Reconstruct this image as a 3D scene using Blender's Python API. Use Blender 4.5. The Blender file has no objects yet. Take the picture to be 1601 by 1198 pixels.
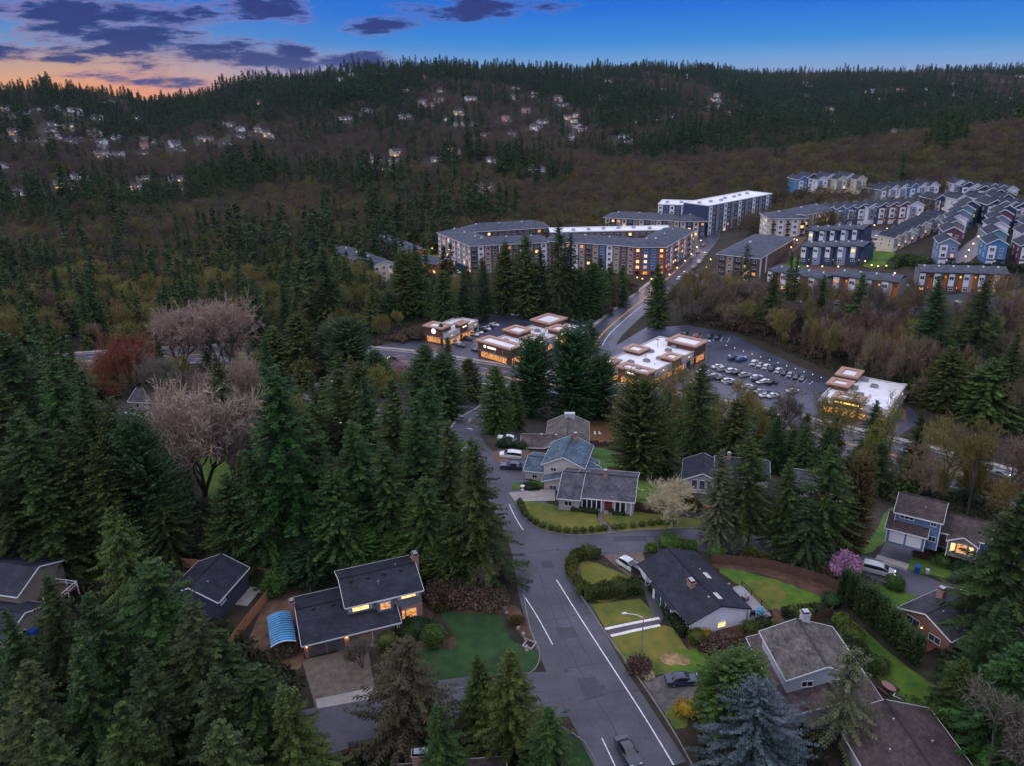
import bpy, bmesh, math, random
import numpy as np
from mathutils import Vector, Matrix
R_ = math.radians
SC = bpy.context.scene
COL = SC.collection

# ------------------------------------------------------------------ camera
FPX = 1240.0                                   # focal length in pixels of the 1601 px wide photograph
PIT = math.atan(489 / FPX); ROLL = R_(1.2); CAMH = 77.0
_c, _s = math.cos(PIT), math.sin(PIT)
FW = np.array([0, _c, -_s]); _r0 = np.array([1.0, 0, 0]); _u0 = np.array([0, _s, _c])
RT = math.cos(ROLL) * _r0 - math.sin(ROLL) * _u0
UP = math.sin(ROLL) * _r0 + math.cos(ROLL) * _u0
CAMP = np.array([0, 0, CAMH])
cd = bpy.data.cameras.new('camera'); cam = bpy.data.objects.new('camera', cd); COL.objects.link(cam)
cd.sensor_width = 36; cd.lens = 36 * FPX / 1601; cd.clip_start = 1; cd.clip_end = 20000
m = Matrix.Identity(4)
for i in range(3):
    m[i][0] = RT[i]; m[i][1] = UP[i]; m[i][2] = -FW[i]; m[i][3] = CAMP[i]
cam.matrix_world = m
SC.camera = cam

# ------------------------------------------------------------------ world, sun, exposure
EXPO = 0.3
SUN_AZ = R_(-110)                              # azimuth of the soft daylight from +Y, negative is left of the view
SUN_EL = R_(38)
w = bpy.data.worlds.new('World'); SC.world = w; w.use_nodes = True
nt = w.node_tree; N = nt.nodes; L = nt.links
for n in list(N): N.remove(n)
def wn(t, **k):
    n = N.new(t)
    for a, b in k.items(): setattr(n, a, b)
    return n
def wmath(op, a, b=None, c=None, clamp=False):
    n = wn('ShaderNodeMath', operation=op); n.use_clamp = clamp
    for i, v in enumerate((a, b, c)):
        if v is None: continue
        if isinstance(v, (int, float)): n.inputs[i].default_value = v
        else: L.new(v, n.inputs[i])
    return n.outputs[0]
def wmix(f, a, b):
    n = wn('ShaderNodeMix', data_type='RGBA')
    for i, v in ((0, f), (6, a), (7, b)):
        if isinstance(v, (int, float)): n.inputs[i].default_value = v
        elif isinstance(v, tuple): n.inputs[i].default_value = (*v, 1)
        else: L.new(v, n.inputs[i])
    return n.outputs[2]
sky = wn('ShaderNodeTexSky', sky_type='NISHITA'); sky.sun_disc = False
sky.sun_elevation = SUN_EL; sky.sun_rotation = SUN_AZ; sky.altitude = 100
sky.air_density = 1.0; sky.dust_density = 1.2; sky.ozone_density = 3.0
tc = wn('ShaderNodeTexCoord'); sx = wn('ShaderNodeSeparateXYZ'); L.new(tc.outputs['Generated'], sx.inputs[0])
azi = wmath('ARCTAN2', sx.outputs[0], sx.outputs[1]); ele = wmath('ARCSINE', sx.outputs[2])
hs = wn('ShaderNodeHueSaturation'); hs.inputs['Saturation'].default_value = 1.2; L.new(sky.outputs[0], hs.inputs['Color'])
def lin(c): return tuple((v / 255 / 12.92 if v <= 10 else ((v / 255 + .055) / 1.055) ** 2.4) for v in c)
def eramp(stops):
    """air colour by elevation in degrees"""
    n = wn('ShaderNodeValToRGB'); r = n.color_ramp; lo, hi_ = -4.0, 12.0
    while len(r.elements) < len(stops): r.elements.new(.5)
    for e, (d, c) in zip(r.elements, stops): e.position = (d - lo) / (hi_ - lo); e.color = (*lin(c), 1)
    mr = wn('ShaderNodeMapRange'); mr.inputs[1].default_value = R_(lo); mr.inputs[2].default_value = R_(hi_); L.new(ele, mr.inputs[0]); L.new(mr.outputs[0], n.inputs[0]); return n.outputs[0]
air_b = eramp([(-3, (150, 165, 200)), (-.5, (140, 162, 204)), (.5, (100, 155, 212)), (1.6, (45, 135, 214)), (3.6, (2, 106, 214)), (8, (10, 92, 196)), (12, (40, 92, 180))])
air_w = eramp([(-3, (255, 138, 38)), (-1.0, (252, 148, 60)), (.1, (228, 160, 104)), (1.1, (188, 160, 145)), (2.0, (100, 144, 196)), (4.5, (45, 115, 200)), (9, (20, 92, 190))])
gz = wmath('DIVIDE', wmath('SUBTRACT', azi, R_(-29)), R_(15)); gz = wmath('POWER', 2.718, wmath('MULTIPLY', wmath('MULTIPLY', gz, gz), -1.0))
air = wmix(gz, air_b, air_w)
vm_ = wn('ShaderNodeVectorMath', operation='SCALE'); L.new(air, vm_.inputs[0]); vm_.inputs['Scale'].default_value = 8.3
base = wmix(0.95, hs.outputs[0], vm_.outputs[0])
# clouds: a bank of streaky clouds in the sunset quarter, thin lavender deck overhead
mp = wn('ShaderNodeMapping'); mp.inputs['Scale'].default_value = (7, 7, 34); L.new(tc.outputs['Generated'], mp.inputs[0])
nz = wn('ShaderNodeTexNoise'); nz.inputs['Scale'].default_value = 2.1; nz.inputs['Detail'].default_value = 10; nz.inputs['Roughness'].default_value = 0.66
L.new(mp.outputs[0], nz.inputs['Vector'])
mp2 = wn('ShaderNodeMapping'); mp2.inputs['Scale'].default_value = (2.2, 2.2, 9); mp2.inputs['Location'].default_value = (3.1, 1.7, .4); L.new(tc.outputs['Generated'], mp2.inputs[0])
nz2 = wn('ShaderNodeTexNoise'); nz2.inputs['Scale'].default_value = 1.5; nz2.inputs['Detail'].default_value = 5
L.new(mp2.outputs[0], nz2.inputs['Vector'])
def px_ae(px, py):
    d = FW + (px - 800.5) / FPX * RT - (py - 599) / FPX * UP
    return math.atan2(d[0], d[1]), math.atan2(d[2], math.hypot(d[0], d[1]))
field = None
for (x0, y0, x1, y1, th) in [(30, 36, 330, 82, 26), (230, 66, 520, 112, 20), (-60, 8, 330, 12, 22), (330, 0, 470, 20, 16), (120, 122, 320, 131, 8),
                             (415, 80, 505, 84, 10), (500, 94, 600, 96, 13), (545, 42, 650, 36, 9), (640, 14, 860, 10, 13), (-100, 78, 60, 80, 12), (60, 88, 150, 92, 6)]:
    a0, e0 = px_ae(x0, y0); a1, e1 = px_ae(x1, y1)
    k = (e1 - e0) / (a1 - a0); ac, ec = (a0 + a1) / 2, (e0 + e1) / 2
    ra = abs(a1 - a0) / 2 * 1.35; re = th / FPX * 1.35
    da = wmath('SUBTRACT', azi, ac)
    de = wmath('SUBTRACT', wmath('SUBTRACT', ele, ec), wmath('MULTIPLY', da, k))
    q = wmath('ADD', wmath('POWER', wmath('ABSOLUTE', wmath('DIVIDE', da, ra)), 2.0), wmath('POWER', wmath('ABSOLUTE', wmath('DIVIDE', de, re)), 2.0))
    b = wmath('SUBTRACT', 1.0, wmath('SQRT', q))
    b = wmath('MAXIMUM', b, -1.2)
    field = b if field is None else wmath('MAXIMUM', field, b)
dens = wmath('ADD', field, wmath('MULTIPLY', wmath('SUBTRACT', nz.outputs[0], 0.5), 3.8))
cr = wn('ShaderNodeMapRange'); cr.inputs[1].default_value = .0; cr.inputs[2].default_value = 0.7; L.new(dens, cr.inputs[0])
dark = wn('ShaderNodeMapRange'); dark.inputs[1].default_value = 0.05; dark.inputs[2].default_value = 0.55; L.new(dens, dark.inputs[0])
warm = wn('ShaderNodeMapRange'); warm.inputs[1].default_value = -0.05; warm.inputs[2].default_value = -0.5; L.new(azi, warm.inputs[0])
thin = wmix(warm.outputs[0], (1.6, 1.9, 4.2), (5.4, 2.0, 2.1))
ccol = wmix(dark.outputs[0], thin, (0.26, 0.36, 1.5))
allc = wmix(wmath('MULTIPLY', cr.outputs[0], 0.95), base, ccol)
# higher up, outside the frame, an even pale deck of cloud closes the sky
dk_ = wn('ShaderNodeMapRange', interpolation_type='SMOOTHSTEP'); dk_.inputs[1].default_value = R_(7); dk_.inputs[2].default_value = R_(22); L.new(ele, dk_.inputs[0])
allc = wmix(dk_.outputs[0], allc, wmix(nz2.outputs[0], (8.2, 8.5, 11.6), (10.0, 10.3, 13.6)))
bg = wn('ShaderNodeBackground'); bg.inputs['Strength'].default_value = 0.1; L.new(allc, bg.inputs[0])
wo = wn('ShaderNodeOutputWorld'); L.new(bg.outputs[0], wo.inputs[0])
sd = bpy.data.lights.new('sun', 'SUN'); sun = bpy.data.objects.new('sun', sd); COL.objects.link(sun)
sd.energy = 0.6; sd.angle = R_(35); sd.color = (1.0, 0.96, 0.92)
_el = SUN_EL
_dir = Vector((math.sin(SUN_AZ) * math.cos(_el), math.cos(SUN_AZ) * math.cos(_el), math.sin(_el)))
sun.rotation_euler = _dir.to_track_quat('Z', 'Y').to_euler(); sun.location = (0, 0, 300)
vs = SC.view_settings; vs.view_transform = 'Standard'; vs.look = 'None'; vs.exposure = EXPO; vs.gamma = 1; vs.use_curve_mapping = False
SC.cycles.use_denoising = True
SC.cycles.max_bounces = 5; SC.cycles.diffuse_bounces = 3; SC.cycles.glossy_bounces = 3; SC.cycles.transmission_bounces = 3; SC.cycles.volume_bounces = 1
SC.cycles.caustics_reflective = False; SC.cycles.caustics_refractive = False
SC.cycles.sample_clamp_indirect = 4
# ------------------------------------------------------------------ terrain function and pixel helpers
def sm(a, b, x):
    t = np.clip((np.asarray(x, float) - a) / (b - a), 0, 1); return t * t * (3 - 2 * t)
def pray(px, py): return FW + (px - 800.5) / FPX * RT - (py - 599) / FPX * UP
# skyline of the far hills: photograph column, row of the tree tops, distance of the crest
_SKY = [(-500, 128, 1500), (0, 130, 1500), (120, 128, 1500), (232, 151, 1900), (300, 142, 1700), (400, 116, 1650), (500, 107, 1650), (570, 98, 1650), (700, 97, 1700), (800, 98, 1800),
        (900, 107, 1900), (1000, 103, 2200), (1100, 106, 2300), (1180, 115, 2700), (1300, 111, 2700), (1400, 109, 2700), (1601, 109, 2700), (2100, 105, 2700)]
_az, _hc, _dc = [], [], []
for (x, y, D) in _SKY:
    d = pray(x, y); hh = math.hypot(d[0], d[1])
    _az.append(math.atan2(d[0], d[1])); _hc.append(CAMH + D * d[2] / hh - 19); _dc.append(D)
def T(x, y):
    x = np.asarray(x, float); y = np.asarray(y, float)
    d = -(np.maximum(x, -45) - 30) * .502 - (y - 251) * .865
    h = -27 + 27 * sm(12, 120, d)
    b = 27 * sm(60, 230, x) * sm(265, 330, y) * (1 - .75 * sm(400, 560, y))
    sp = (24 * sm(150, 215, x) + np.maximum(0, x - 215) * .115) * sm(430, 620, y) * (1 - sm(700, 900, y))
    h = h + np.maximum(b, sp)
    r = np.hypot(x, y); a = np.arctan2(x, np.maximum(y, 1e-3))
    hc = np.interp(a, _az, _hc); dc = np.interp(a, _az, _dc)
    r0 = 560 + 260 * sm(.1, .4, a)
    t = np.clip((r - r0) / (dc - r0), 0, 1)
    far = (hc + 27) * (t * .55 + .45 * t * t * (3 - 2 * t))
    far = far * np.where(y > 50, 1, 0) - np.maximum(0, r - dc) * .06
    far = far + sm(600, 900, r) * (5 * np.sin(x * .011 + 1.3) * np.cos(y * .009) + 3.5 * np.sin(x * .027 + y * .017))* (1 - sm(.8, 1.0, t) * .7)
    return h + np.where(r > r0, far, 0)
def Tz(x, y): return float(T(x, y))
def P(px, py, h=None):
    """photo pixel -> point on the ground (or on the level plane z = h)"""
    d = pray(px, py)
    if h is not None:
        return CAMP + d * ((h - CAMH) / d[2])
    ts = np.concatenate([np.arange(30, 700, .5), np.arange(700, 4500, 4.0)])
    X = CAMP[0] + ts * d[0]; Y = CAMP[1] + ts * d[1]; Z = CAMP[2] + ts * d[2]
    k = np.argmax(Z < T(X, Y))
    if k == 0: k = len(ts) - 1
    return np.array([X[k], Y[k], Tz(X[k], Y[k])])
def Qp(p):
    v = np.asarray(p, float) - CAMP; z = v @ FW
    return (800.5 + FPX * (v @ RT) / z, 599 - FPX * (v @ UP) / z)

# ------------------------------------------------------------------ materials
MATS = {}
def mat(name, col, rough=.75, var=.25, scale=3.0, bump=0.0, metal=0.0, spec=.35, col2=None, stripe=None, detail=4, coords='Object', rand=0.0, bscale=None):
    """procedural surface: two tones mixed by noise, optional bump, optional per-object variation"""
    if name in MATS: return MATS[name]
    m = bpy.data.materials.new(name); m.use_nodes = True; t = m.node_tree; n = t.nodes; l = t.links
    b = n['Principled BSDF']; b.inputs['Roughness'].default_value = rough; b.inputs['Metallic'].default_value = metal
    b.inputs['Specular IOR Level'].default_value = spec
    c = n.new('ShaderNodeTexCoord'); src = c.outputs['Object']
    if coords == 'World':
        g = n.new('ShaderNodeNewGeometry'); src = g.outputs['Position']
    nz = n.new('ShaderNodeTexNoise'); nz.inputs['Scale'].default_value = scale; nz.inputs['Detail'].default_value = detail; l.new(src, nz.inputs['Vector'])
    nb = n.new('ShaderNodeTexNoise'); nb.inputs['Scale'].default_value = scale * .17; nb.inputs['Detail'].default_value = 3; l.new(src, nb.inputs['Vector'])
    ad = n.new('ShaderNodeMath'); ad.operation = 'ADD'; l.new(nz.outputs[0], ad.inputs[0]); l.new(nb.outputs[0], ad.inputs[1])
    mr = n.new('ShaderNodeMapRange'); mr.inputs[1].default_value = .75; mr.inputs[2].default_value = 1.25; l.new(ad.outputs[0], mr.inputs[0])
    mx = n.new('ShaderNodeMix'); mx.data_type = 'RGBA'; l.new(mr.outputs[0], mx.inputs[0])
    if col2 is None:
        mx.inputs[6].default_value = (*[v * (1 - var) for v in col], 1); mx.inputs[7].default_value = (*[min(1, v * (1 + var)) for v in col], 1)
    else:
        mx.inputs[6].default_value = (*col, 1); mx.inputs[7].default_value = (*col2, 1)
    out = mx.outputs[2]
    if rand:
        oi = n.new('ShaderNodeObjectInfo'); r2 = n.new('ShaderNodeMapRange'); r2.inputs[3].default_value = 1 - rand; r2.inputs[4].default_value = 1 + rand; l.new(oi.outputs['Random'], r2.inputs[0])
        vm = n.new('ShaderNodeVectorMath'); vm.operation = 'SCALE'; l.new(out, vm.inputs[0]); l.new(r2.outputs[0], vm.inputs['Scale']); out = vm.outputs[0]
    hgt = nz.outputs[0]
    if stripe:                                     # (axis, period, depth): lap siding, shingle courses, boards, ribs
        ax, per, dep = stripe
        sp = n.new('ShaderNodeSeparateXYZ'); l.new(c.outputs['Object'], sp.inputs[0])
        dv = n.new('ShaderNodeMath'); dv.operation = 'DIVIDE'; l.new(sp.outputs[ax], dv.inputs[0]); dv.inputs[1].default_value = per
        fr = n.new('ShaderNodeMath'); fr.operation = 'FRACT'; l.new(dv.outputs[0], fr.inputs[0])
        gt = n.new('ShaderNodeMapRange'); gt.inputs[1].default_value = 0; gt.inputs[2].default_value = .25; gt.inputs[3].default_value = 1 - dep; gt.inputs[4].default_value = 1; l.new(fr.outputs[0], gt.inputs[0])
        vm = n.new('ShaderNodeVectorMath'); vm.operation = 'SCALE'; l.new(out, vm.inputs[0]); l.new(gt.outputs[0], vm.inputs['Scale']); out = vm.outputs[0]
    l.new(out, b.inputs['Base Color'])
    if bump:
        bp = n.new('ShaderNodeBump'); bp.inputs['Strength'].default_value = bump; bp.inputs['Distance'].default_value = .05 if bscale is None else bscale; l.new(hgt, bp.inputs['Height']); l.new(bp.outputs[0], b.inputs['Normal'])
    MATS[name] = m; return m
def shingle(name, col, var=.3):
    """asphalt shingles: staggered courses by a brick texture, grain by noise"""
    if name in MATS: return MATS[name]
    m = bpy.data.materials.new(name); m.use_nodes = True; t = m.node_tree; n = t.nodes; l = t.links
    b = n['Principled BSDF']; b.inputs['Roughness'].default_value = .8; b.inputs['Specular IOR Level'].default_value = .3
    uv = n.new('ShaderNodeUVMap'); uv.uv_map = 'roofuv'
    bt = n.new('ShaderNodeTexBrick'); bt.inputs['Scale'].default_value = 1.0; bt.inputs['Brick Width'].default_value = .5; bt.inputs['Row Height'].default_value = .3
    bt.inputs['Mortar Size'].default_value = .015; l.new(uv.outputs[0], bt.inputs['Vector'])
    bt.inputs['Color1'].default_value = (*[v * (1 - var) for v in col], 1); bt.inputs['Color2'].default_value = (*[v * (1 + var) for v in col], 1); bt.inputs['Mortar'].default_value = (*[v * .45 for v in col], 1)
    c = n.new('ShaderNodeTexCoord'); nz = n.new('ShaderNodeTexNoise'); nz.inputs['Scale'].default_value = .5; nz.inputs['Detail'].default_value = 6; l.new(c.outputs['Object'], nz.inputs['Vector'])
    mr = n.new('ShaderNodeMapRange'); mr.inputs[1].default_value = .3; mr.inputs[2].default_value = .7; mr.inputs[3].default_value = .6; mr.inputs[4].default_value = 1.4; l.new(nz.outputs[0], mr.inputs[0])
    vm = n.new('ShaderNodeVectorMath'); vm.operation = 'SCALE'; l.new(bt.outputs[0], vm.inputs[0]); l.new(mr.outputs[0], vm.inputs['Scale']); l.new(vm.outputs[0], b.inputs['Base Color'])
    MATS[name] = m; return m
def brickmat(name, c1, c2, mortar):
    if name in MATS: return MATS[name]
    m = bpy.data.materials.new(name); m.use_nodes = True; t = m.node_tree; n = t.nodes; l = t.links
    b = n['Principled BSDF']; b.inputs['Roughness'].default_value = .85
    c = n.new('ShaderNodeTexCoord'); sp = n.new('ShaderNodeSeparateXYZ'); l.new(c.outputs['Object'], sp.inputs[0])
    ad = n.new('ShaderNodeMath'); ad.operation = 'ADD'; l.new(sp.outputs[0], ad.inputs[0]); l.new(sp.outputs[1], ad.inputs[1])
    cb = n.new('ShaderNodeCombineXYZ'); l.new(ad.outputs[0], cb.inputs[0]); l.new(sp.outputs[2], cb.inputs[1])
    bt = n.new('ShaderNodeTexBrick'); bt.inputs['Scale'].default_value = 1; bt.inputs['Brick Width'].default_value = .4; bt.inputs['Row Height'].default_value = .14; bt.inputs['Mortar Size'].default_value = .012
    bt.inputs['Color1'].default_value = (*c1, 1); bt.inputs['Color2'].default_value = (*c2, 1); bt.inputs['Mortar'].default_value = (*mortar, 1); l.new(cb.outputs[0], bt.inputs['Vector'])
    l.new(bt.outputs[0], b.inputs['Base Color']); MATS[name] = m; return m
EMK = 1.0
def emit(name, col, strength, var=.0):
    """a lit window or lamp; the glow varies inside the pane as curtains and lamps would make it"""
    if name in MATS: return MATS[name]
    m = bpy.data.materials.new(name); m.use_nodes = True; t = m.node_tree; n = t.nodes; l = t.links
    b = n['Principled BSDF']; b.inputs['Base Color'].default_value = (.05, .05, .05, 1); b.inputs['Roughness'].default_value = .2
    b.inputs['Emission Color'].default_value = (*col, 1); b.inputs['Emission Strength'].default_value = strength * EMK
    if var:
        g = n.new('ShaderNodeNewGeometry'); nz = n.new('ShaderNodeTexNoise'); nz.inputs['Scale'].default_value = 2.3; nz.inputs['Detail'].default_value = 3; l.new(g.outputs['Position'], nz.inputs['Vector'])
        mr = n.new('ShaderNodeMapRange'); mr.inputs[1].default_value = .35; mr.inputs[2].default_value = .65; mr.inputs[3].default_value = strength * EMK * (1 - var); mr.inputs[4].default_value = strength * EMK * (1 + var)
        l.new(nz.outputs[0], mr.inputs[0]); l.new(mr.outputs[0], b.inputs['Emission Strength'])
    MATS[name] = m; return m
def foliage(name, dark, light, rand=.22, rough=.75):
    """leaf material: tone varies from spray to spray (mesh attribute) and from plant to plant"""
    if name in MATS: return MATS[name]
    m = bpy.data.materials.new(name); m.use_nodes = True; t = m.node_tree; n = t.nodes; l = t.links
    b = n['Principled BSDF']; b.inputs['Roughness'].default_value = rough; b.inputs['Specular IOR Level'].default_value = .2
    at = n.new('ShaderNodeAttribute'); at.attribute_name = 'tone'
    mx = n.new('ShaderNodeMix'); mx.data_type = 'RGBA'; l.new(at.outputs['Fac'], mx.inputs[0]); mx.inputs[6].default_value = (*dark, 1); mx.inputs[7].default_value = (*light, 1)
    oi = n.new('ShaderNodeObjectInfo'); r2 = n.new('ShaderNodeMapRange'); r2.inputs[3].default_value = 1 - rand; r2.inputs[4].default_value = 1 + rand; l.new(oi.outputs['Random'], r2.inputs[0])
    h = n.new('ShaderNodeHueSaturation'); l.new(mx.outputs[2], h.inputs['Color']); l.new(r2.outputs[0], h.inputs['Value'])
    r3 = n.new('ShaderNodeMath'); r3.operation = 'MULTIPLY_ADD'; l.new(oi.outputs['Random'], r3.inputs[0]); r3.inputs[1].default_value = 7.31; r3.inputs[2].default_value = .2
    r4 = n.new('ShaderNodeMath'); r4.operation = 'FRACT'; l.new(r3.outputs[0], r4.inputs[0])
    r5 = n.new('ShaderNodeMapRange'); r5.inputs[3].default_value = .5 - .03 * rand / .2; r5.inputs[4].default_value = .5 + .03 * rand / .2; l.new(r4.outputs[0], r5.inputs[0]); l.new(r5.outputs[0], h.inputs['Hue'])
    l.new(h.outputs[0], b.inputs['Base Color']); MATS[name] = m; return m

# ------------------------------------------------------------------ mesh builder and scene helpers
class MB:
    def __init__(s): s.v = []; s.f = []; s.mi = []
    def add(s, vs, fs, mi=0):
        o = len(s.v); s.v += [tuple(map(float, p)) for p in vs]; s.f += [tuple(i + o for i in f) for f in fs]; s.mi += [mi] * len(fs); return s
    def box(s, x0, x1, y0, y1, z0, z1, mi=0):
        return s.add([(x0, y0, z0), (x1, y0, z0), (x1, y1, z0), (x0, y1, z0), (x0, y0, z1), (x1, y0, z1), (x1, y1, z1), (x0, y1, z1)],
                     [(0, 3, 2, 1), (4, 5, 6, 7), (0, 1, 5, 4), (1, 2, 6, 5), (2, 3, 7, 6), (3, 0, 4, 7)], mi)
    def cbox(s, x, y, z, sx, sy, sz, mi=0): return s.box(x - sx / 2, x + sx / 2, y - sy / 2, y + sy / 2, z - sz / 2, z + sz / 2, mi)
    def prism(s, poly, z0, z1, mi=0):
        n = len(poly)
        return s.add([(p[0], p[1], z0) for p in poly] + [(p[0], p[1], z1) for p in poly],
                     [tuple(range(n - 1, -1, -1)), tuple(range(n, 2 * n))] + [(i, (i + 1) % n, n + (i + 1) % n, n + i) for i in range(n)], mi)
    def extr(s, prof, a, b, axis='x', mi=0):
        """profile in the plane normal to axis, from a to b: axis x takes (y,z), axis y takes (x,z)"""
        n = len(prof)
        f = (lambda t, p: (t, p[0], p[1])) if axis == 'x' else (lambda t, p: (p[0], t, p[1]))
        return s.add([f(a, p) for p in prof] + [f(b, p) for p in prof],
                     [tuple(range(n - 1, -1, -1)), tuple(range(n, 2 * n))] + [(i, (i + 1) % n, n + (i + 1) % n, n + i) for i in range(n)], mi)
    def bar(s, a, b, w, h=None, mi=0):
        a = Vector(a); b = Vector(b); d = (b - a).normalized(); h = h or w
        u = d.cross(Vector((0, 0, 1)))
        if u.length < .01: u = Vector((1, 0, 0))
        u.normalize(); v = d.cross(u)
        q = []
        for p in (a, b):
            for i, j in ((-1, -1), (1, -1), (1, 1), (-1, 1)): q.append(p + u * (i * w / 2) + v * (j * h / 2))
        return s.add(q, [(0, 1, 2, 3), (7, 6, 5, 4), (0, 4, 5, 1), (1, 5, 6, 2), (2, 6, 7, 3), (3, 7, 4, 0)], mi)
    def tube(s, pts, rad, n=8, mi=0, cap=True):
        pts = [Vector(p) for p in pts]
        rads = rad if isinstance(rad, (list, tuple)) else [rad] * len(pts)
        o = len(s.v); vs = []; fs = []
        for i, p in enumerate(pts):
            d = (pts[min(i + 1, len(pts) - 1)] - pts[max(i - 1, 0)]).normalized()
            u = d.cross(Vector((0, 0, 1)));  u = Vector((1, 0, 0)) if u.length < .05 else u.normalized()
            v = d.cross(u)
            for k in range(n): a = 2 * math.pi * k / n; vs.append(p + (u * math.cos(a) + v * math.sin(a)) * rads[i])
        for i in range(len(pts) - 1):
            for k in range(n): fs.append((i * n + k, i * n + (k + 1) % n, (i + 1) * n + (k + 1) % n, (i + 1) * n + k))
        if cap: fs.append(tuple(range(n - 1, -1, -1))); fs.append(tuple(range((len(pts) - 1) * n, len(pts) * n)))
        return s.add(vs, fs, mi)
    def mesh(s, name, mats, smooth=False):
        me = bpy.data.meshes.new(name); me.from_pydata(s.v, [], s.f)
        for m in (mats if isinstance(mats, (list, tuple)) else [mats]): me.materials.append(m)
        if any(s.mi): me.polygons.foreach_set('material_index', s.mi)
        if smooth: me.polygons.foreach_set('use_smooth', [True] * len(me.polygons))
        bm = bmesh.new(); bm.from_mesh(me); bmesh.ops.recalc_face_normals(bm, faces=bm.faces); bm.to_mesh(me); bm.free()
        me.update(); return me
    def build(s, name, mats, parent=None, smooth=False, **k):
        return mkobj(name, s.mesh(name, mats, smooth), parent, **k)
KIDS = {}
def mkobj(name, me, parent=None, loc=None, rot=None, scale=None):
    o = bpy.data.objects.new(name, me); COL.objects.link(o)
    if parent is not None: o.parent = parent; KIDS.setdefault(parent.name, []).append(o)
    if loc is not None: o.location = loc
    if rot is not None: o.rotation_euler = rot if not isinstance(rot, (int, float)) else (0, 0, rot)
    if scale is not None: o.scale = scale if not isinstance(scale, (int, float)) else (scale,) * 3
    return o
def tag(o, label, cat, group=None):
    o['label'] = label; o['category'] = cat
    if group: o['group'] = group
    return o
def thing(name, label, cat, loc=(0, 0, 0), rz=0, group=None):
    return tag(mkobj(name, None, None, tuple(map(float, loc)), rz), label, cat, group)
def struct(o, kind='structure'): o['kind'] = kind; return o
def copy_tree(o, parent=None):
    c = o.copy(); COL.objects.link(c)
    if parent is not None: c.parent = parent; KIDS.setdefault(parent.name, []).append(c)
    for ch in list(KIDS.get(o.name, [])): copy_tree(ch, c)
    return c
def frame(a, b, za=None):
    """local frame of a building from two photo pixels on the ground line of its front wall"""
    A = P(*a) if za is None else P(a[0], a[1], za); B = P(*b) if za is None else P(b[0], b[1], za)
    d = B - A
    return A, math.atan2(d[1], d[0]), math.hypot(d[0], d[1])
def uvroof(me):
    """roof UVs in metres: u along the eave, v up the slope"""
    uv = me.uv_layers.new(name='roofuv')
    for p in me.polygons:
        n = p.normal
        u = Vector((0, 0, 1)).cross(n)
        u = Vector((1, 0, 0)) if u.length < .02 else u.normalized()
        v = n.cross(u)
        for li in p.loop_indices:
            co = me.vertices[me.loops[li].vertex_index].co; uv.data[li].uv = (co.dot(u), co.dot(v))
# ------------------------------------------------------------------ ground
def nonuni(lo, hi, a, b, step, grow=1.06, mx=70):
    out = list(np.arange(a, b + .01, step)); s = step; x = b
    while x < hi: s = min(s * grow, mx); x += s; out.append(x)
    s = step; x = a
    while x > lo: s = min(s * grow, mx); x -= s; out.insert(0, x)
    return np.array(out)
gx = nonuni(-3800, 4200, -130, 260, 4); gy = nonuni(-120, 6500, 40, 430, 4)
GX, GY = np.meshgrid(gx, gy); GZ = T(GX, GY)
gv = np.stack([GX.ravel(), GY.ravel(), GZ.ravel()], 1); nx, ny = len(gx), len(gy)
ii = (np.arange(ny - 1)[:, None] * nx + np.arange(nx - 1)[None, :]).ravel()
gf = np.stack([ii, ii + 1, ii + nx + 1, ii + nx], 1)
def npmesh(name, v, f, mats, smooth=False, tone=None):
    me = bpy.data.meshes.new(name); k = f.shape[1]
    me.vertices.add(len(v)); me.vertices.foreach_set('co', np.ascontiguousarray(v, np.float32).ravel())
    me.loops.add(f.size); me.loops.foreach_set('vertex_index', np.ascontiguousarray(f, np.int32).ravel())
    me.polygons.add(len(f)); me.polygons.foreach_set('loop_start', np.arange(0, f.size, k, dtype=np.int32))
    me.update(calc_edges=True)
    if smooth: me.polygons.foreach_set('use_smooth', np.ones(len(f), bool))
    if tone is not None:
        a = me.attributes.new('tone', 'FLOAT', 'FACE'); a.data.foreach_set('value', np.ascontiguousarray(tone, np.float32))
    for m in mats: me.materials.append(m)
    return me
M_floor = mat('forest_floor', (.011, .012, .006), .95, scale=.35, col2=(.042, .029, .018), bump=.6, coords='World', detail=6, bscale=.4)
struct(mkobj('ground', npmesh('ground', gv, gf, [M_floor], True)))

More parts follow.
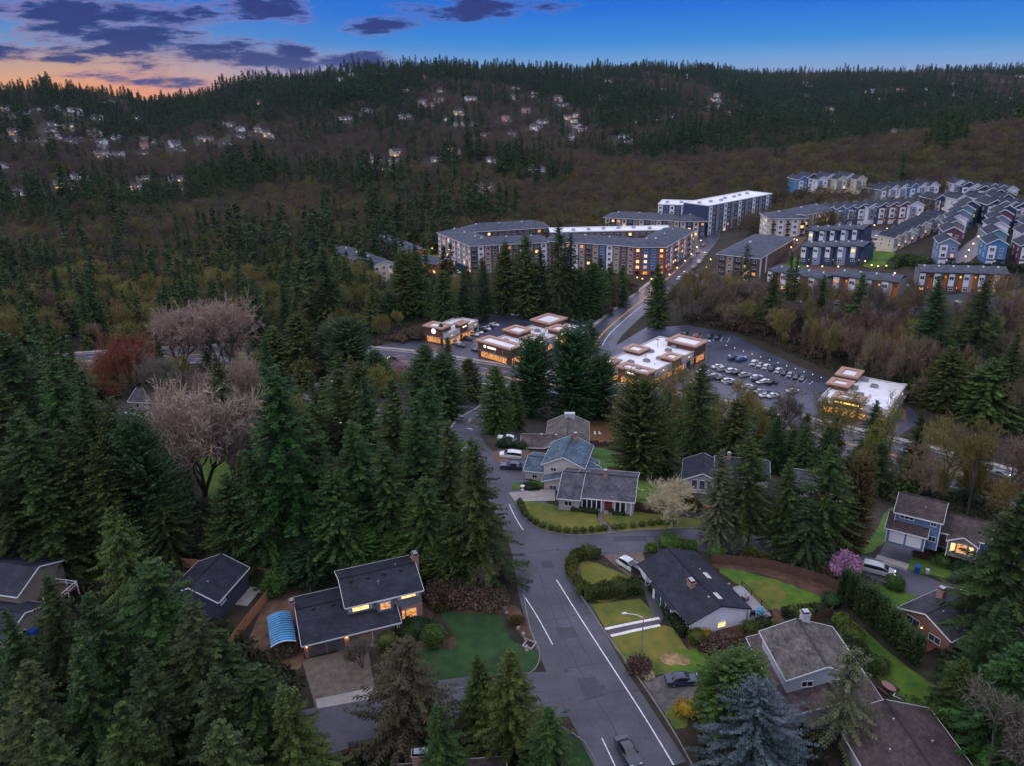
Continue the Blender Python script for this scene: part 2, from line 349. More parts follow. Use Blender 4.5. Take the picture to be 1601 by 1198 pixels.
def asphalt(name, c, rough=.55):
    """worn asphalt: grain, large stains, wandering tar-sealed cracks"""
    m = mat(name, c, rough, .2, 1.6, .25, coords='World', spec=.5, detail=5)
    t = m.node_tree; n = t.nodes; l = t.links; b = n['Principled BSDF']
    src = b.inputs['Base Color'].links[0].from_socket
    g = n.new('ShaderNodeNewGeometry'); w_ = n.new('ShaderNodeTexNoise'); w_.inputs['Scale'].default_value = .25; l.new(g.outputs['Position'], w_.inputs['Vector'])
    va = n.new('ShaderNodeVectorMath'); va.operation = 'SCALE'; va.inputs['Scale'].default_value = 5; l.new(w_.outputs[1], va.inputs[0])
    vb = n.new('ShaderNodeVectorMath'); vb.operation = 'ADD'; l.new(g.outputs['Position'], vb.inputs[0]); l.new(va.outputs[0], vb.inputs[1])
    vo = n.new('ShaderNodeTexVoronoi'); vo.feature = 'DISTANCE_TO_EDGE'; vo.inputs['Scale'].default_value = .09; l.new(vb.outputs[0], vo.inputs['Vector'])
    mr = n.new('ShaderNodeMapRange'); mr.inputs[1].default_value = 0.002; mr.inputs[2].default_value = .009; mr.inputs[3].default_value = .78; mr.inputs[4].default_value = 1; l.new(vo.outputs['Distance'], mr.inputs[0])
    big = n.new('ShaderNodeTexNoise'); big.inputs['Scale'].default_value = .12; big.inputs['Detail'].default_value = 5; l.new(g.outputs['Position'], big.inputs['Vector'])
    m2 = n.new('ShaderNodeMapRange'); m2.inputs[1].default_value = .35; m2.inputs[2].default_value = .65; m2.inputs[3].default_value = .7; m2.inputs[4].default_value = 1.3; l.new(big.outputs[0], m2.inputs[0])
    mu = n.new('ShaderNodeMath'); mu.operation = 'MULTIPLY'; l.new(mr.outputs[0], mu.inputs[0]); l.new(m2.outputs[0], mu.inputs[1])
    vm = n.new('ShaderNodeVectorMath'); vm.operation = 'SCALE'; l.new(src, vm.inputs[0]); l.new(mu.outputs[0], vm.inputs['Scale']); l.new(vm.outputs[0], b.inputs['Base Color'])
    return m
M_road = asphalt('asphalt', (.046, .045, .058)); M_lot = asphalt('asphalt_lot', (.042, .046, .07), .36); M_drive = asphalt('asphalt_drive', (.05, .047, .05))
M_conc = mat('concrete', (.27, .245, .22), .85, .18, 2.5, .2, coords='World'); M_agg = mat('aggregate', (.115, .09, .07), .9, .35, 6, .4, coords='World', detail=8)
M_kerb = mat('kerb', (.16, .145, .14), .85, .25, 2, coords='World')
M_white = mat('paint_white', (.42, .42, .43), .6, scale=5, col2=(.78, .78, .78), coords='World'); M_yellow = mat('paint_yellow', (.62, .33, .04), .6, .15, 4, coords='World')
M_lawn = mat('lawn', (.026, .078, .007), .95, scale=.6, col2=(.085, .145, .012), bump=.5, coords='World', detail=6, bscale=.15)
M_lawnold = mat('lawn_mossy', (.05, .088, .010), .95, scale=.55, col2=(.155, .13, .022), bump=.5, coords='World', detail=6, bscale=.15)
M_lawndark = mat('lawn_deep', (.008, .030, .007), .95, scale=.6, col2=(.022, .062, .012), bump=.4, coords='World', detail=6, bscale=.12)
M_mulch = mat('mulch', (.045, .022, .014), .95, scale=1.2, col2=(.10, .055, .035), bump=.6, coords='World', detail=6, bscale=.15)
M_bark = mat('bark_chips', (.055, .032, .02), .95, scale=.8, col2=(.15, .085, .05), bump=.5, coords='World', detail=6)

def resamp(pts, step):
    pts = [np.asarray(p, float)[:2] for p in pts]
    # Catmull-Rom through the points
    out = []
    n = len(pts)
    for i in range(n - 1):
        p0, p1, p2, p3 = pts[max(i - 1, 0)], pts[i], pts[i + 1], pts[min(i + 2, n - 1)]
        k = max(2, int(np.linalg.norm(p2 - p1) / step))
        for j in range(k):
            t = j / k
            out.append(.5 * ((2 * p1) + (-p0 + p2) * t + (2 * p0 - 5 * p1 + 4 * p2 - p3) * t * t + (-p0 + 3 * p1 - 3 * p2 + p3) * t ** 3))
    out.append(pts[-1]); return np.array(out)
def offs(line, d):
    t = np.gradient(line, axis=0); t /= np.linalg.norm(t, axis=1)[:, None] + 1e-9
    return line + np.stack([-t[:, 1], t[:, 0]], 1) * np.asarray(d).reshape(-1, 1)      # positive = left of travel
def strip(name, line, d0, d1, up, m, cross=4):
    ds = np.linspace(0, 1, cross + 1)
    rows = [offs(line, d0 + (np.asarray(d1) - d0) * t) for t in ds]
    v = np.concatenate(rows); v = np.column_stack([v, T(v[:, 0], v[:, 1]) + up]); n = len(line)
    f = [(k * n + i, k * n + i + 1, (k + 1) * n + i + 1, (k + 1) * n + i) for k in range(cross) for i in range(n - 1)]
    me = npmesh(name, v, np.array(f)[:, ::-1] if np.mean(np.asarray(d1) - d0) > 0 else np.array(f), [m]); return mkobj(name, me)
def kerbstrip(name, line, d, up=.13, w=.18, m=None):
    """a kerb: an upright 0.13 m step following a line"""
    a = offs(line, d); b = offs(line, d + w)
    za = T(a[:, 0], a[:, 1]); zb = T(b[:, 0], b[:, 1]); n = len(line)
    v = np.concatenate([np.column_stack([a, za - .1]), np.column_stack([a, za + up]), np.column_stack([b, zb + up]), np.column_stack([b, zb - .1])])
    f = [(k * n + i, k * n + i + 1, (k + 1) * n + i + 1, (k + 1) * n + i) for k in range(3) for i in range(n - 1)]
    return mkobj(name, npmesh(name, v, np.array(f), [m or M_kerb]))
def patch(name, pts, up, m, px=True, step=5.0, smoothed=False):
    """a draped sheet over a polygon of ground points (photo pixels unless px is False)"""
    g = [P(*p)[:2] if px else np.array(p[:2], float) for p in pts]
    if smoothed:
        g2 = g + [g[0]]; n = len(g); o = []
        for i in range(n):
            p0, p1, p2, p3 = g[i - 1], g[i], g[(i + 1) % n], g[(i + 2) % n]
            for j in range(5):
                t = j / 5; o.append(.5 * ((2 * p1) + (-p0 + p2) * t + (2 * p0 - 5 * p1 + 4 * p2 - p3) * t * t + (-p0 + 3 * p1 - 3 * p2 + p3) * t ** 3))
        g = [p + np.array([math.sin(i * 2.1 + p[1]) + .6 * math.sin(i * 5.3), math.cos(i * 1.7 + p[0]) + .6 * math.cos(i * 4.1)]) * .16 for i, p in enumerate(o)]
    bm = bmesh.new(); vs = [bm.verts.new((p[0], p[1], 0)) for p in g]
    f = bm.faces.new(vs); bmesh.ops.triangulate(bm, faces=[f])
    for it in range(6):
        es = [e for e in bm.edges if e.calc_length() > step]
        if not es: break
        bmesh.ops.subdivide_edges(bm, edges=es, cuts=1); bmesh.ops.triangulate(bm, faces=bm.faces[:])
    co = np.array([v.co[:2] for v in bm.verts]); z = T(co[:, 0], co[:, 1])
    for v, zz in zip(bm.verts, z): v.co.z = zz + up
    bmesh.ops.recalc_face_normals(bm, faces=bm.faces)
    if sum(f.normal.z for f in bm.faces) < 0: bmesh.ops.reverse_faces(bm, faces=bm.faces)
    me = bpy.data.meshes.new(name); bm.to_mesh(me); bm.free(); me.materials.append(m)
    return struct(mkobj(name, me))
def pl(*pts): return [P(*p)[:2] for p in pts]
FORBID = []                                    # (polyline, half width) and polygons where no scattered tree stands
FORBP = []

# ---- roads
main_l = resamp(pl((1010, 1215), (962, 1130), (916, 1050), (882, 980), (862, 925), (850, 870), (835, 830), (812, 790), (780, 745), (745, 715), (722, 690), (722, 668), (745, 642), (772, 612), (795, 592)), 2.5)
art_l = resamp(pl((-260, 612), (-60, 580), (200, 560), (380, 552), (500, 553), (620, 563), (750, 583), (850, 600), (950, 618), (1060, 637), (1180, 660), (1290, 686), (1420, 720), (1540, 754), (1660, 792), (1800, 838)), 5)
shop_l = resamp(pl((918, 606), (926, 570), (940, 530), (972, 498), (1012, 466), (1048, 434), (1082, 402), (1105, 372), (1098, 352), (1040, 336)), 4)
court_l = resamp(pl((850, 858), (905, 852), (1000, 847), (1100, 846), (1180, 853), (1260, 864), (1340, 882), (1420, 910), (1490, 940), (1570, 985), (1640, 1030)), 2.5)
side_l = resamp(pl((905, 1085), (850, 1088), (780, 1092), (700, 1100), (600, 1120), (500, 1145), (380, 1180), (280, 1215)), 2.5)
town_l = resamp(pl((1064, 424), (1100, 450), (1150, 463), (1210, 471), (1290, 476), (1370, 480), (1450, 478), (1530, 474), (1640, 470)), 4)
hill_l = resamp(pl((1493, 412), (1512, 396), (1530, 380), (1544, 368), (1540, 350), (1500, 345)), 4)
for nm, ln, w2, up, mm in (('main_road', main_l, 5.3, .055, M_road), ('arterial_road', art_l, 10.5, .05, M_road), ('shop_road', shop_l, 7, .06, M_lot), ('court_road', court_l, 4.0, .05, M_road),
                           ('side_road', side_l, 4.2, .045, M_road), ('townhouse_street', town_l, 5.5, .055, M_road), ('hill_street', hill_l, 4.5, .06, mat('pale_asphalt', (.19, .18, .2), .6, .2, 1, coords='World'))):
    struct(strip(nm, ln, -w2, w2, up, mm, 6)); FORBID.append((ln, w2 + 2.5))
def marks(name, ln, d, w, m, a=0, b=1, dash=None, up=.075):
    n = len(ln); i0, i1 = int(a * (n - 1)), int(b * (n - 1)); seg = ln[i0:i1 + 1]
    if len(seg) < 2: return
    if dash is None:
        struct(strip(name, seg, d - w / 2, d + w / 2, up, m, 1)); return
    s = np.concatenate([[0], np.cumsum(np.linalg.norm(np.diff(seg, axis=0), axis=1))]); on, off = dash; t = 0
    mb = MB()
    o = offs(seg, d); nx_ = offs(seg, d + 1) - o
    while t + on < s[-1]:
        q = []
        for tt in (t, t + on):
            p = np.array([np.interp(tt, s, o[:, 0]), np.interp(tt, s, o[:, 1])]); nn = np.array([np.interp(tt, s, nx_[:, 0]), np.interp(tt, s, nx_[:, 1])])
            for k in (-.5, .5): r = p + nn * k * w; q.append((r[0], r[1], Tz(*r) + up))
        mb.add(q, [(0, 1, 3, 2)]); t += on + off
    struct(mb.build(name, m))
def pxmark(name, pts, w, m, up=.078):
    ln = resamp(pl(*pts), 1.5); struct(strip(name, ln, -w / 2, w / 2, up, m, 1))
pxmark('edge_line', [(870, 909), (907, 968), (960, 1050), (1008, 1127), (1053, 1200)], .16, M_white)
pxmark('lane_line', [(818, 932), (840, 968), (864, 1010)], .14, M_white); pxmark('lane_line', [(941, 1159), (962, 1203)], .14, M_white)
pxmark('lane_line', [(796, 790), (806, 812), (818, 832)], .16, M_white); pxmark('edge_line', [(705, 670), (722, 652), (755, 631)], .22, M_white)
marks('edge_line', art_l, 9.6, .25, M_white, .05, 1); marks('edge_line', art_l, -9.6, .25, M_white, .05, 1); marks('centre_line', art_l, .35, .22, M_yellow, .05, 1); marks('centre_line', art_l, -.35, .22, M_yellow, .05, 1)
marks('lane_line', art_l, 5, .2, M_white, .05, 1, (3, 6)); marks('lane_line', art_l, -5, .2, M_white, .05, 1, (3, 6))
marks('centre_line', shop_l, 1.4, .3, M_yellow, .02, .62, up=.085); marks('centre_line', shop_l, .9, .25, M_yellow, .02, .62, up=.085); marks('lane_line', shop_l, -1.8, .3, M_white, .12, .3, up=.085)
marks('stop_line', art_l, 0, 0.01, M_white, 0, .01)
# stop bar and crossing where the main road meets the arterial
_e = main_l[-6:]; strip_o = strip('stop_bar', main_l[-5:-3], -4.6, -.3, .085, M_white, 1); struct(strip_o)
for k in range(5):
    struct(strip('crossing_bar', art_l[np.argmin(np.abs(art_l[:, 0] - main_l[-1][0])) + 2:][:2], -8 + k * 3.4, -6.4 + k * 3.4, .085, M_white, 1))
# turn arrow on the main road beside the traffic island
aw = P(738, 674); mb = MB(); 
mb.add([(0, 0, 0), (.3, 0, 0), (.3, 1.8, 0), (0, 1.8, 0), (-1.3, 1.5, 0), (-1.3, 2.3, 0), (-.4, 2.9, 0), (-2.2, 1.9, 0), (-1.25, .9, 0), (0, 2.3, 0)], [(0, 1, 2, 3), (3, 2, 9), (3, 9, 5, 4), (8, 6, 7)])
o = mb.build('turn_arrow', M_white, loc=(aw[0], aw[1], aw[2] + .13), rot=R_(25)); o.rotation_euler[0] = R_(-10); struct(o)
# kerbs
kk = resamp(pl((808, 786), (820, 812), (840, 829), (865, 836), (900, 839), (950, 836), (1000, 832), (1060, 829), (1120, 829), (1175, 838)), 1.5)
struct(kerbstrip('kerb', kk, 0))
kk2 = resamp(pl((1090, 1215), (1050, 1143), (1000, 1068), (952, 1000), (916, 948), (893, 912), (886, 893), (893, 873), (912, 862), (940, 859)), 1.5)
struct(kerbstrip('kerb', kk2, -.2))
kk3 = resamp(pl((818, 900), (822, 946), (831, 988), (843, 1014), (845, 1030), (838, 1048), (815, 1064), (770, 1074), (700, 1083), (640, 1094)), 1.5)
struct(kerbstrip('kerb', kk3, -.2))
kk4 = resamp(pl((720, 1125), (800, 1115), (850, 1120), (883, 1140), (915, 1163), (938, 1205)), 1.5)
struct(kerbstrip('kerb', kk4, -.2))
struct(kerbstrip('kerb', art_l, 10.6)); struct(kerbstrip('kerb', art_l, -10.8))
struct(strip('sidewalk', art_l, 11, 13, .1, M_conc, 1)); struct(strip('sidewalk', shop_l[:70], 7.4, 9.2, .12, M_conc, 1))
struct(kerbstrip('kerb', shop_l, 7.1)); struct(kerbstrip('kerb', shop_l, -7.3))
# ---- parking lots, drives, paths
lotA = [(566, 552), (590, 540), (640, 534), (668, 528), (715, 500), (760, 489), (800, 484), (900, 490), (942, 504), (934, 528), (922, 566), (908, 588), (842, 578), (800, 574), (740, 563), (690, 556), (620, 552)]
lotB = [(950, 548), (1010, 512), (1075, 508), (1140, 521), (1195, 548), (1250, 573), (1300, 592), (1420, 634), (1440, 660), (1395, 690), (1300, 664), (1220, 641), (1100, 618), (1010, 602), (940, 592)]
patch('parking_lot', lotA, .04, M_lot); patch('parking_lot', lotB, .04, M_lot)
for q in (lotA, lotB): FORBP.append(np.array([P(*p)[:2] for p in q]))
patch('driveway', [(472, 1034), (548, 1017), (575, 1014), (588, 1090), (495, 1113)], .03, M_agg); patch('driveway_apron', [(494, 1096), (588, 1078), (591, 1092), (497, 1112)], .05, M_conc)
patch('driveway', [(795, 772), (868, 766), (868, 786), (805, 786)], .12, M_conc)
patch('driveway', [(780, 725), (815, 715), (838, 735), (832, 752), (805, 752)], .1, M_drive); patch('driveway', [(770, 708), (822, 700), (832, 715), (800, 728), (775, 724)], .09, M_bark)
patch('driveway', [(1005, 1066), (1040, 1058), (1100, 1062), (1075, 1108), (1040, 1118), (1025, 1100)], .03, mat('cracked_drive', (.1, .09, .085), .85, .5, 1.1, .3, coords='World', detail=8))
patch('driveway', [(1385, 848), (1440, 860), (1420, 889), (1371, 875)], .03, M_drive); patch('driveway_apron', [(1372, 869), (1421, 884), (1418, 894), (1366, 879)], .05, M_conc)
patch('driveway', [(944, 872), (968, 858), (1004, 862), (1010, 885), (1002, 905), (985, 905)], .045, M_agg)
patch('path', [(948, 985), (1030, 968), (1034, 975), (952, 996)], .05, M_drive)
pxmark('path_edging', [(946, 987), (985, 978), (1031, 968)], .55, mat('white_gravel', (.62, .57, .52), .9, .2, 5, .3, coords='World'), up=.07)
pxmark('path_edging', [(955, 997), (990, 989), (1032, 979)], .55, MATS['white_gravel'], up=.07)
patch('path', [(999, 905), (1012, 900), (1040, 960), (1034, 976), (1022, 968)], .06, M_drive)
patch('path', [(938, 790), (945, 790), (943, 812), (962, 836), (950, 837), (934, 815)], .115, M_agg)
patch('path', [(595, 1015), (640, 995), (648, 985), (560, 1010)], .035, M_conc)
# ---- lawns and beds
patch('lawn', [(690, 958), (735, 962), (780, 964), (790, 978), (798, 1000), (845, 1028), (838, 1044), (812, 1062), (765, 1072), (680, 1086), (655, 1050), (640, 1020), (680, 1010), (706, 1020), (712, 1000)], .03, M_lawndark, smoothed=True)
patch('lawn', [(811, 787), (825, 812), (845, 828), (880, 836), (920, 837), (948, 834), (933, 815), (930, 798), (895, 797), (845, 788)], .1, M_lawnold, smoothed=True)
patch('lawn', [(948, 798), (1000, 804), (1060, 810), (1120, 818), (1135, 824), (1060, 828), (1000, 831), (968, 834), (945, 812)], .1, M_lawnold, smoothed=True)
patch('lawn', [(802, 757), (860, 752), (866, 762), (800, 768)], .1, M_lawn); patch('lawn', [(920, 703), (950, 705), (985, 722), (985, 740), (930, 738)], .06, M_lawn, smoothed=True)
patch('lawn', [(985, 745), (1040, 765), (1060, 790), (990, 795)], .04, M_lawn)
patch('lawn', [(920, 648), (965, 650), (972, 672), (970, 690), (925, 690)], .07, mat('leafy_lawn', (.055, .06, .012), .95, scale=.3, col2=(.16, .055, .025), coords='World', detail=9), smoothed=True)
patch('lawn', [(905, 890), (925, 880), (985, 905), (995, 925), (940, 945), (925, 930)], .04, M_lawnold, smoothed=True)
patch('lawn', [(924, 948), (1000, 938), (1029, 966), (945, 984)], .035, M_lawnold)
patch('lawn', [(958, 1000), (1040, 982), (1078, 1018), (1120, 1020), (1140, 1030), (1100, 1062), (1050, 1055), (1000, 1064), (985, 1045)], .03, M_lawnold, smoothed=True)
patch('lawn', [(1050, 1022), (1120, 1018), (1150, 1030), (1105, 1058), (1050, 1052)], .05, M_lawn, smoothed=True)
patch('bark_bed', [(1030, 1030), (1052, 1024), (1076, 1030), (1072, 1042), (1040, 1041)], .07, mat('tan_chips', (.10, .09, .03), .95, scale=1.6, col2=(.36, .22, .11), coords='World'), smoothed=True)
patch('bark_bed', [(1112, 1020), (1128, 1016), (1134, 1026), (1120, 1030)], .07, MATS['tan_chips'], smoothed=True)
patch('lawn', [(1125, 892), (1200, 905), (1260, 925), (1290, 942), (1250, 952), (1205, 958), (1170, 930)], .03, M_lawn, smoothed=True)
patch('lawn', [(1150, 925), (1200, 908), (1225, 925), (1222, 950), (1200, 956), (1172, 945)], .05, M_lawnold, smoothed=True)
patch('dirt_yard', [(1170, 962), (1260, 948), (1300, 950), (1290, 968), (1190, 998), (1120, 1012), (1110, 1000)], .035, M_bark, smoothed=True)
patch('mulch_bed', [(1080, 1005), (1160, 985), (1185, 1000), (1150, 1020), (1090, 1022)], .045, M_mulch, smoothed=True)
patch('mulch_bed', [(1130, 880), (1200, 888), (1310, 925), (1290, 938), (1200, 903), (1120, 890)], .025, M_mulch, smoothed=True)
patch('mulch_bed', [(636, 1005), (680, 1008), (712, 1000), (708, 1018), (680, 1016), (640, 1020)], .05, M_mulch, smoothed=True)
patch('mulch_bed', [(665, 900), (730, 925), (790, 940), (788, 962), (740, 962), (690, 957), (668, 985), (640, 985)], .04, M_mulch, smoothed=True)
patch('mulch_bed', [(795, 945), (815, 960), (838, 1000), (840, 1018), (822, 1005), (800, 975)], .045, M_mulch, smoothed=True)
patch('mulch_bed', [(395, 985), (440, 900), (470, 930), (475, 1030), (455, 1050), (400, 1020)], .03, M_bark, smoothed=True)
patch('lawn', [(385, 897), (425, 903), (412, 925), (392, 928)], .03, M_lawndark); patch('lawn', [(100, 880), (150, 870), (160, 905), (110, 915)], .03, M_lawn)
patch('lawn', [(1420, 893), (1440, 868), (1480, 880), (1510, 905), (1520, 920), (1470, 905)], .04, M_lawn, smoothed=True)
patch('lawn', [(1388, 800), (1405, 795), (1388, 840), (1370, 860), (1345, 865), (1370, 830)], .045, M_lawn, smoothed=True)
patch('lawn', [(1325, 928), (1360, 915), (1440, 935), (1430, 940), (1410, 955), (1370, 950)], .03, M_lawn, smoothed=True)
patch('lawn', [(1306, 962), (1335, 975), (1400, 1032), (1448, 1068), (1464, 1112), (1425, 1132), (1385, 1078), (1340, 1030), (1312, 990)], .03, M_lawn, smoothed=True)
patch('lawn', [(1335, 948), (1410, 955), (1415, 985), (1440, 1030), (1425, 1030), (1380, 985), (1345, 962)], .028, M_lawn, smoothed=True)
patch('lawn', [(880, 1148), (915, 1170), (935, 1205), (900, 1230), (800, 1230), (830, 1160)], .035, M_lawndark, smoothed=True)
patch('lawn', [(1040, 1120), (1060, 1105), (1075, 1130), (1060, 1145)], .04, M_lawnold, smoothed=True)
patch('lawn', [(310, 715), (360, 715), (362, 775), (325, 780)], .05, M_lawn, smoothed=True)
patch('lawn', [(1243, 402), (1262, 408), (1256, 425), (1218, 420)], .1, M_lawn); patch('lawn', [(1350, 396), (1390, 385), (1400, 405), (1372, 418), (1350, 415)], .1, M_lawn, smoothed=True)
patch('lawn', [(690, 395), (672, 405), (640, 400), (650, 385), (680, 380)], .1, M_lawn)
patch('plaza', [(620, 375), (665, 380), (690, 400), (650, 410), (625, 400)], .08, mat('plaza_brick', (.28, .09, .04), .85, .3, 1, coords='World'))
patch('parking_lot', [(690, 405), (715, 430), (730, 455), (715, 460), (690, 440), (678, 415)], .07, M_lot)
patch('terrace_paving', [(1218, 428), (1340, 440), (1340, 420), (1220, 412)], .09, mat('dark_pavers', (.1, .055, .045), .85, .3, 1, coords='World'))
patch('terrace_paving', [(1215, 384), (1235, 400), (1250, 385), (1262, 370), (1240, 372)], .09, MATS['dark_pavers'])
patch('parking_lot', [(1300, 372), (1330, 358), (1400, 362), (1420, 372), (1380, 385), (1350, 388)], .1, M_lot)

# wear on the roads: repair patches, sealed seams, manholes
M_patch = mat('asphalt_patch', (.041, .040, .051), .6, .15, 2, coords='World'); M_tar = mat('tar_seal', (.026, .025, .028), .5, .2, 3, coords='World')
for q in ([(868, 985), (896, 982), (905, 1000), (876, 1004)], [(902, 1065), (930, 1062), (946, 1092), (914, 1096)], [(845, 880), (862, 878), (866, 890), (848, 892)], [(960, 842), (1010, 840), (1012, 848), (958, 850)]): patch('road_patch', q, .0645, M_patch)
for q in ([(842, 900), (860, 950), (884, 1005), (912, 1060), (950, 1125), (985, 1190)], [(850, 975), (880, 968), (920, 960)], [(880, 1050), (920, 1042), (962, 1036)], [(905, 1100), (950, 1088), (1000, 1082)], [(830, 868), (860, 862), (895, 864)], [(905, 846), (985, 842), (1080, 842)], [(870, 930), (895, 985), (925, 1040)], [(720, 1095), (780, 1090), (850, 1086)]):
    ln = resamp(pl(*q), 1.2); ln = ln + np.column_stack([np.sin(np.arange(len(ln)) * 1.3), np.cos(np.arange(len(ln)) * 1.7)]) * .09; struct(strip('tar_seam', ln, -.05, .05, .0675, M_tar, 1))
for q in ((885, 1052), (942, 1078), (872, 862), (1000, 846)):
    g = P(*q); struct(MB().prism([(.36 * math.cos(i * .524), .36 * math.sin(i * .524)) for i in range(12)], .0, .012).build('manhole_cover', mat('cast_iron', (.035, .033, .033), .5, .2, 6), loc=(g[0], g[1], g[2] + .066)))
# ------------------------------------------------------------------ plant meshes
def unit(a): return a / (np.linalg.norm(a, axis=-1, keepdims=True) + 1e-9)
def kites(base, d, length, width, roll, rng, bend=.0):
    """needle sprays and leaves: one kite-shaped face each"""
    n = len(base); up = np.tile([0, 0, 1.0], (n, 1)); side = np.cross(d, up)
    bad = np.linalg.norm(side, axis=1) < .05; side[bad] = [1, 0, 0]; side = unit(side); nn = np.cross(side, d)
    sd = side * np.cos(roll)[:, None] + nn * np.sin(roll)[:, None]
    L_ = length[:, None]; W_ = width[:, None]
    mid = base + d * L_ * .45
    tip = base + d * L_; tip[:, 2] -= bend * length
    v = np.stack([base, mid + sd * W_ * .5, tip, mid - sd * W_ * .5], 1).reshape(-1, 3)
    return v, np.arange(4 * n).reshape(-1, 4)
def limbs(p0, p1, r0, r1, k=4):
    """tapered sticks from p0 to p1"""
    d = unit(p1 - p0); up = np.where(np.abs(d[:, 2:3]) > .95, [[1.0, 0, 0]], [[0, 0, 1.0]]); u = unit(np.cross(d, up)); w_ = np.cross(d, u); n = len(p0)
    ring = []
    for e, r in ((p0, r0), (p1, r1)):
        for j in range(k):
            a = 2 * math.pi * j / k; ring.append(e + (u * math.cos(a) + w_ * math.sin(a)) * r[:, None])
    v = np.stack(ring, 1).reshape(-1, 3); b = np.arange(n)[:, None] * 2 * k
    f = np.concatenate([b + np.array([[j, (j + 1) % k, k + (j + 1) % k, k + j]]) for j in range(k)])
    return v, f
def join(parts):
    V, F, MI, TN = [], [], [], []; o = 0
    for v, f, mi, tn in parts:
        V.append(v); F.append(f + o); MI.append(np.full(len(f), mi)); TN.append(tn if tn is not None else np.full(len(f), .5)); o += len(v)
    return np.concatenate(V), np.concatenate(F), np.concatenate(MI), np.concatenate(TN)
def treemesh(name, parts, mats):
    v, f, mi, tn = join(parts); me = npmesh(name, v, f, mats, tone=tn); me.polygons.foreach_set('material_index', mi.astype(np.int32)); return me

M_barkf = mat('fir_bark', (.035, .026, .02), .95, .4, 3, .4); M_barkd = mat('grey_bark', (.055, .045, .036), .95, .4, 3, .4)
FOL = dict(corner=foliage('olive_fir_needles', (.007, .013, .004), (.062, .090, .022)), fir=foliage('fir_needles', (.005, .011, .003), (.050, .096, .016)), cedar=foliage('cedar_sprays', (.010, .020, .004), (.074, .112, .018)),
           hemlock=foliage('hemlock_needles', (.026, .027, .012), (.075, .072, .028)), spruce=foliage('blue_spruce_needles', (.022, .034, .038), (.105, .138, .15), .05),
           dense=foliage('evergreen_leaves', (.005, .016, .003), (.044, .098, .014)), moss=foliage('mossy_needles', (.035, .05, .018), (.13, .14, .07), .1),
           olive=foliage('olive_foliage', (.035, .036, .008), (.085, .078, .02)), brown=foliage('rusty_foliage', (.045, .032, .008), (.125, .08, .022)),
           shrub=foliage('shrub_leaves', (.020, .050, .008), (.075, .135, .022)), hedge=foliage('hedge_leaves', (.03, .045, .008), (.095, .115, .022)),
           arbor=foliage('arborvitae_sprays', (.014, .034, .009), (.05, .088, .022)), pink=foliage('pink_blossom', (.20, .085, .16), (.44, .23, .36), .08), cream=foliage('cream_blossom', (.28, .24, .13), (.55, .5, .3), .08),
           yellow=foliage('yellow_leaves', (.16, .10, .008), (.40, .25, .02), .08), rhodo=foliage('dark_leaves', (.010, .022, .008), (.032, .056, .018)), brush=foliage('dry_brush', (.05, .034, .022), (.15, .10, .07)), lime=foliage('lime_leaves', (.045, .09, .010), (.11, .17, .025)))
TWIG = dict(olive=foliage('olive_twigs', (.085, .076, .018), (.23, .20, .055)), brown=foliage('brown_twigs', (.080, .054, .034), (.22, .155, .10)), pinkish=foliage('pinkish_twigs', (.17, .12, .09), (.42, .305, .24), .1), red=foliage('red_twigs', (.11, .035, .022), (.26, .085, .05), .1), far=foliage('far_twigs', (.042, .031, .022), (.135, .098, .068)), farolive=foliage('far_olive_twigs', (.05, .045, .014), (.15, .13, .04)), grey=foliage('grey_twigs', (.065, .055, .04), (.18, .15, .115), .1))

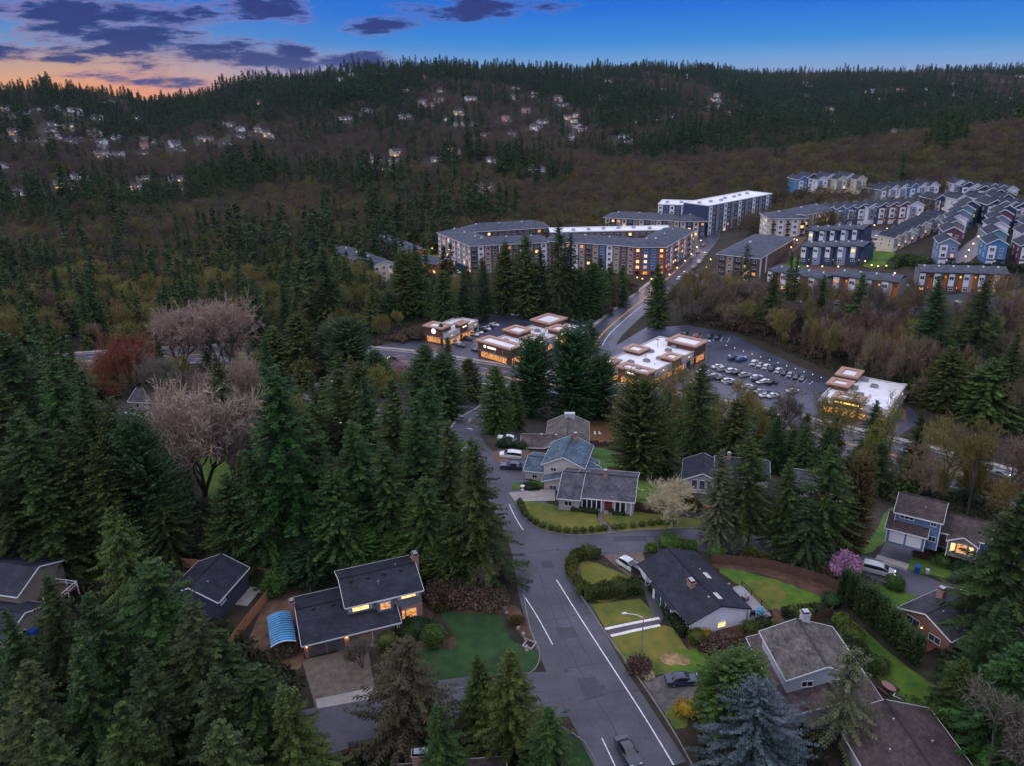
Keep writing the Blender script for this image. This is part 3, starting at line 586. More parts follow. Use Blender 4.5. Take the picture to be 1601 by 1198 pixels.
def conifer(seed, H=25., R=5., base=.06, whorl=.55, nb=7, step=.42, bl=.85, bw=.34, droop=.25, e0=.55, e1=-.25, power=.9, bulge=.0, rag=.25, parts_only=False, hang=.25, wood=True, skip=.08, asym=.12):
    rng = np.random.default_rng(seed); sp, wd = [], []
    z = H * base
    tx, ty = rng.normal(0, .006, 2)
    tones = []
    while z < H * .985:
        t = (z / H - base) / (1 - base)
        Lz = R * ((1 - t) ** power) * (1 + bulge * math.sin(math.pi * min(1, t * 1.15))) + .25
        if t < .12: Lz *= .72 + 2.3 * t
        for k in range(nb if t < .9 else max(4, nb - 2)):
            az = rng.uniform(0, 2 * math.pi)
            if rng.uniform() < skip: continue
            Lb = Lz * (1 + rng.normal(0, rag)) * (1 + asym * math.sin(az * 2 + z * .21 + seed) + asym * .7 * math.sin(az + seed * 1.7)) ; Lb = max(.35, min(Lb, Lz * 1.5))
            el = e1 + (e0 - e1) * t + rng.normal(0, .1)
            n = max(2, int(Lb / step)); s = (np.arange(n) + rng.uniform(.2, .8)) / n
            if n > 7: s = s[s > .22]
            n = len(s); dh = np.array([math.cos(az), math.sin(az), 0])
            prof = math.tan(el) * s - droop * s ** 2 + droop * .45 * s ** 4
            pos = np.array([tx * z, ty * z, z + rng.uniform(-.3, .3)])[None, :] + dh[None, :] * (Lb * s)[:, None]; pos[:, 2] += prof * Lb
            tb = rng.uniform(0, 1)
            sid = np.array([-dh[1], dh[0], 0])
            for sg in (-1, 1, 0):
                l_ = bl * (1.0 - .45 * s) * rng.uniform(.7, 1.25, n) * min(1, .45 + Lb / R * .75)
                if sg: d = dh[None, :] * rng.uniform(.35, .9, n)[:, None] + sid[None, :] * sg + np.array([0, 0, 1.0])[None, :] * (-hang + rng.normal(0, .22, n))[:, None]
                else: d = dh[None, :] + np.array([0, 0, 1.0])[None, :] * rng.normal(-hang * .4, .3, n)[:, None] + sid[None, :] * rng.normal(0, .3, n)[:, None]
                v, f = kites(pos, unit(d), l_, bw * rng.uniform(.7, 1.2, n), rng.normal(0, .5, n), rng, hang * .4)
                sp.append((v, f)); tones.append(np.clip(.62 * tb ** 1.4 + rng.uniform(0, .38, n), 0, 1))
            if wood and t < .9:
                e = np.array([tx * z, ty * z, z]); q = e + dh * Lb * .55; q[2] += (math.tan(el) * .55 - droop * .3) * Lb
                wd.append((e, q, .035 + .012 * Lb))
        z += whorl * rng.uniform(.75, 1.25) * (1 - .35 * t)
    o = 0; V, F = [], []
    for v, f in sp: V.append(v); F.append(f + o); o += len(v)
    crown = (np.concatenate(V), np.concatenate(F), 0, np.concatenate(tones))
    zs = np.linspace(0, H * .98, 7); p = np.stack([tx * zs, ty * zs, zs], 1); p[0, 2] = -1.0; r = .024 * H * (1 - zs / H) * .55 + .03
    tv, tf = limbs(p[:-1], p[1:], r[:-1], r[1:], 7); tr = [(tv, tf, 1, None)]
    if wd:
        a = np.array([q[0] for q in wd]); b = np.array([q[1] for q in wd]); rr = np.array([q[2] for q in wd]); v, f = limbs(a, b, rr, rr * .4, 3); tr.append((v, f, 1, None))
    return crown, tr
def bare(seed, H=16., spread=.5, levels=4, kids=(5, 5, 6, 6), tw=.05, up=.25, multi=1, len0=.42, twl=.9, ntw=6):
    """leafless broadleaf tree: trunk, forking limbs, fine twigs"""
    rng = np.random.default_rng(seed); segs = []; tws = []
    def grow(p, d, ln, r, lv):
        n = 4 if lv < 2 else 3
        pts = [p]; dd = d.copy()
        for i in range(n):
            dd = unit(dd + rng.normal(0, .11 + .03 * lv, 3) + np.array([0, 0, up * (.3 if lv else .1)])); pts.append(pts[-1] + dd * ln / n)
        for i in range(n): segs.append((pts[i], pts[i + 1], r * (1 - .55 * i / n), r * (1 - .55 * (i + 1) / n)))
        if lv >= levels:
            m = ntw
            for j in range(m):
                q = pts[0] + (pts[-1] - pts[0]) * rng.uniform(.1, 1); e = unit(dd + rng.normal(0, .55, 3)); tws.append((q, e, twl * rng.uniform(.5, 1.2)))
            return
        for j in range(kids[lv]):
            s = rng.uniform(.32 if lv else .45, 1.0) * n; i = min(int(s), n - 1); q = pts[i] + (pts[i + 1] - pts[i]) * (s - i)
            ax = unit(rng.normal(0, 1, 3)); ax = unit(ax - d * (ax @ dd)); ang = rng.uniform(.45, .95) * (spread / .5)
            e = unit(dd * math.cos(ang) + ax * math.sin(ang)); grow(q, e, ln * rng.uniform(.5, .78), r * rng.uniform(.38, .55), lv + 1)
    for k in range(multi):
        d = unit(np.array([rng.normal(0, .12 + .12 * (multi > 1)), rng.normal(0, .12 + .12 * (multi > 1)), 1.0])); grow(np.array([rng.normal(0, .25 * (multi > 1)), rng.normal(0, .25 * (multi > 1)), -.5]), d, H * len0, .014 * H + .06, 0)
    zmax = max(s[1][2] for s in segs); k = H / (zmax + .6)
    a = np.array([s[0] for s in segs]) * k; b = np.array([s[1] for s in segs]) * k; r0 = np.maximum(np.array([s[2] for s in segs]), .03); r1 = np.maximum(np.array([s[3] for s in segs]), .024)
    big = r0 > .085
    out = []
    v, f = limbs(a[big], b[big], r0[big], r1[big], 6); trunk = [(v, f, 1, None)]
    v, f = limbs(a[~big], b[~big], r0[~big], r1[~big], 3); crown = [(v, f, 0, np.repeat(rng.uniform(0, 1, (~big).sum()), 1).tolist() * 3)]
    crown = [(v, f, 0, np.tile(rng.uniform(.1, .8, (~big).sum()), 3))]
    q = np.array([t[0] for t in tws]) * k; e = np.array([t[1] for t in tws]); l_ = np.array([t[2] for t in tws])
    v, f = kites(q, e, l_, np.full(len(q), tw), rng.uniform(0, 3, len(q)), rng); crown.append((v, f, 0, rng.uniform(.2, 1, len(q))))
    v, f, mi, tn = join(crown); return (v, f, 0, tn), trunk, float(np.percentile(np.hypot(b[:, 0], b[:, 1]), 97))
def leafclump(seed, n, rx, ry, rz, size, clumps=40, cz=None, shell=.75, flat=False):
    """a bush: leaves gathered in clumps through an ellipsoid standing on the ground"""
    rng = np.random.default_rng(seed); c = unit(rng.normal(0, 1, (clumps, 3))); c *= rng.uniform(shell * .6, 1, (clumps, 1)); c[:, 2] = np.abs(c[:, 2]) if flat else c[:, 2]
    ct = rng.uniform(0, 1, clumps); k = rng.integers(0, clumps, n)
    p = c[k] + rng.normal(0, .2, (n, 3)); r = np.linalg.norm(p, axis=1, keepdims=True); p = np.where(r > 1.08, p / r * 1.08, p)
    d = unit(p + rng.normal(0, .7, (n, 3))); base = p * np.array([rx, ry, rz]); base[:, 2] += rz * .98 if cz is None else cz
    base[:, 2] = np.maximum(base[:, 2], .05)
    v, f = kites(base, d, size * rng.uniform(.6, 1.3, n), size * .6 * rng.uniform(.7, 1.2, n), rng.uniform(0, 3, n), rng)
    return (v, f, 0, np.clip(.6 * ct[k] + rng.uniform(0, .4, n), 0, 1))
def blobmesh(rx, ry, rz, cz, k=.82):
    mb = MB(); nu, nv = 12, 7
    vs = [(rx * k * math.cos(2 * math.pi * i / nu) * math.sin(math.pi * j / nv), ry * k * math.sin(2 * math.pi * i / nu) * math.sin(math.pi * j / nv), max(.02, cz + rz * k * math.cos(math.pi * j / nv))) for j in range(nv + 1) for i in range(nu)]
    fs = [(j * nu + i, j * nu + (i + 1) % nu, (j + 1) * nu + (i + 1) % nu, (j + 1) * nu + i) for j in range(nv) for i in range(nu)]
    return np.array(vs), np.array(fs), 0, np.full(len(fs), .2)

# ---- prototypes: near trees keep crown and trunk apart, the rest are one mesh
HI = {}
def hi(kind, i, crown, trunk, H, R, mf, mb_):
    c = treemesh(kind + '_crown', [crown], [mf]); t = treemesh(kind + '_trunk', [(v, f, 0, n) for v, f, _, n in trunk], [mb_]); HI.setdefault(kind, []).append((c, t, H, R))
for i, (bs, pw, dr, sk) in enumerate(((.05, .9, .25, .08), (.14, .75, .4, .18), (.04, 1.05, .18, .1), (.1, .65, .32, .22), (.03, .85, .5, .1))): c, t = conifer(10 + i, 28, 5.0, base=bs, power=pw, droop=dr, skip=sk, whorl=.46, nb=9, step=.27, bl=.78, bw=.25, rag=.3, asym=.16); hi('fir', i, c, t, 28, 5.2, FOL['fir'], M_barkf)
for i in range(3): c, t = conifer(30 + i, 22, 4.0, base=.02, whorl=.40, nb=11, step=.3, bl=.7, bw=.28, droop=.35, e0=.8, e1=.05, power=.6, bulge=.3, rag=.14, hang=.55); hi('cedar', i, c, t, 22, 4.0, FOL['cedar'], M_barkf)
for i in range(2): c, t = conifer(40 + i, 24, 5.0, base=.04, whorl=.62, nb=8, step=.36, bl=.9, bw=.26, droop=.5, e0=.5, e1=-.05, power=.85, rag=.28, hang=.6); hi('hemlock', i, c, t, 24, 5.0, FOL['hemlock'], M_barkf)
for i in range(2): c, t = conifer(50 + i, 20, 5.4, base=.02, whorl=.38, nb=13, step=.34, bl=.75, bw=.34, droop=.2, e0=.9, e1=.2, power=.34, bulge=.3, rag=.14, hang=.15); hi('dense', i, c, t, 20, 6.0, FOL['dense'], M_barkf)
for i in range(1): c, t = conifer(60 + i, 17, 6.2, base=.02, whorl=.36, nb=12, step=.26, bl=.62, bw=.19, droop=.12, e0=.65, e1=.0, power=.8, rag=.18, hang=.2); hi('spruce', i, c, t, 17, 6.2, FOL['spruce'], M_barkf)
for i in range(1): c, t = conifer(65 + i, 22, 3.4, base=.05, whorl=.7, nb=5, step=.34, bl=.75, bw=.26, droop=.4, e0=.5, e1=-.3, power=.5, rag=.4, hang=.6); hi('moss', i, c, t, 22, 3.4, FOL['moss'], M_barkf)
for i in range(3): c, t, r = bare(70 + i, 16, .5, 4, (5, 5, 5, 4), tw=.07, ntw=8); hi('bare', i, c, t, 16, r, TWIG['brown'], M_barkd)
for i in range(2): c, t, r = bare(80 + i, 14, .5, 4, (6, 5, 5, 4), multi=3, up=.35, tw=.06, ntw=6); hi('fan', i, c, t, 14, r, TWIG['pinkish'], M_barkd)
MID = {}
def mid(kind, crown, trunk, H, R, mf, mb_): MID.setdefault(kind, []).append((treemesh(kind + '_tree', [crown] + trunk, [mf, mb_]), H, R))
for i, (bs, pw, sk) in enumerate(((.05, .9, .06), (.2, .7, .16), (.03, 1.1, .1), (.12, .55, .2), (.08, .8, .12))): c, t = conifer(110 + i, 26, 4.6, base=bs, power=pw, skip=sk, whorl=.8, nb=8, step=.55, bl=1.2, bw=.45, rag=.3, asym=.15, wood=False); mid('fir', c, t, 26, 4.6, FOL['fir'], M_barkf)
for i in range(3): c, t = conifer(130 + i, 21, 3.6, base=.02, whorl=.75, nb=8, step=.6, bl=1.15, bw=.58, droop=.35, e0=.8, e1=.05, power=.75, bulge=.25, rag=.16, hang=.5, wood=False); mid('cedar', c, t, 21, 3.6, FOL['cedar'], M_barkf)
for i in range(4): c, t, r = bare(150 + i, 15, .5, 3, (6, 7, 7), tw=.10, twl=1.5, ntw=9); mid('bare', c, t, 15, r, TWIG['brown'], M_barkd)
LOW = []
MIDF = 1
for i in range(4): c, t = conifer(210 + i, 24, 4.4, whorl=1.7, nb=6, step=1.2, bl=2.1, bw=1.1, rag=.25, wood=False); LOW.append(('fir', treemesh('far_fir', [c] + t, [FOL['fir'], M_barkf])))
def fuzz(seed, H=13., R=5., n=620, w_=.2, l_=1.7):
    rng = np.random.default_rng(seed); p = unit(rng.normal(0, 1, (n, 3))) * rng.uniform(.35, 1, (n, 1)) ** .6; lump = 1 + .22 * np.sin(p[:, 0] * 5 + seed) * np.cos(p[:, 1] * 4.2) ; p *= lump[:, None]
    b = p * np.array([R, R, H * .36]); b[:, 2] += H * .58; d = unit(p * np.array([1, 1, .7]) + np.array([0, 0, .75]) + rng.normal(0, .3, (n, 3)))
    v, f = kites(b - d * l_ * .5, d, l_ * rng.uniform(.6, 1.3, n), w_ * rng.uniform(.6, 1.3, n), rng.uniform(0, 3, n), rng); k = 14; e = p[:k] * np.array([R, R, H * .36]) * .8; e[:, 2] += H * .55
    tv, tf = limbs(np.tile([[0, 0, -1.0]], (1, 1)), np.array([[0, 0, H * .4]]), np.array([.2]), np.array([.12]), 5); bv, bf = limbs(np.tile([[0, 0, H * .3]], (k, 1)), e, np.full(k, .09), np.full(k, .03), 3)
    return (v, f, 0, rng.uniform(0, 1, n)), [(tv, tf, 1, None), (bv, bf, 1, None)]
for i in range(3): c, t = fuzz(270 + i, 13, 5.0, 2100, .12, 1.25); mid('round', c, t, 13, 5.0, TWIG['olive'], M_barkd)
for i in range(4): c, t = fuzz(250 + i); LOW.append(('bare', treemesh('far_bare', [c] + t, [TWIG['far'], M_barkd])))
for i in range(2): c, t = fuzz(260 + i, 12, 5.2); LOW.append(('olive', treemesh('far_olive', [c] + t, [TWIG['farolive'], M_barkd])))

def setmat(o, m):
    if m is not None and len(o.material_slots): o.material_slots[0].link = 'OBJECT'; o.material_slots[0].material = m
def topspot(tx, ty, by):
    """ground spot and height of an upright thing whose top shows at (tx, ty) and whose foot stands at row by"""
    bx = tx
    for _ in range(6):
        g = P(bx, by); lo, hi_ = 0.5, 70
        for _ in range(24):
            h = (lo + hi_) / 2
            if Qp(g + np.array([0, 0, h]))[1] > ty: lo = h
            else: hi_ = h
        bx += tx - Qp(g + np.array([0, 0, h]))[0]
    return g, h
TREESPOTS = []
rngT = random.Random(5)
def near_tree(kind, name, tx, ty, by, wpx, label, mf=None, cat='tree', idx=None, group=None):
    """wpx: crown width in photo pixels"""
    g, h = topspot(tx, ty, by); z = (g + np.array([0, 0, h * .35]) - CAMP) @ FW; rad = wpx / 2 / FPX * z
    lst = HI[kind]; c, t, H, Rr = lst[rngT.randrange(len(lst)) if idx is None else idx]
    e = thing(name, label, cat, g, rngT.uniform(0, 6.28), group); e.scale = (rad / Rr, rad / Rr, h / H); e.rotation_euler[0] = rngT.gauss(0, .022); e.rotation_euler[1] = rngT.gauss(0, .022)
    mkobj('trunk', t, e); oc = mkobj('crown', c, e); setmat(oc, mf); TREESPOTS.append((g[0], g[1], rad)); return e
def mid_tree(kind, name, x, y, h, rad, label, group, mf=None, cat='tree'):
    lst = MID[kind]; me, H, Rr = lst[rngT.randrange(len(lst))]
    o = mkobj(name, me, None, (x, y, Tz(x, y)), rngT.uniform(0, 6.28), (rad / Rr, rad / Rr, h / H)); setmat(o, mf); return tag(o, label, cat, group)
# ------------------------------------------------------------------ building kit
def siding(name, c, per=.2): return mat(name, c, .7, .1, 2, stripe=(2, per, .28))
M_trim = mat('white_trim', (.66, .66, .68), .6, .08, 2); M_dtrim = mat('dark_trim', (.02, .02, .025), .5, .1, 2); M_gut = mat('gutter', (.5, .49, .5), .5, .1, 2)
M_brick = brickmat('red_brick', (.21, .085, .06), (.34, .17, .13), (.30, .26, .24)); M_brickd = brickmat('dark_brick', (.10, .04, .03), (.16, .065, .05), (.12, .09, .08))
M_glass = mat('dark_glass', (.012, .015, .022), .08, .2, 1, spec=.8); M_glassb = mat('sky_glass', (.05, .07, .10), .12, .3, .8, spec=.9)
M_metal = mat('galvanised', (.38, .39, .41), .4, .15, 2, metal=.6); M_black = mat('black_metal', (.015, .015, .017), .45, .1, 2); M_wood = mat('cedar_wood', (.30, .135, .07), .8, .25, 3, rand=.12); M_dwood = mat('weathered_wood', (.085, .045, .032), .85, .3, 3, rand=.15)
M_lit = emit('lit_window', (1.0, .56, .17), 1.5, .5); M_lit2 = emit('lit_window_amber', (1.0, .36, .06), .8, .6); M_lamp = emit('lamp_glow', (1.0, .55, .18), 5.0); M_shop = emit('shop_window_glow', (1.0, .40, .10), .55, 1.0); M_head = emit('headlamp', (1.0, .9, .75), 4.0); M_tail = emit('tail_lamp', (1.0, .05, .02), 1.2); M_sign = emit('lit_sign', (1.0, .95, .85), 1.4)
WCACHE = {}
def win(par, x, y, z, w, h, face='f', pane=None, mull=1, fr=None, rail=False, t=.07, nm='window', shutter=None):
    """window centred at (x, z) on the wall plane: frame with mullions and sill, pane as its own sub-part"""
    fr = fr or M_trim; key = (round(w, 2), round(h, 2), mull, rail, fr.name, t)
    if key not in WCACHE:
        mb = MB(); b = t
        mb.box(-w / 2, w / 2, -.07, .04, h / 2 - b, h / 2); mb.box(-w / 2 - .05, w / 2 + .05, -.11, .04, -h / 2, -h / 2 + b)
        mb.box(-w / 2, -w / 2 + b, -.068, .04, -h / 2 + b, h / 2 - b); mb.box(w / 2 - b, w / 2, -.068, .04, -h / 2 + b, h / 2 - b)
        for i in range(mull): xx = -w / 2 + w * (i + 1) / (mull + 1); mb.box(xx - b * .4, xx + b * .4, -.06, .03, -h / 2 + b, h / 2 - b)
        if rail: mb.box(-w / 2 + b, w / 2 - b, -.055, .03, -b * .35, b * .35)
        pb = MB().box(-w / 2 + b, w / 2 - b, -.035, 0, -h / 2 + b, h / 2 - b)
        WCACHE[key] = (mb.mesh('window', [fr]), pb.mesh('pane', [M_glass]))
    a, p = WCACHE[key]
    rz = {'f': 0, 'b': math.pi, 'l': -math.pi / 2, 'r': math.pi / 2}[face] if isinstance(face, str) else face
    o = mkobj(nm, a, par, (x, y, z), rz); q = mkobj('pane', p, o)
    if pane is not None: setmat(q, pane)
    return o
def slab_roof(par, quads, th, m, name='roof'):
    """roof planes given by their top corners, each a real slab"""
    mb = MB()
    for q in quads:
        n = len(q); top = [tuple(p) for p in q]; bot = [(p[0], p[1], p[2] - th) for p in q]
        mb.add(top + bot, [tuple(range(n)), tuple(range(2 * n - 1, n - 1, -1))] + [(i, n + i, n + (i + 1) % n, (i + 1) % n) for i in range(n)])
    me = mb.mesh(name, m); uvroof(me); return mkobj(name, me, par)
def gable(par, x0, x1, y0, y1, ze, rise, ax='x', wall=None, roof=None, oh=.5, og=.3, th=.16, z0=-.4, ridge=.5, trim=None, wallname='wall', nowall=False, fscale=.2):
    """gabled volume: walls with gable ends, two roof slabs, fascia boards. ax = ridge direction; ze = wall height at the eave"""
    trim = trim or M_trim
    if ax == 'x': a0, a1, b0, b1 = x0, x1, y0, y1
    else: a0, a1, b0, b1 = y0, y1, x0, x1
    bm_ = b0 + (b1 - b0) * ridge; zr = ze + rise
    if not nowall: MB().extr([(b0, z0), (b1, z0), (b1, ze), (bm_, zr - .02), (b0, ze)], a0, a1, ax).build(wallname, wall, par)
    s0 = rise / (bm_ - b0); s1 = rise / (b1 - bm_); A0, A1 = a0 - og, a1 + og; up = th + .015
    e0 = (b0 - oh, ze - s0 * oh + up); e1 = (b1 + oh, ze - s1 * oh + up); rr = (bm_, zr + up)
    pt = (lambda a, p: (a, p[0], p[1])) if ax == 'x' else (lambda a, p: (p[0], a, p[1]))
    ro = slab_roof(par, [[pt(A0, e0), pt(A1, e0), pt(A1, rr), pt(A0, rr)], [pt(A0, rr), pt(A1, rr), pt(A1, e1), pt(A0, e1)]], th, roof)
    mb = MB(); f = fscale
    for e, sg in ((e0, -1), (e1, 1)): 
        if ax == 'x': mb.box(A0, A1, e[0] + (sg * .03 if sg > 0 else -.06), e[0] + (.06 if sg > 0 else -.03), e[1] - f, e[1] + .03)
        else: mb.box(e[0] + (.03 if sg > 0 else -.06), e[0] + (.06 if sg > 0 else -.03), A0, A1, e[1] - f, e[1] + .03)
    for A in (A0 - .035, A1 + .035):
        for e in (e0, e1):
            mb.bar(pt(A, (e[0], e[1] - f * .35)), pt(A, (rr[0], rr[1] - f * .35)), .05, f)
    mb.build('fascia', trim, ro)
    rc = MB(); rc.bar(pt(A0, (rr[0], rr[1] + .02)), pt(A1, (rr[0], rr[1] + .02)), .3, .07); rc.build('ridge_cap', roof, ro)
    return ro
def hip(par, x0, x1, y0, y1, ze, rise, wall, roof, oh=.6, z0=-.4, th=.2, inset=None, trim=None, nowall=False):
    """hipped volume; the ridge runs along the longer side"""
    if not nowall: MB().box(x0, x1, y0, y1, z0, ze).build('wall', wall, par)
    X0, X1, Y0, Y1 = x0 - oh, x1 + oh, y0 - oh, y1 + oh; z = ze + th * .9
    if X1 - X0 >= Y1 - Y0: d = (Y1 - Y0) / 2 if inset is None else inset; ra = (X0 + d, (Y0 + Y1) / 2, z + rise); rb = (X1 - d, (Y0 + Y1) / 2, z + rise)
    else: d = (X1 - X0) / 2 if inset is None else inset; ra = ((X0 + X1) / 2, Y0 + d, z + rise); rb = ((X0 + X1) / 2, Y1 - d, z + rise)
    c = [(X0, Y0, z), (X1, Y0, z), (X1, Y1, z), (X0, Y1, z)]
    if X1 - X0 >= Y1 - Y0: qs = [[c[0], c[1], rb, ra], [c[1], c[2], rb], [c[2], c[3], ra, rb], [c[3], c[0], ra]]
    else: qs = [[c[0], c[1], ra], [c[1], c[2], rb, ra], [c[2], c[3], rb], [c[3], c[0], ra, rb]]
    ro = slab_roof(par, qs, th, roof)
    mb = MB(); f = .25
    mb.box(X0, X1, Y0 - .06, Y0 - .02, z - f, z + .02); mb.box(X0, X1, Y1 + .02, Y1 + .06, z - f, z + .02); mb.box(X0 - .06, X0 - .02, Y0, Y1, z - f, z + .02); mb.box(X1 + .02, X1 + .06, Y0, Y1, z - f, z + .02)
    mb.build('fascia', trim or M_trim, ro); return ro
def garage(par, x0, x1, y, h, m, face='f', rows=4, cols=4):
    mb = MB(); w = x1 - x0; mb.box(0, w, 0, .05, 0, h)
    for i in range(rows):
        for j in range(cols): mb.box(w * j / cols + .07, w * (j + 1) / cols - .07, -.03, .0, h * i / rows + .06, h * (i + 1) / rows - .06)
    return mb.build('garage_door', m, par, loc=(x0, y, .02), rot={'f': 0, 'r': math.pi / 2, 'l': -math.pi / 2}[face])
def chimney(par, x, y, z0, z1, w=.7, d=.9, m=None, cap=True):
    mb = MB(); mb.box(-w / 2, w / 2, -d / 2, d / 2, z0, z1, 0); mb.box(-w / 2 - .08, w / 2 + .08, -d / 2 - .08, d / 2 + .08, z1 - .18, z1, 0)
    if cap: mb.box(-w * .28, w * .28, -d * .28, d * .28, z1, z1 + .22, 1); mb.box(-w * .4, w * .4, -d * .4, d * .4, z1 + .22, z1 + .28, 1)
    return mb.build('chimney', [m or M_brick, M_metal], par, loc=(x, y, 0))
def vent(par, x, y, z, h=.45, r=.07, m=None):
    mb = MB().tube([(0, 0, -.2), (0, 0, h)], r, 8).tube([(0, 0, h - .1), (0, 0, h + .04)], r * 1.7, 8); return mb.build('vent_pipe', m or M_metal, par, loc=(x, y, z))
def boxvent(par, x, y, z): return MB().box(-.22, .22, -.2, .2, -.1, .16).build('roof_vent', M_black, par, loc=(x, y, z))
def post(par, x, y, z0, z1, w=.12, m=None): return MB().box(-w / 2, w / 2, -w / 2, w / 2, z0, z1).build('post', m or M_trim, par, loc=(x, y, 0))
def lamp(par, x, y, z, e=6, col=(1, .62, .28), glow=True):
    """a lit lamp: glowing globe and the light it throws"""
    o = MB().tube([(0, 0, -.09), (0, 0, -.03), (0, 0, .05), (0, 0, .09)], [.05, .09, .09, .04], 8).build('lamp', M_lamp, par, loc=(x, y, z))
    if e:
        ld = bpy.data.lights.new('lamp_light', 'POINT'); ld.energy = e; ld.color = col; ld.shadow_soft_size = .12; lo = bpy.data.objects.new('lamp_light', ld); COL.objects.link(lo); lo.parent = o; lo.location = (0, -.15, -.12)
    return o
def housebase(name, label, x, y, ang, z=None, cat='house', group=None):
    return thing(name, label, cat, (x, y, Tz(x, y) if z is None else z), R_(ang), group)

# ------------------------------------------------------------------ neighbourhood houses
S_navy = shingle('shingle_charcoal', (.017, .020, .031)); S_grey = shingle('shingle_grey', (.062, .062, .072)); S_teal = shingle('shingle_slate_blue', (.065, .10, .13)); S_brown = shingle('shingle_brown', (.058, .04, .037)); S_tan = shingle('shingle_taupe', (.088, .076, .066), .4); S_dgrey = shingle('shingle_dark_grey', (.036, .037, .045)); S_red = shingle('shingle_reddish', (.14, .055, .045))
W_grey = siding('siding_grey', (.16, .15, .17)); W_white = siding('siding_white', (.66, .66, .70)); W_cream = siding('siding_cream', (.52, .47, .44)); W_blue = siding('siding_blue', (.10, .155, .27)); W_navy = siding('siding_navy', (.035, .04, .065)); W_tan = siding('siding_tan', (.26, .14, .10)); W_dk = siding('siding_dark', (.10, .09, .09)); W_pale = siding('siding_pale_grey', (.36, .34, .36)); W_taupe = siding('siding_taupe', (.2, .17, .14))
M_gdoor = mat('garage_grey', (.10, .10, .115), .5, .1, 1); M_gwhite = mat('garage_white', (.62, .62, .65), .5, .06, 1); M_shut = mat('shutter', (.42, .43, .5), .6, .1, 2)

# 1. the two-storey house with the charcoal roof and the green lawn
h = housebase('split_level_house', 'two-storey grey house with charcoal roof, brick corner and lit windows above a wide driveway', -30.3, 89.77, 19.7, 0)
gable(h, .45, 14.0, .55, 11.4, 2.6, 1.85, 'x', None, S_navy, .55, .35, nowall=True)
MB().extr([(.55, -.3), (11.4, -.3), (11.4, 2.6), (5.97, 4.43), (.55, 2.6)], .45, .75, 'x').build('gable_wall', M_brick, h)
MB().box(.75, 6.4, 5.5, 5.6, -.3, 3.6).box(.75, 1.0, .6, 5.5, -.3, 2.6).box(6.2, 6.4, .6, 5.5, -.3, 2.6).build('garage_wall', W_grey, h)
for a_, b_, c_ in ((.62, 1.0, .6), (6.05, 6.75, 3.0), (3.4, 3.62, .62)): MB().box(a_, b_, .5, c_, -.3, 2.55).build('brick_pier', M_brick, h)
garage(h, 1.02, 3.38, .6, 2.2, M_gdoor); garage(h, 3.64, 6.0, .6, 2.2, M_gdoor)
MB().box(.8, 6.1, .52, .62, 2.22, 2.6).build('garage_header', W_grey, h)
MB().box(6.75, 15, 2.7, 2.9, -.3, 3.2).build('porch_wall', M_brickd, h); post(h, 10.1, .7, -.3, 2.5); post(h, 13.8, .7, -.3, 2.5)
d = MB().box(-.5, .5, -.05, .05, 0, 2.05).box(-.38, .38, -.08, -.05, .2, .9).box(-.38, .38, -.08, -.05, 1.1, 1.9).build('front_door', M_dwood, h, loc=(8.3, 2.66, .1)); MB().box(.34, .4, -.14, -.05, .95, 1.05).build('handle', M_metal, d)
MB().box(6.75, 14.2, .5, 2.7, -.3, .06).build('porch_floor', M_conc, h)
MB().box(7.2, 18.2, 3.1, 11.9, 2.0, 5.3).build('upper_wall', W_grey, h); MB().box(14.25, 18.2, 3.0, 11.8, -.3, 2.75).build('brick_wall', M_brick, h)
gable(h, 7.1, 18.2, 3.1, 11.9, 5.3, 1.65, 'x', W_grey, S_navy, .5, .3, z0=5.2, wallname='gable_end')
mb = MB().prism([(11.2, 3.1), (11.6, 2.35), (13.6, 2.35), (14.0, 3.1)], 3.1, 5.05); mb.build('bay', W_grey, h)
win(h, 9.1, 3.08, 4.5, 2.5, .95, 'f', M_lit, 0); win(h, 12.6, 2.33, 4.35, 1.5, 1.1, 'f', M_lit2, 1); win(h, 16.2, 3.08, 4.75, 2.3, .9, 'f', M_lit, 0); win(h, 15.1, 2.98, 1.55, .85, 1.5, 'f', M_lit2, 0, rail=True); win(h, 16.45, 2.98, 1.6, 1.6, 1.45, 'f', M_lit2, 1)
for xx in (7.55, 10.62, 14.8, 17.6): MB().box(-.2, .2, -.06, 0, -.48, .48).build('shutter', M_shut, h, loc=(xx, 3.08, 4.5 if xx < 12 else 4.75))
chimney(h, 18.75, 8.6, -.3, 7.9, .8, 1.3); chimney(h, -.2, 7.4, -.3, 5.2, .7, 1.0)
for xx in (8.5, 11, 13.5, 16): boxvent(h, xx, 6.6, 6.85)
vent(h, 12.3, 5.2, 6.3, .5); vent(h, 15.5, 7.9, 7.0, .3); vent(h, 6.4, 4.6, 4.1, .6, .08, M_black); boxvent(h, 2.6, 5.3, 4.45); boxvent(h, 5.5, 5.3, 4.45)
lamp(h, 6.4, .42, 2.0, 14); lamp(h, .8, .42, 2.0, 7); lamp(h, 9.0, 2.5, 2.2, 12); MB().tube([(14.1, .5, 2.4), (14.05, .62, -.2)], .05, 6).build('downspout', M_trim, h)
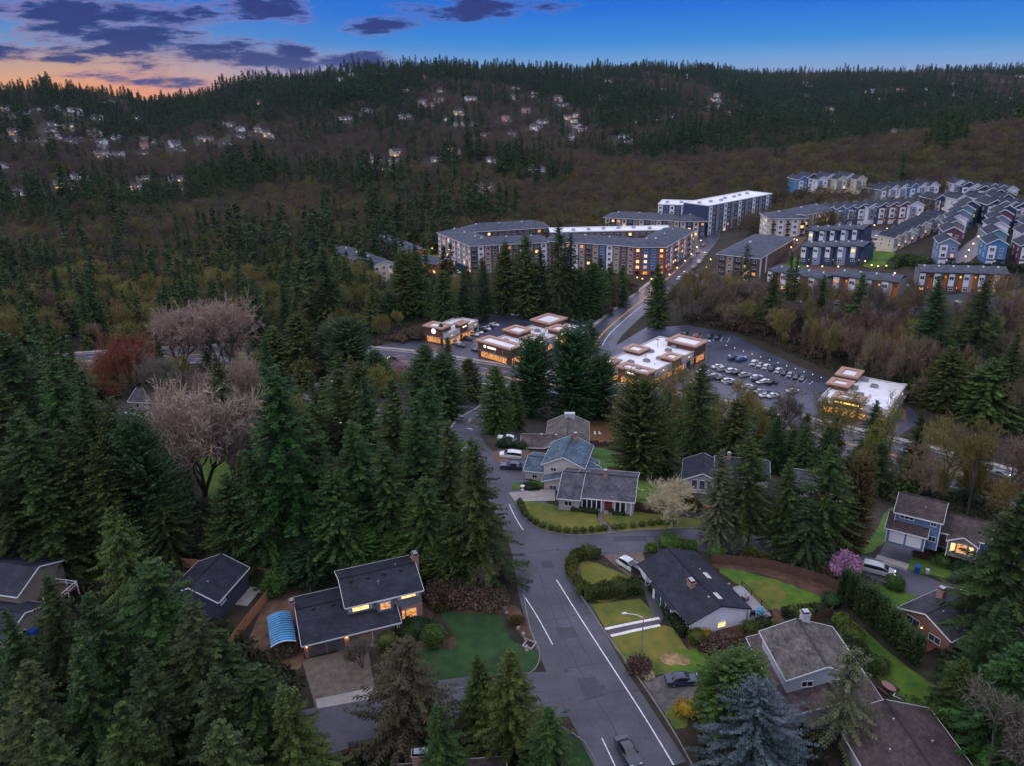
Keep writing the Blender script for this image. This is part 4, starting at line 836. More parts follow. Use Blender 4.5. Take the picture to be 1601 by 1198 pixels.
# its corrugated blue canopy
e = thing('corrugated_canopy', 'blue corrugated carport canopy beside the brick chimney', 'canopy', h.matrix_basis @ Vector((-2.2, 5.4, 0)), R_(19.7))
mb = MB(); n = 26
for i in range(n):
    y0 = -3.5 + 7.0 * i / n; y1 = y0 + 7.0 / n
    for a, b, s_ in ((0, 1, 0),):
        prof = [(-1.75 + 3.5 * j / 8, 2.25 + .5 * math.sin(math.pi * j / 8)) for j in range(9)]
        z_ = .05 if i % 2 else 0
        vs = [(p[0], y0, p[1] + z_) for p in prof] + [(p[0], y1, p[1] + z_) for p in prof] + [(p[0], y0, p[1] + z_ - .04) for p in prof] + [(p[0], y1, p[1] + z_ - .04) for p in prof]
        mb.add(vs, [(j, j + 1, 10 + j, 9 + j) for j in range(8)] + [(18 + j, 27 + j, 28 + j, 19 + j) for j in range(8)] + [(j, 18 + j, 19 + j, j + 1) for j in range(8)] + [(9 + j, 10 + j, 28 + j, 27 + j) for j in range(8)])
mb.mi = [k_ % 2 for i_ in range(n) for k_ in [i_] for _ in range(32)]; mb.build('roof_sheet', [mat('blue_sheet', (.10, .34, .56), .4, .25, 3, spec=.5), mat('blue_sheet_shade', (.022, .11, .22), .5, .4, 3, spec=.5)], e)  # alternate light and dark sheet colours paint in the shading of the ribs
for xx in (-1.7, 1.7):
    for yy in (-3.3, 0, 3.3): post(e, xx, yy, -.2, 2.25, .1, M_dwood)
mb = MB(); prof = [(-1.75 + 3.5 * j / 8, 2.23 + .5 * math.sin(math.pi * j / 8)) for j in range(9)]
for yy in (-3.52, 3.52):
    mb = MB()
    for j in range(8): mb.bar((prof[j][0], yy, prof[j][1]), (prof[j + 1][0], yy, prof[j + 1][1]), .06, .12)
    mb.build('end_arch', M_trim, e)

# 2. the white house with the deck
h = housebase('white_house', 'white single-storey house with charcoal gable roof, skylights and rear deck', 25.05, 93.17, 18, 0)
gable(h, 0, 9.2, 0, 15.2, 2.75, 1.65, 'y', W_white, S_navy, .6, .35, z0=-1.2, trim=M_dtrim)
MB().box(-.02, 9.22, -.03, 0, -1.2, -.75).build('brick_base', M_brick, h)
# cross hip on the street side
slab_roof(h, [[(-1.1, 3.8, 2.42), (-1.1, 10.6, 2.42), (3.4, 7.2, 4.15)], [(-1.1, 3.8, 2.42), (3.4, 7.2, 4.15), (.9, 3.0, 3.28)], [(-1.1, 10.6, 2.42), (.9, 11.4, 3.28), (3.4, 7.2, 4.15)]], .12, S_navy, 'cross_roof')
MB().box(-.75, 0, 4.4, 10.2, -.4, 2.4).build('entry_wall', W_white, h)
for yy, w_ in ((5.2, 1.1), (8.6, 1.6)): win(h, -.77, yy, 1.2, w_, 1.9, 'l', M_glassb, 1, mat('teal_trim', (.03, .09, .11), .5, .1, 1))
d = MB().box(-.5, .5, -.05, .05, 0, 2.05).box(-.35, .35, -.08, -.05, .2, 1.85).build('front_door', mat('teal_door', (.02, .07, .09), .5, .1, 1), h, loc=(-.78, 6.9, 0), rot=-math.pi / 2); MB().box(.34, .4, -.14, -.05, .95, 1.05).build('handle', M_metal, d)
win(h, 5.1, -.02, .95, 1.35, .95, 'f', M_lit, 1); win(h, .9, -.02, -.3, .6, .5, 'f', M_glass, 0)
win(h, -.02, 2.2, 1.4, 1.6, 1.1, 'l', M_glass, 1); win(h, 9.22, 4, .9, 1.9, 2.0, 'r', M_glass, 1); win(h, 9.22, 9, 1.3, 1.6, 1.1, 'r', M_glass, 1)
for xx, yy, zz in ((5.55, 2.2, 4.06), (7.3, 7.9, 3.45)):
    s_ = MB().box(-.35, .35, -.75, .75, 0, .12).build('skylight', M_trim, h, loc=(xx, yy, zz + .16), rot=(0, R_(19), 0)); MB().box(-.28, .28, -.68, .68, .12, .14).build('pane', mat('skylight_pane', (.55, .5, .38), .2, .1, 1), s_)
chimney(h, 3.3, 5.9, 3.2, 5.0, .8, 1.3); vent(h, 4.0, 2.2, 4.2, .3, .1); boxvent(h, 6.2, 10.2, 3.95); vent(h, 6.9, 9.3, 3.7, .3)
MB().tube([(-.15, -.15, 2.5), (-.1, -.12, -1.0)], .05, 6).build('downspout', M_dtrim, h); MB().tube([(9.3, -.12, 2.5), (9.3, -.12, -1.0)], .05, 6).build('downspout', M_dtrim, h)
garage(h, 1.0, 3.6, 15.2 - .01, 2.2, M_gwhite)
MB().box(-.45, -.1, 13.0, 15.6, -.4, 2.4).build('garage_wall', W_white, h)
# deck
dk = thing('raised_deck', 'grey raised deck with black railing behind the white house', 'deck', h.matrix_basis @ Vector((9.35, 0, .3)), R_(18))
for i in range(25): MB().box(0, 4.2, 0, .3, -.05, 0).build('plank', mat('deck_board', (.27, .26, .28), .75, .15, 3, rand=.12), dk, loc=(0, -.4 + i * .32, .25)) if i == 0 else mkobj('plank', bpy.data.meshes['plank'], dk, (0, -.4 + i * .32, .25))
MB().box(-.02, 4.24, -.46, -.4, -.1, .24).box(4.2, 4.26, -.4, 7.6, -.1, .24).build('rim_board', M_dtrim, dk)
for xx, yy in ((4.1, -.3), (4.1, 2.2), (4.1, 4.8), (4.1, 7.4), (1.7, -.3)): post(dk, xx, yy, -1.5, 1.2, .1, M_black)
mb = MB(); mb.bar((4.1, -.35, 1.18), (4.1, 7.5, 1.18), .06, .06); mb.bar((.1, -.35, 1.18), (4.1, -.35, 1.18), .06, .06); mb.bar((4.1, -.35, .4), (4.1, 7.5, .4), .04, .04); mb.bar((.1, -.35, .4), (4.1, -.35, .4), .04, .04); mb.build('rail', M_black, dk)
mb = MB()
for i in range(54): mb.bar((4.1, -.3 + i * .145, .4), (4.1, -.3 + i * .145, 1.16), .015)
for i in range(22): mb.bar((.2 + i * .15, -.35, .4), (.2 + i * .15, -.35, 1.16), .015)
struct(mb.build('baluster', M_black, dk), 'stuff')
def adirondack(x, y, rz, label, group, m, name='adirondack_chair', par=dk, z=.25):
    p = par.matrix_basis @ Vector((x, y, z)); e = thing(name, label, 'chair', p, rz + par.rotation_euler[2], group)
    MB().add([(-.3, -.3, .38), (.3, -.3, .38), (.3, .25, .26), (-.3, .25, .26), (-.3, -.3, .34), (.3, -.3, .34), (.3, .25, .22), (-.3, .25, .22)], [(0, 1, 2, 3), (7, 6, 5, 4), (0, 4, 5, 1), (1, 5, 6, 2), (2, 6, 7, 3), (3, 7, 4, 0)]).build('seat', m, e)
    mb = MB()
    for i in range(5): mb.bar((-.24 + i * .12, .22, .26), (-.28 + i * .14, .5, .98 - abs(i - 2) * .06), .1, .03)
    mb.build('backrest', m, e)
    for s_ in (-1, 1):
        MB().box(-.06, .06, -.35, .35, -.015, .015).build('armrest', m, e, loc=(s_ * .36, 0, .56)); MB().bar((s_ * .33, -.28, 0), (s_ * .33, -.28, .55), .09, .03).build('leg', m, e); MB().bar((s_ * .3, .45, 0), (s_ * .3, -.1, .36), .08, .03).build('leg', m, e)
    return e
M_aqua = mat('aqua_plastic', (.02, .30, .46), .45, .1, 1)
adirondack(2.5, .2, R_(200), 'aqua slatted chair at the near corner of the deck', 'aqua deck chairs', M_aqua); adirondack(3.0, 1.0, R_(230), 'aqua slatted chair beside the black grill', 'aqua deck chairs', M_aqua); adirondack(.9, 2.9, R_(30), 'aqua slatted chair close to the white house wall', 'aqua deck chairs', M_aqua)
# cushioned patio seats further back on the deck
M_cush = mat('rose_cushion', (.42, .27, .24), .9, .15, 2)
def lounge(x, y, rz, w_, label, name, par=dk, z=.25):
    p = par.matrix_basis @ Vector((x, y, z)); e = thing(name, label, 'sofa' if w_ > 1 else 'chair', p, rz + par.rotation_euler[2])
    MB().box(-w_ / 2, w_ / 2, -.4, .4, .1, .3).build('frame', M_dwood, e); n_ = max(1, round(w_ / .65))
    for i in range(n_):
        c = -w_ / 2 + w_ * (i + .5) / n_; MB().prism([(-w_ / n_ / 2 + .03, -.4), (w_ / n_ / 2 - .03, -.4), (w_ / n_ / 2 - .06, .25), (-w_ / n_ / 2 + .06, .25)], .3, .46).build('seat_cushion', M_cush, e, loc=(c, 0, 0)); MB().box(-w_ / n_ / 2 + .03, w_ / n_ / 2 - .03, .22, .42, .4, .95).build('back_cushion', M_cush, e, loc=(c, 0, 0))
    for s_ in (-1, 1): MB().box(-.06, .06, -.4, .4, .1, .6).build('arm', M_dwood, e, loc=(s_ * w_ / 2, 0, 0))
lounge(1.0, 5.9, R_(60), 1.6, 'cushioned outdoor sofa by the house wall on the deck', 'outdoor_sofa'); lounge(2.6, 4.2, R_(190), .8, 'cushioned armchair near the middle of the deck', 'outdoor_armchair'); lounge(1.6, 7.2, R_(0), .8, 'cushioned armchair at the far end of the deck', 'outdoor_armchair')
p = dk.matrix_basis @ Vector((1.3, .35, .25)); e = thing('barbecue_grill', 'black kettle grill on the deck by the railing', 'grill', p, 0)
MB().box(-.35, .35, -.25, .25, .35, .75).build('cabinet', M_black, e); MB().tube([(-.36, 0, .85), (-.3, 0, .86), (.3, 0, .86), (.36, 0, .85)], [.14, .26, .26, .14], 12).build('lid', M_black, e)
for sx_ in (-1, 1):
    for sy_ in (-1, 1): MB().box(-.03, .03, -.03, .03, 0, .36).build('leg', M_black, e, loc=(sx_ * .3, sy_ * .2, 0))

# 3. grey ranch house on the corner lawn
h = housebase('ranch_house', 'long grey ranch house with white columns, red double door and brick chimney', 8.0, 129.6, -13, 0)
gable(h, 3.2, 14.0, 1.5, 12.3, 2.55, 1.9, 'x', W_pale, S_grey, .55, .3); gable(h, .2, 4.0, .4, 12.3, 2.5, 1.95, 'x', W_pale, S_grey, .5, .3, ridge=.54)
chimney(h, 8.2, 6.4, 3.5, 5.7, .8, .9)
for i, xx in enumerate((4.5, 5.4, 6.3, 7.2, 8.1, 10.6, 11.6, 12.6, 13.6)): post(h, xx, 1.0, -.3, 2.45, .16)
for xx in (4.95, 5.85, 6.75, 7.65, 11.1, 12.1): win(h, xx, 1.48, 1.3, .72, 1.9, 'f', M_glass, 0, M_dtrim)
for xx in (9.0, 9.7):
    d = MB().box(-.33, .33, -.05, .05, 0, 2.1).box(-.22, .22, -.08, -.05, .25, 1.0).box(-.22, .22, -.08, -.05, 1.15, 1.9).build('front_door', mat('red_door', (.17, .018, .012), .5, .15, 1), h, loc=(xx, 1.46, 0)); MB().box(-.02, .02, -.12, -.05, .95, 1.1).build('handle', M_metal, d)
win(h, 2.0, .38, 1.4, 1.5, 1.0, 'f', M_glass, 1); MB().box(8.6, 10.2, .4, 1.45, -.3, .08).build('porch_step', M_conc, h); vent(h, 11, 4, 3.6, .35); vent(h, 5, 8, 4.2, .3); win(h, 14.02, 6.5, 1.4, 1.6, 1.0, 'r', M_glass, 1)
# 4. slate-blue roofed two-storey
g4 = Tz(8, 147); h = housebase('blue_roof_house', 'cream two-storey house with slate-blue roofs stepping down to a garage', 4.6, 139.0, -15, Tz(8, 145))
gable(h, .6, 8.6, 3.2, 13.2, 5.2, 1.9, 'y', W_cream, S_teal, .45, .35, z0=2.2); gable(h, 1.2, 10.2, .8, 11.2, 2.7, 1.4, 'y', W_cream, S_teal, .5, .35); gable(h, 6.4, 11, 2.6, 8.4, 2.9, 1.1, 'y', W_cream, S_teal, .4, .3)
gable(h, -3.6, 1.0, 4.6, 12.4, 2.6, 1.2, 'x', W_cream, S_teal, .4, .3); garage(h, -3.62, -3.62 + 5.0, 11.2, 2.2, M_gwhite, 'l')
for xx, zz in ((2.6, 4.2), (6.0, 4.2)): win(h, xx, 3.18, zz, 1.2, .9, 'f', M_glassb, 1)
win(h, 3, .78, 1.4, 1.5, 1.1, 'f', M_glassb, 1); win(h, 8.7, .78, 1.4, 1.2, 1.1, 'f', M_glass, 1); win(h, -1.6, 4.58, 1.4, 1.0, .9, 'f', M_glass, 1)
win(h, 8.62, 6, 4.2, 1.4, 1.0, 'r', M_glass, 1); chimney(h, 5.4, 12.2, 5.2, 8.2, .8, .9); vent(h, 3.2, 7, 6.4, .4); vent(h, 6.5, 8.5, 6.3, .3); boxvent(h, 4.2, 10, 7)
d = MB().box(-.5, .5, -.05, .05, 0, 2.05).box(-.35, .35, -.08, -.05, .2, 1.85).build('front_door', M_dwood, h, loc=(5.6, .76, 0)); MB().box(.34, .4, -.14, -.05, .95, 1.05).build('handle', M_metal, d)
# 5. taupe-roofed house behind it
z5 = Tz(9, 174); h = housebase('brown_roof_house', 'low brown-roofed house with a long garage wing behind the slate-blue roofs', 1.5, 170.2, -6, z5)
gable(h, .4, 8.0, .4, 7.2, 2.6, 1.4, 'x', W_taupe, shingle('shingle_umber', (.082, .062, .058)), .4, .3); gable(h, 6.4, 16.0, -.2, 14.6, 2.9, 2.2, 'y', W_taupe, S_tan, .5, .4)
MB().box(10.2, 12.8, 12.2, 13.4, 3.5, 6.2).build('chimney', siding('siding_mist', (.42, .42, .46)), h); win(h, 9, -.22, 1.5, 1.3, 1.0, 'f', M_glass, 1); win(h, 13.6, -.22, 1.5, 1.3, 1.0, 'f', M_glass, 1); garage(h, 1.4, 6.2, .36, 2.2, siding('garage_taupe', (.16, .13, .11))); chimney(h, 8.6, 1.6, 3, 5.2, .6, .7); MB().box(-.3, .3, -.3, .3, 0, .7).build('roof_vent', M_metal, h, loc=(5, 3.6, 3.9)); vent(h, 12.4, 5, 4.9, .4); win(h, 16.02, 5, 1.5, 1.4, 1, 'r', M_glass, 1)
# 6. dark roofed house among the firs
A = P(1068, 768); h = housebase('hidden_house', 'dark-roofed house with tall pale gable windows between the big firs', A[0], A[1], -14)
gable(h, 0, 7.5, 0, 9, 2.7, 1.7, 'y', W_pale, S_navy, .5, .4); gable(h, 6.5, 17, 4, 12, 2.6, 1.8, 'x', W_pale, S_navy, .5, .4)
for xx in (2.2, 3.75, 5.3): win(h, xx, -.02, 1.7, 1.2, 2.2, 'f', M_glassb, 0)
win(h, 10, 3.98, 1.4, 1.5, 1.1, 'f', M_glass, 1); win(h, 14, 3.98, 1.4, 1.5, 1.1, 'f', M_glass, 1); chimney(h, 9, 8, 3.5, 5.6)
A = P(1228, 778); h = housebase('grey_house', 'grey-roofed house mostly hidden by dark evergreens', A[0], A[1], -20)
gable(h, 0, 12, 0, 9, 2.6, 2.0, 'x', W_pale, S_grey, .5, .4); win(h, 3, -.02, 1.4, 1.5, 1.1, 'f', M_glass, 1); win(h, 8, -.02, 1.4, 1.5, 1.1, 'f', M_lit2, 1); garage(h, 9.2, 11.6, -.03, 2.2, M_gwhite)
# 7. blue house with brown roof
h = housebase('blue_house', 'blue two-storey house with brown roof, double white garage and glowing front bay', 63.9, 117.1, -33, 0)
gable(h, 0, 6.0, .2, 4.6, 2.6, 1.5, 'x', W_blue, S_brown, .4, .3, ridge=.62); gable(h, .8, 7.8, 1.6, 8.2, 5.3, 1.9, 'x', W_blue, S_brown, .45, .3)
gable(h, 7.6, 15.0, 3.2, 9.6, 2.8, 1.9, 'x', W_blue, S_brown, .45, .3); gable(h, 9.4, 13.4, 1.2, 6.0, 2.6, 1.1, 'y', W_taupe, S_brown, .4, .4)
garage(h, .5, 2.85, .17, 2.15, M_gwhite); garage(h, 3.15, 5.5, .17, 2.15, M_gwhite)
for x0 in (-.02, 5.9): MB().box(x0, x0 + .14, .12, .19, -.3, 2.5).build('corner_board', M_trim, h)
MB().box(7.72, 7.86, 1.52, 1.6, -.3, 5.2).build('corner_board', M_trim, h); MB().box(.74, .86, 1.52, 1.6, 3.0, 5.2).build('corner_board', M_trim, h)
win(h, 2.6, 1.58, 4.6, 2.2, .7, 'f', M_glass, 2); win(h, 6.7, 1.58, 4.5, .9, .8, 'f', M_glass, 1); win(h, 6.9, 1.58, 1.7, 1.1, 1.0, 'f', M_glass, 1)
win(h, 10.1, 1.18, 1.4, .75, 1.7, 'f', M_lit, 0); win(h, 11.4, 1.18, 1.5, 1.5, 1.7, 'f', M_lit2, 1); win(h, 12.75, 1.18, 1.4, .75, 1.7, 'f', M_lit, 0); post(h, 13.6, .8, -.3, 2.5, .14); post(h, 9.3, .8, -.3, 2.5, .14)
vent(h, 5.0, 3.0, 6.2, .4); boxvent(h, 3.5, 5.4, 7.0); d = MB().box(-.45, .45, -.05, .05, 0, 2.05).box(-.3, .3, -.08, -.05, .2, 1.85).build('front_door', M_dwood, h, loc=(8.6, 3.16, 0)); MB().box(.3, .36, -.14, -.05, .95, 1.05).build('handle', M_metal, d)
# 8. tan house with small deck
h = housebase('tan_house', 'tan clapboard house with grey roof, wide glass door and small red deck', 56.2, 95.2, -63, 0)
gable(h, 0, 7.6, .2, 9.6, 2.7, 1.55, 'y', W_tan, S_dgrey, .5, .5, z0=-1); win(h, 1.9, .18, 1.3, 2.2, 2.1, 'f', M_glassb, 1); win(h, 5.5, .18, 1.1, 1.8, 1.1, 'f', M_glassb, 1); chimney(h, 1.6, 6.2, 2.8, 5.0, 1.0, .9); vent(h, 4.5, 2.6, 4.0, .3); vent(h, 5.6, 6, 3.8, .3)
lamp(h, 3.4, .1, 1.6, 0); win(h, -.02, 3, 1.4, 1.2, 1.0, 'l', M_glass, 1)
e = thing('small_deck', 'red-stained wooden deck against the tan house', 'deck', h.matrix_basis @ Vector((-.3, -2.2, 0)), R_(-63)); M_redw = mat('red_stain', (.17, .05, .03), .75, .25, 3, rand=.12)
for i in range(8): MB().box(0, 6.4, 0, .27, .1, .15).build('plank', M_redw, e, loc=(0, i * .29, 0))
mb = MB(); mb.bar((0, 0, 1.05), (6.4, 0, 1.05), .1, .05); mb.bar((0, 0, 1.05), (0, 2.2, 1.05), .1, .05); mb.build('rail', M_redw, e); mb = MB()
for i in range(40): mb.bar((.1 + i * .16, 0, .15), (.1 + i * .16, 0, 1.03), .03)
struct(mb.build('baluster', M_redw, e), 'stuff')
for xx in (0, 2.1, 4.3, 6.4): post(e, xx, 0, -1, 1.1, .1, M_redw)
p = e.matrix_basis @ Vector((4.6, 1.1, .15)); g_ = thing('covered_grill', 'white-lidded grill on the red deck', 'grill', p, R_(-63)); MB().box(-.5, .5, -.25, .25, .1, .8).build('cabinet', M_black, g_); MB().tube([(-.45, 0, .86), (-.4, 0, .88), (.4, 0, .88), (.45, 0, .86)], [.1, .24, .24, .1], 10).build('lid', M_metal, g_)
p = e.matrix_basis @ Vector((2.0, 1.0, .15)); g_ = thing('patio_bench', 'wooden bench on the red deck below the glass door', 'bench', p, R_(-63)); MB().box(-.7, .7, -.22, .22, .4, .46).build('seat', M_wood, g_)
for s_ in (-1, 1): MB().box(-.04, .04, -.2, .2, 0, .4).build('leg', M_wood, g_, loc=(s_ * .6, 0, 0))
# 9. taupe-roofed house at the lower right with its reddish wing
h = housebase('taupe_roof_house', 'large house with taupe upper roof above a reddish-brown lower roof and back patio', 33.4, 77.6, 3.5, 0)
gable(h, -.3, 11.6, -2.2, 11.6, 2.75, 1.4, 'y', W_pale, shingle('shingle_plum', (.088, .062, .062), .35), .5, .4)
gable(h, .5, 9.8, .9, 9.6, 5.4, 1.6, 'y', siding('siding_seafoam', (.34, .38, .40)), S_tan, .45, .35, z0=2.4)
gable(h, 5.2, 16.6, -14.6, -3.2, 2.75, 1.7, 'y', W_pale, S_brown, .5, .4, ridge=.52)
chimney(h, 6.2, 10.0, 3.4, 8.1, 1.0, 1.0, mat('grey_stucco', (.4, .4, .42), .8, .1, 2)); vent(h, 7.2, 2.2, 6.7, .8, .08, M_black); vent(h, 10.5, -6, 4.5, .3); vent(h, 13.6, -9, 3.9, .3); vent(h, 8, -10, 4.2, .3)
win(h, 3, .88, 4.4, 1.5, .9, 'f', M_glass, 1); win(h, 7, .88, 4.4, 1.5, .9, 'f', M_glass, 1); win(h, 11.62, 4, 1.2, 2.2, 1.9, 'r', M_glass, 1); win(h, 11.62, 8, 1.3, 1.5, 1.1, 'r', M_glass, 1)
slab_roof(h, [[(-3.4, 4.0, 2.3), (-.7, 4.0, 2.6), (-.7, 10.6, 2.6), (-3.4, 10.6, 2.3)]], .15, S_grey, 'lean_to_roof'); MB().box(-3.2, -.4, 4.3, 10.4, -.3, 2.2).build('lean_to_wall', W_pale, h)
# 10. navy house behind the cedar fence
h = housebase('navy_house', 'navy house with charcoal roof inside a new cedar fence', -44.6, 99.0, 77.5, 0)
gable(h, 0, 8.6, .4, 8.8, 3.6, 1.9, 'x', W_navy, S_navy, .4, .3); win(h, 1.4, .38, 2.6, 1.4, .5, 'f', M_glassb, 1); vent(h, 2.2, 3, 5.0, .3); win(h, 8.62, 4, 1.5, 1.4, 1.1, 'r', M_glass, 1)
MB().box(4, 8.6, -1.8, .3, -.1, .12).build('patio_slab', M_conc, h)
# 11. house at the left edge
W_pale_, W_pale = W_pale, W_taupe
h = housebase('left_edge_house', 'grey house with dark roof and white porch rails among the firs', -84.5, 101.0, -13, 0)
gable(h, 0, 9.5, 1, 10, 5.0, 1.9, 'x', W_pale, S_navy, .5, .4); gable(h, 1, 13, -6, 2, 2.8, 1.6, 'x', W_pale, S_navy, .5, .4); vent(h, 4, -3.5, 3.9, .6); vent(h, 8, -4.5, 3.6, .4); win(h, 3, .98, 4.0, 1.4, 1, 'f', M_glass, 1); win(h, 4, -6.02, 1.4, 1.5, 1.1, 'f', M_glass, 1); win(h, 13.02, -3, 1.4, 1.4, 1.1, 'r', M_glass, 1)
MB().box(9.6, 13.4, 4, 8, 1.9, 2.1).build('porch_floor', M_dwood, h); mb = MB()
for a, b in (((9.6, 8), (13.4, 8)), ((13.4, 8), (13.4, 4)), ((13.4, 4), (10.6, 4))): mb.bar((*a, 3.0), (*b, 3.0), .09, .09); mb.bar((*a, 2.5), (*b, 2.5), .06, .06)
mb.build('rail', M_trim, h)
for xx, yy in ((9.7, 8), (11.5, 8), (13.4, 8), (13.4, 6), (13.4, 4), (10.6, 4)): post(h, xx, yy, -.3, 3.1, .13)
W_pale = W_pale_
# 12-16. houses further down the left street
def simple_house(name, label, px, py, ang, w_, d_, hw, rise, wall, roof, lit=0, ax='x', hipped=False, extra=None):
    A = P(px, py); h = housebase(name, label, A[0], A[1], ang)
    if hipped: hip(h, 0, w_, 0, d_, hw, rise, wall, roof)
    else: gable(h, 0, w_, 0, d_, hw, rise, ax, wall, roof)
    n_ = max(2, int(w_ / 3.2))
    for i in range(n_): win(h, w_ * (i + .5) / n_, -.02, hw * .55, 1.5, 1.2, 'f', M_lit if i < lit else M_glass, 1)
    win(h, -.02, d_ * .5, hw * .55, 1.3, 1.1, 'l', M_glass, 1); win(h, w_ + .02, d_ * .5, hw * .55, 1.3, 1.1, 'r', M_glass, 1)
    d = MB().box(-.45, .45, -.05, .05, 0, 2.05).box(-.3, .3, -.08, -.05, .2, 1.85).build('front_door', M_dwood, h, loc=(w_ * .5 + .1, -.04, 0)); MB().box(.3, .36, -.14, -.05, .95, 1.05).build('handle', M_metal, d)
    chimney(h, w_ * .7, d_ * .6, hw, hw + rise + .9); return h
h = simple_house('hip_roof_house', 'cream house with grey hipped roof and tall gable windows beyond the cedars', 476, 634, -16, 9, 9, 2.8, 2.0, W_cream, S_grey, 0, hipped=True); gable(h, -1.5, 3.6, -1.5, 3, 2.8, 1.3, 'y', W_cream, S_grey, .4, .3)
for xx in (-.4, .9, 2.2): win(h, xx, -1.52, 1.6, .9, 1.9, 'f', M_glass, 0)
garage(h, 5.4, 8.4, -.03, 2.2, M_gwhite); lamp(h, 4.6, -.2, 2.0, 12)
h = simple_house('peach_house', 'peach house with reddish roof behind the tall fir', 378, 632, -12, 11, 9, 2.7, 2.0, mat('stucco_peach', (.45, .26, .18), .8, .1, 2), S_red, 0)
h = simple_house('lit_gable_house', 'dark house with glowing gable windows behind the bare trees', 312, 618, -12, 9, 9, 2.8, 2.0, W_dk, S_dgrey, 3)
h = simple_house('lit_porch_house', 'blue-grey house with amber porch glow seen through bare branches', 318, 712, -8, 10, 9, 2.8, 2.0, W_blue, S_dgrey, 3); lamp(h, 2, -.5, 2.1, 16); lamp(h, 7, -.5, 2.1, 16)
simple_house('grey_left_house', 'grey-roofed house beyond the red-twigged tree', 205, 642, -10, 12, 9, 2.7, 2.0, W_pale, S_dgrey, 0); simple_house('flat_grey_house', 'dark grey house partly hidden under the spreading bare tree', 222, 690, -8, 10, 8, 2.7, 1.9, W_dk, S_dgrey, 0)
simple_house('tree_hidden_house', 'pale house glimpsed between dark firs at the clearing', 505, 790, 10, 12, 9, 2.8, 2.1, W_white, mat('weathered_metal', (.42, .42, .47), .5, .3, .5), 0)
simple_house('wall_hidden_house', 'pale cottage beside the pink blossoming tree near the main street', 520, 668, -14, 9, 8, 2.7, 1.9, W_pale, S_dgrey, 1)
# 17. roof with brick chimney at the bottom edge
A = P(650, 1180, 4.5); h = housebase('chimney_house', 'maroon-roofed house with a broad brick chimney below the brownish conifer', A[0] - 1.5, A[1] - 9, 4, 0)
gable(h, 0, 12, 0, 8.8, 2.7, 1.8, 'x', W_taupe, S_brown, .5, .4); chimney(h, 2.9, 8.0, -.3, 5.6, 2.2, 1.0)
# ------------------------------------------------------------------ shops, apartments, townhouses, hillside houses
def flatten(wing, b):
    """hand a wing's pieces to the building as its parts"""
    bi = b.matrix_basis.inverted()
    for o in KIDS.get(wing.name, []):
        o.parent = b; mb_ = bi @ wing.matrix_basis @ o.matrix_basis; o.matrix_basis = mb_; KIDS.setdefault(b.name, []).append(o)
    KIDS.pop(wing.name, None); bpy.data.objects.remove(wing)
FWC = {}
def fwin(par, x, y, z, w, h, rz, pane, fr=None):
    """far window: frame and pane in one small mesh"""
    fr = fr or M_trim; key = (round(w, 2), round(h, 2), pane.name, fr.name)
    if key not in FWC:
        mb = MB(); b = .1; mb.box(-w / 2, w / 2, -.1, .03, h / 2 - b, h / 2, 0); mb.box(-w / 2, w / 2, -.12, .03, -h / 2, -h / 2 + b, 0); mb.box(-w / 2, -w / 2 + b, -.095, .03, -h / 2 + b, h / 2 - b, 0); mb.box(w / 2 - b, w / 2, -.095, .03, -h / 2 + b, h / 2 - b, 0)
        mb.box(-.04, .04, -.09, .03, -h / 2 + b, h / 2 - b, 0); mb.box(-w / 2 + b, w / 2 - b, -.05, 0, -h / 2 + b, h / 2 - b, 1); FWC[key] = mb.mesh('window', [fr, pane])
    return mkobj('window', FWC[key], par, (x, y, z), rz)
rngA = random.Random(11)
def pane_pick(plit=.12):
    r = rngA.random()
    return M_lit if r < plit * .5 else M_lit2 if r < plit else M_glassb if r < .45 else M_glass
def flatroof(par, x0, x1, y0, y1, z, m, cop, up=.5):
    r = MB().box(x0, x1, y0, y1, z - .3, z).build('roof', m, par); mb = MB(); t = .35
    mb.box(x0 - .1, x1 + .1, y0 - .1, y0 + t, z, z + up); mb.box(x0 - .1, x1 + .1, y1 - t, y1 + .1, z, z + up); mb.box(x0 - .1, x0 + t, y0 + t, y1 - t, z, z + up); mb.box(x1 - t, x1 + .1, y0 + t, y1 - t, z, z + up); mb.build('parapet', cop, r); return r
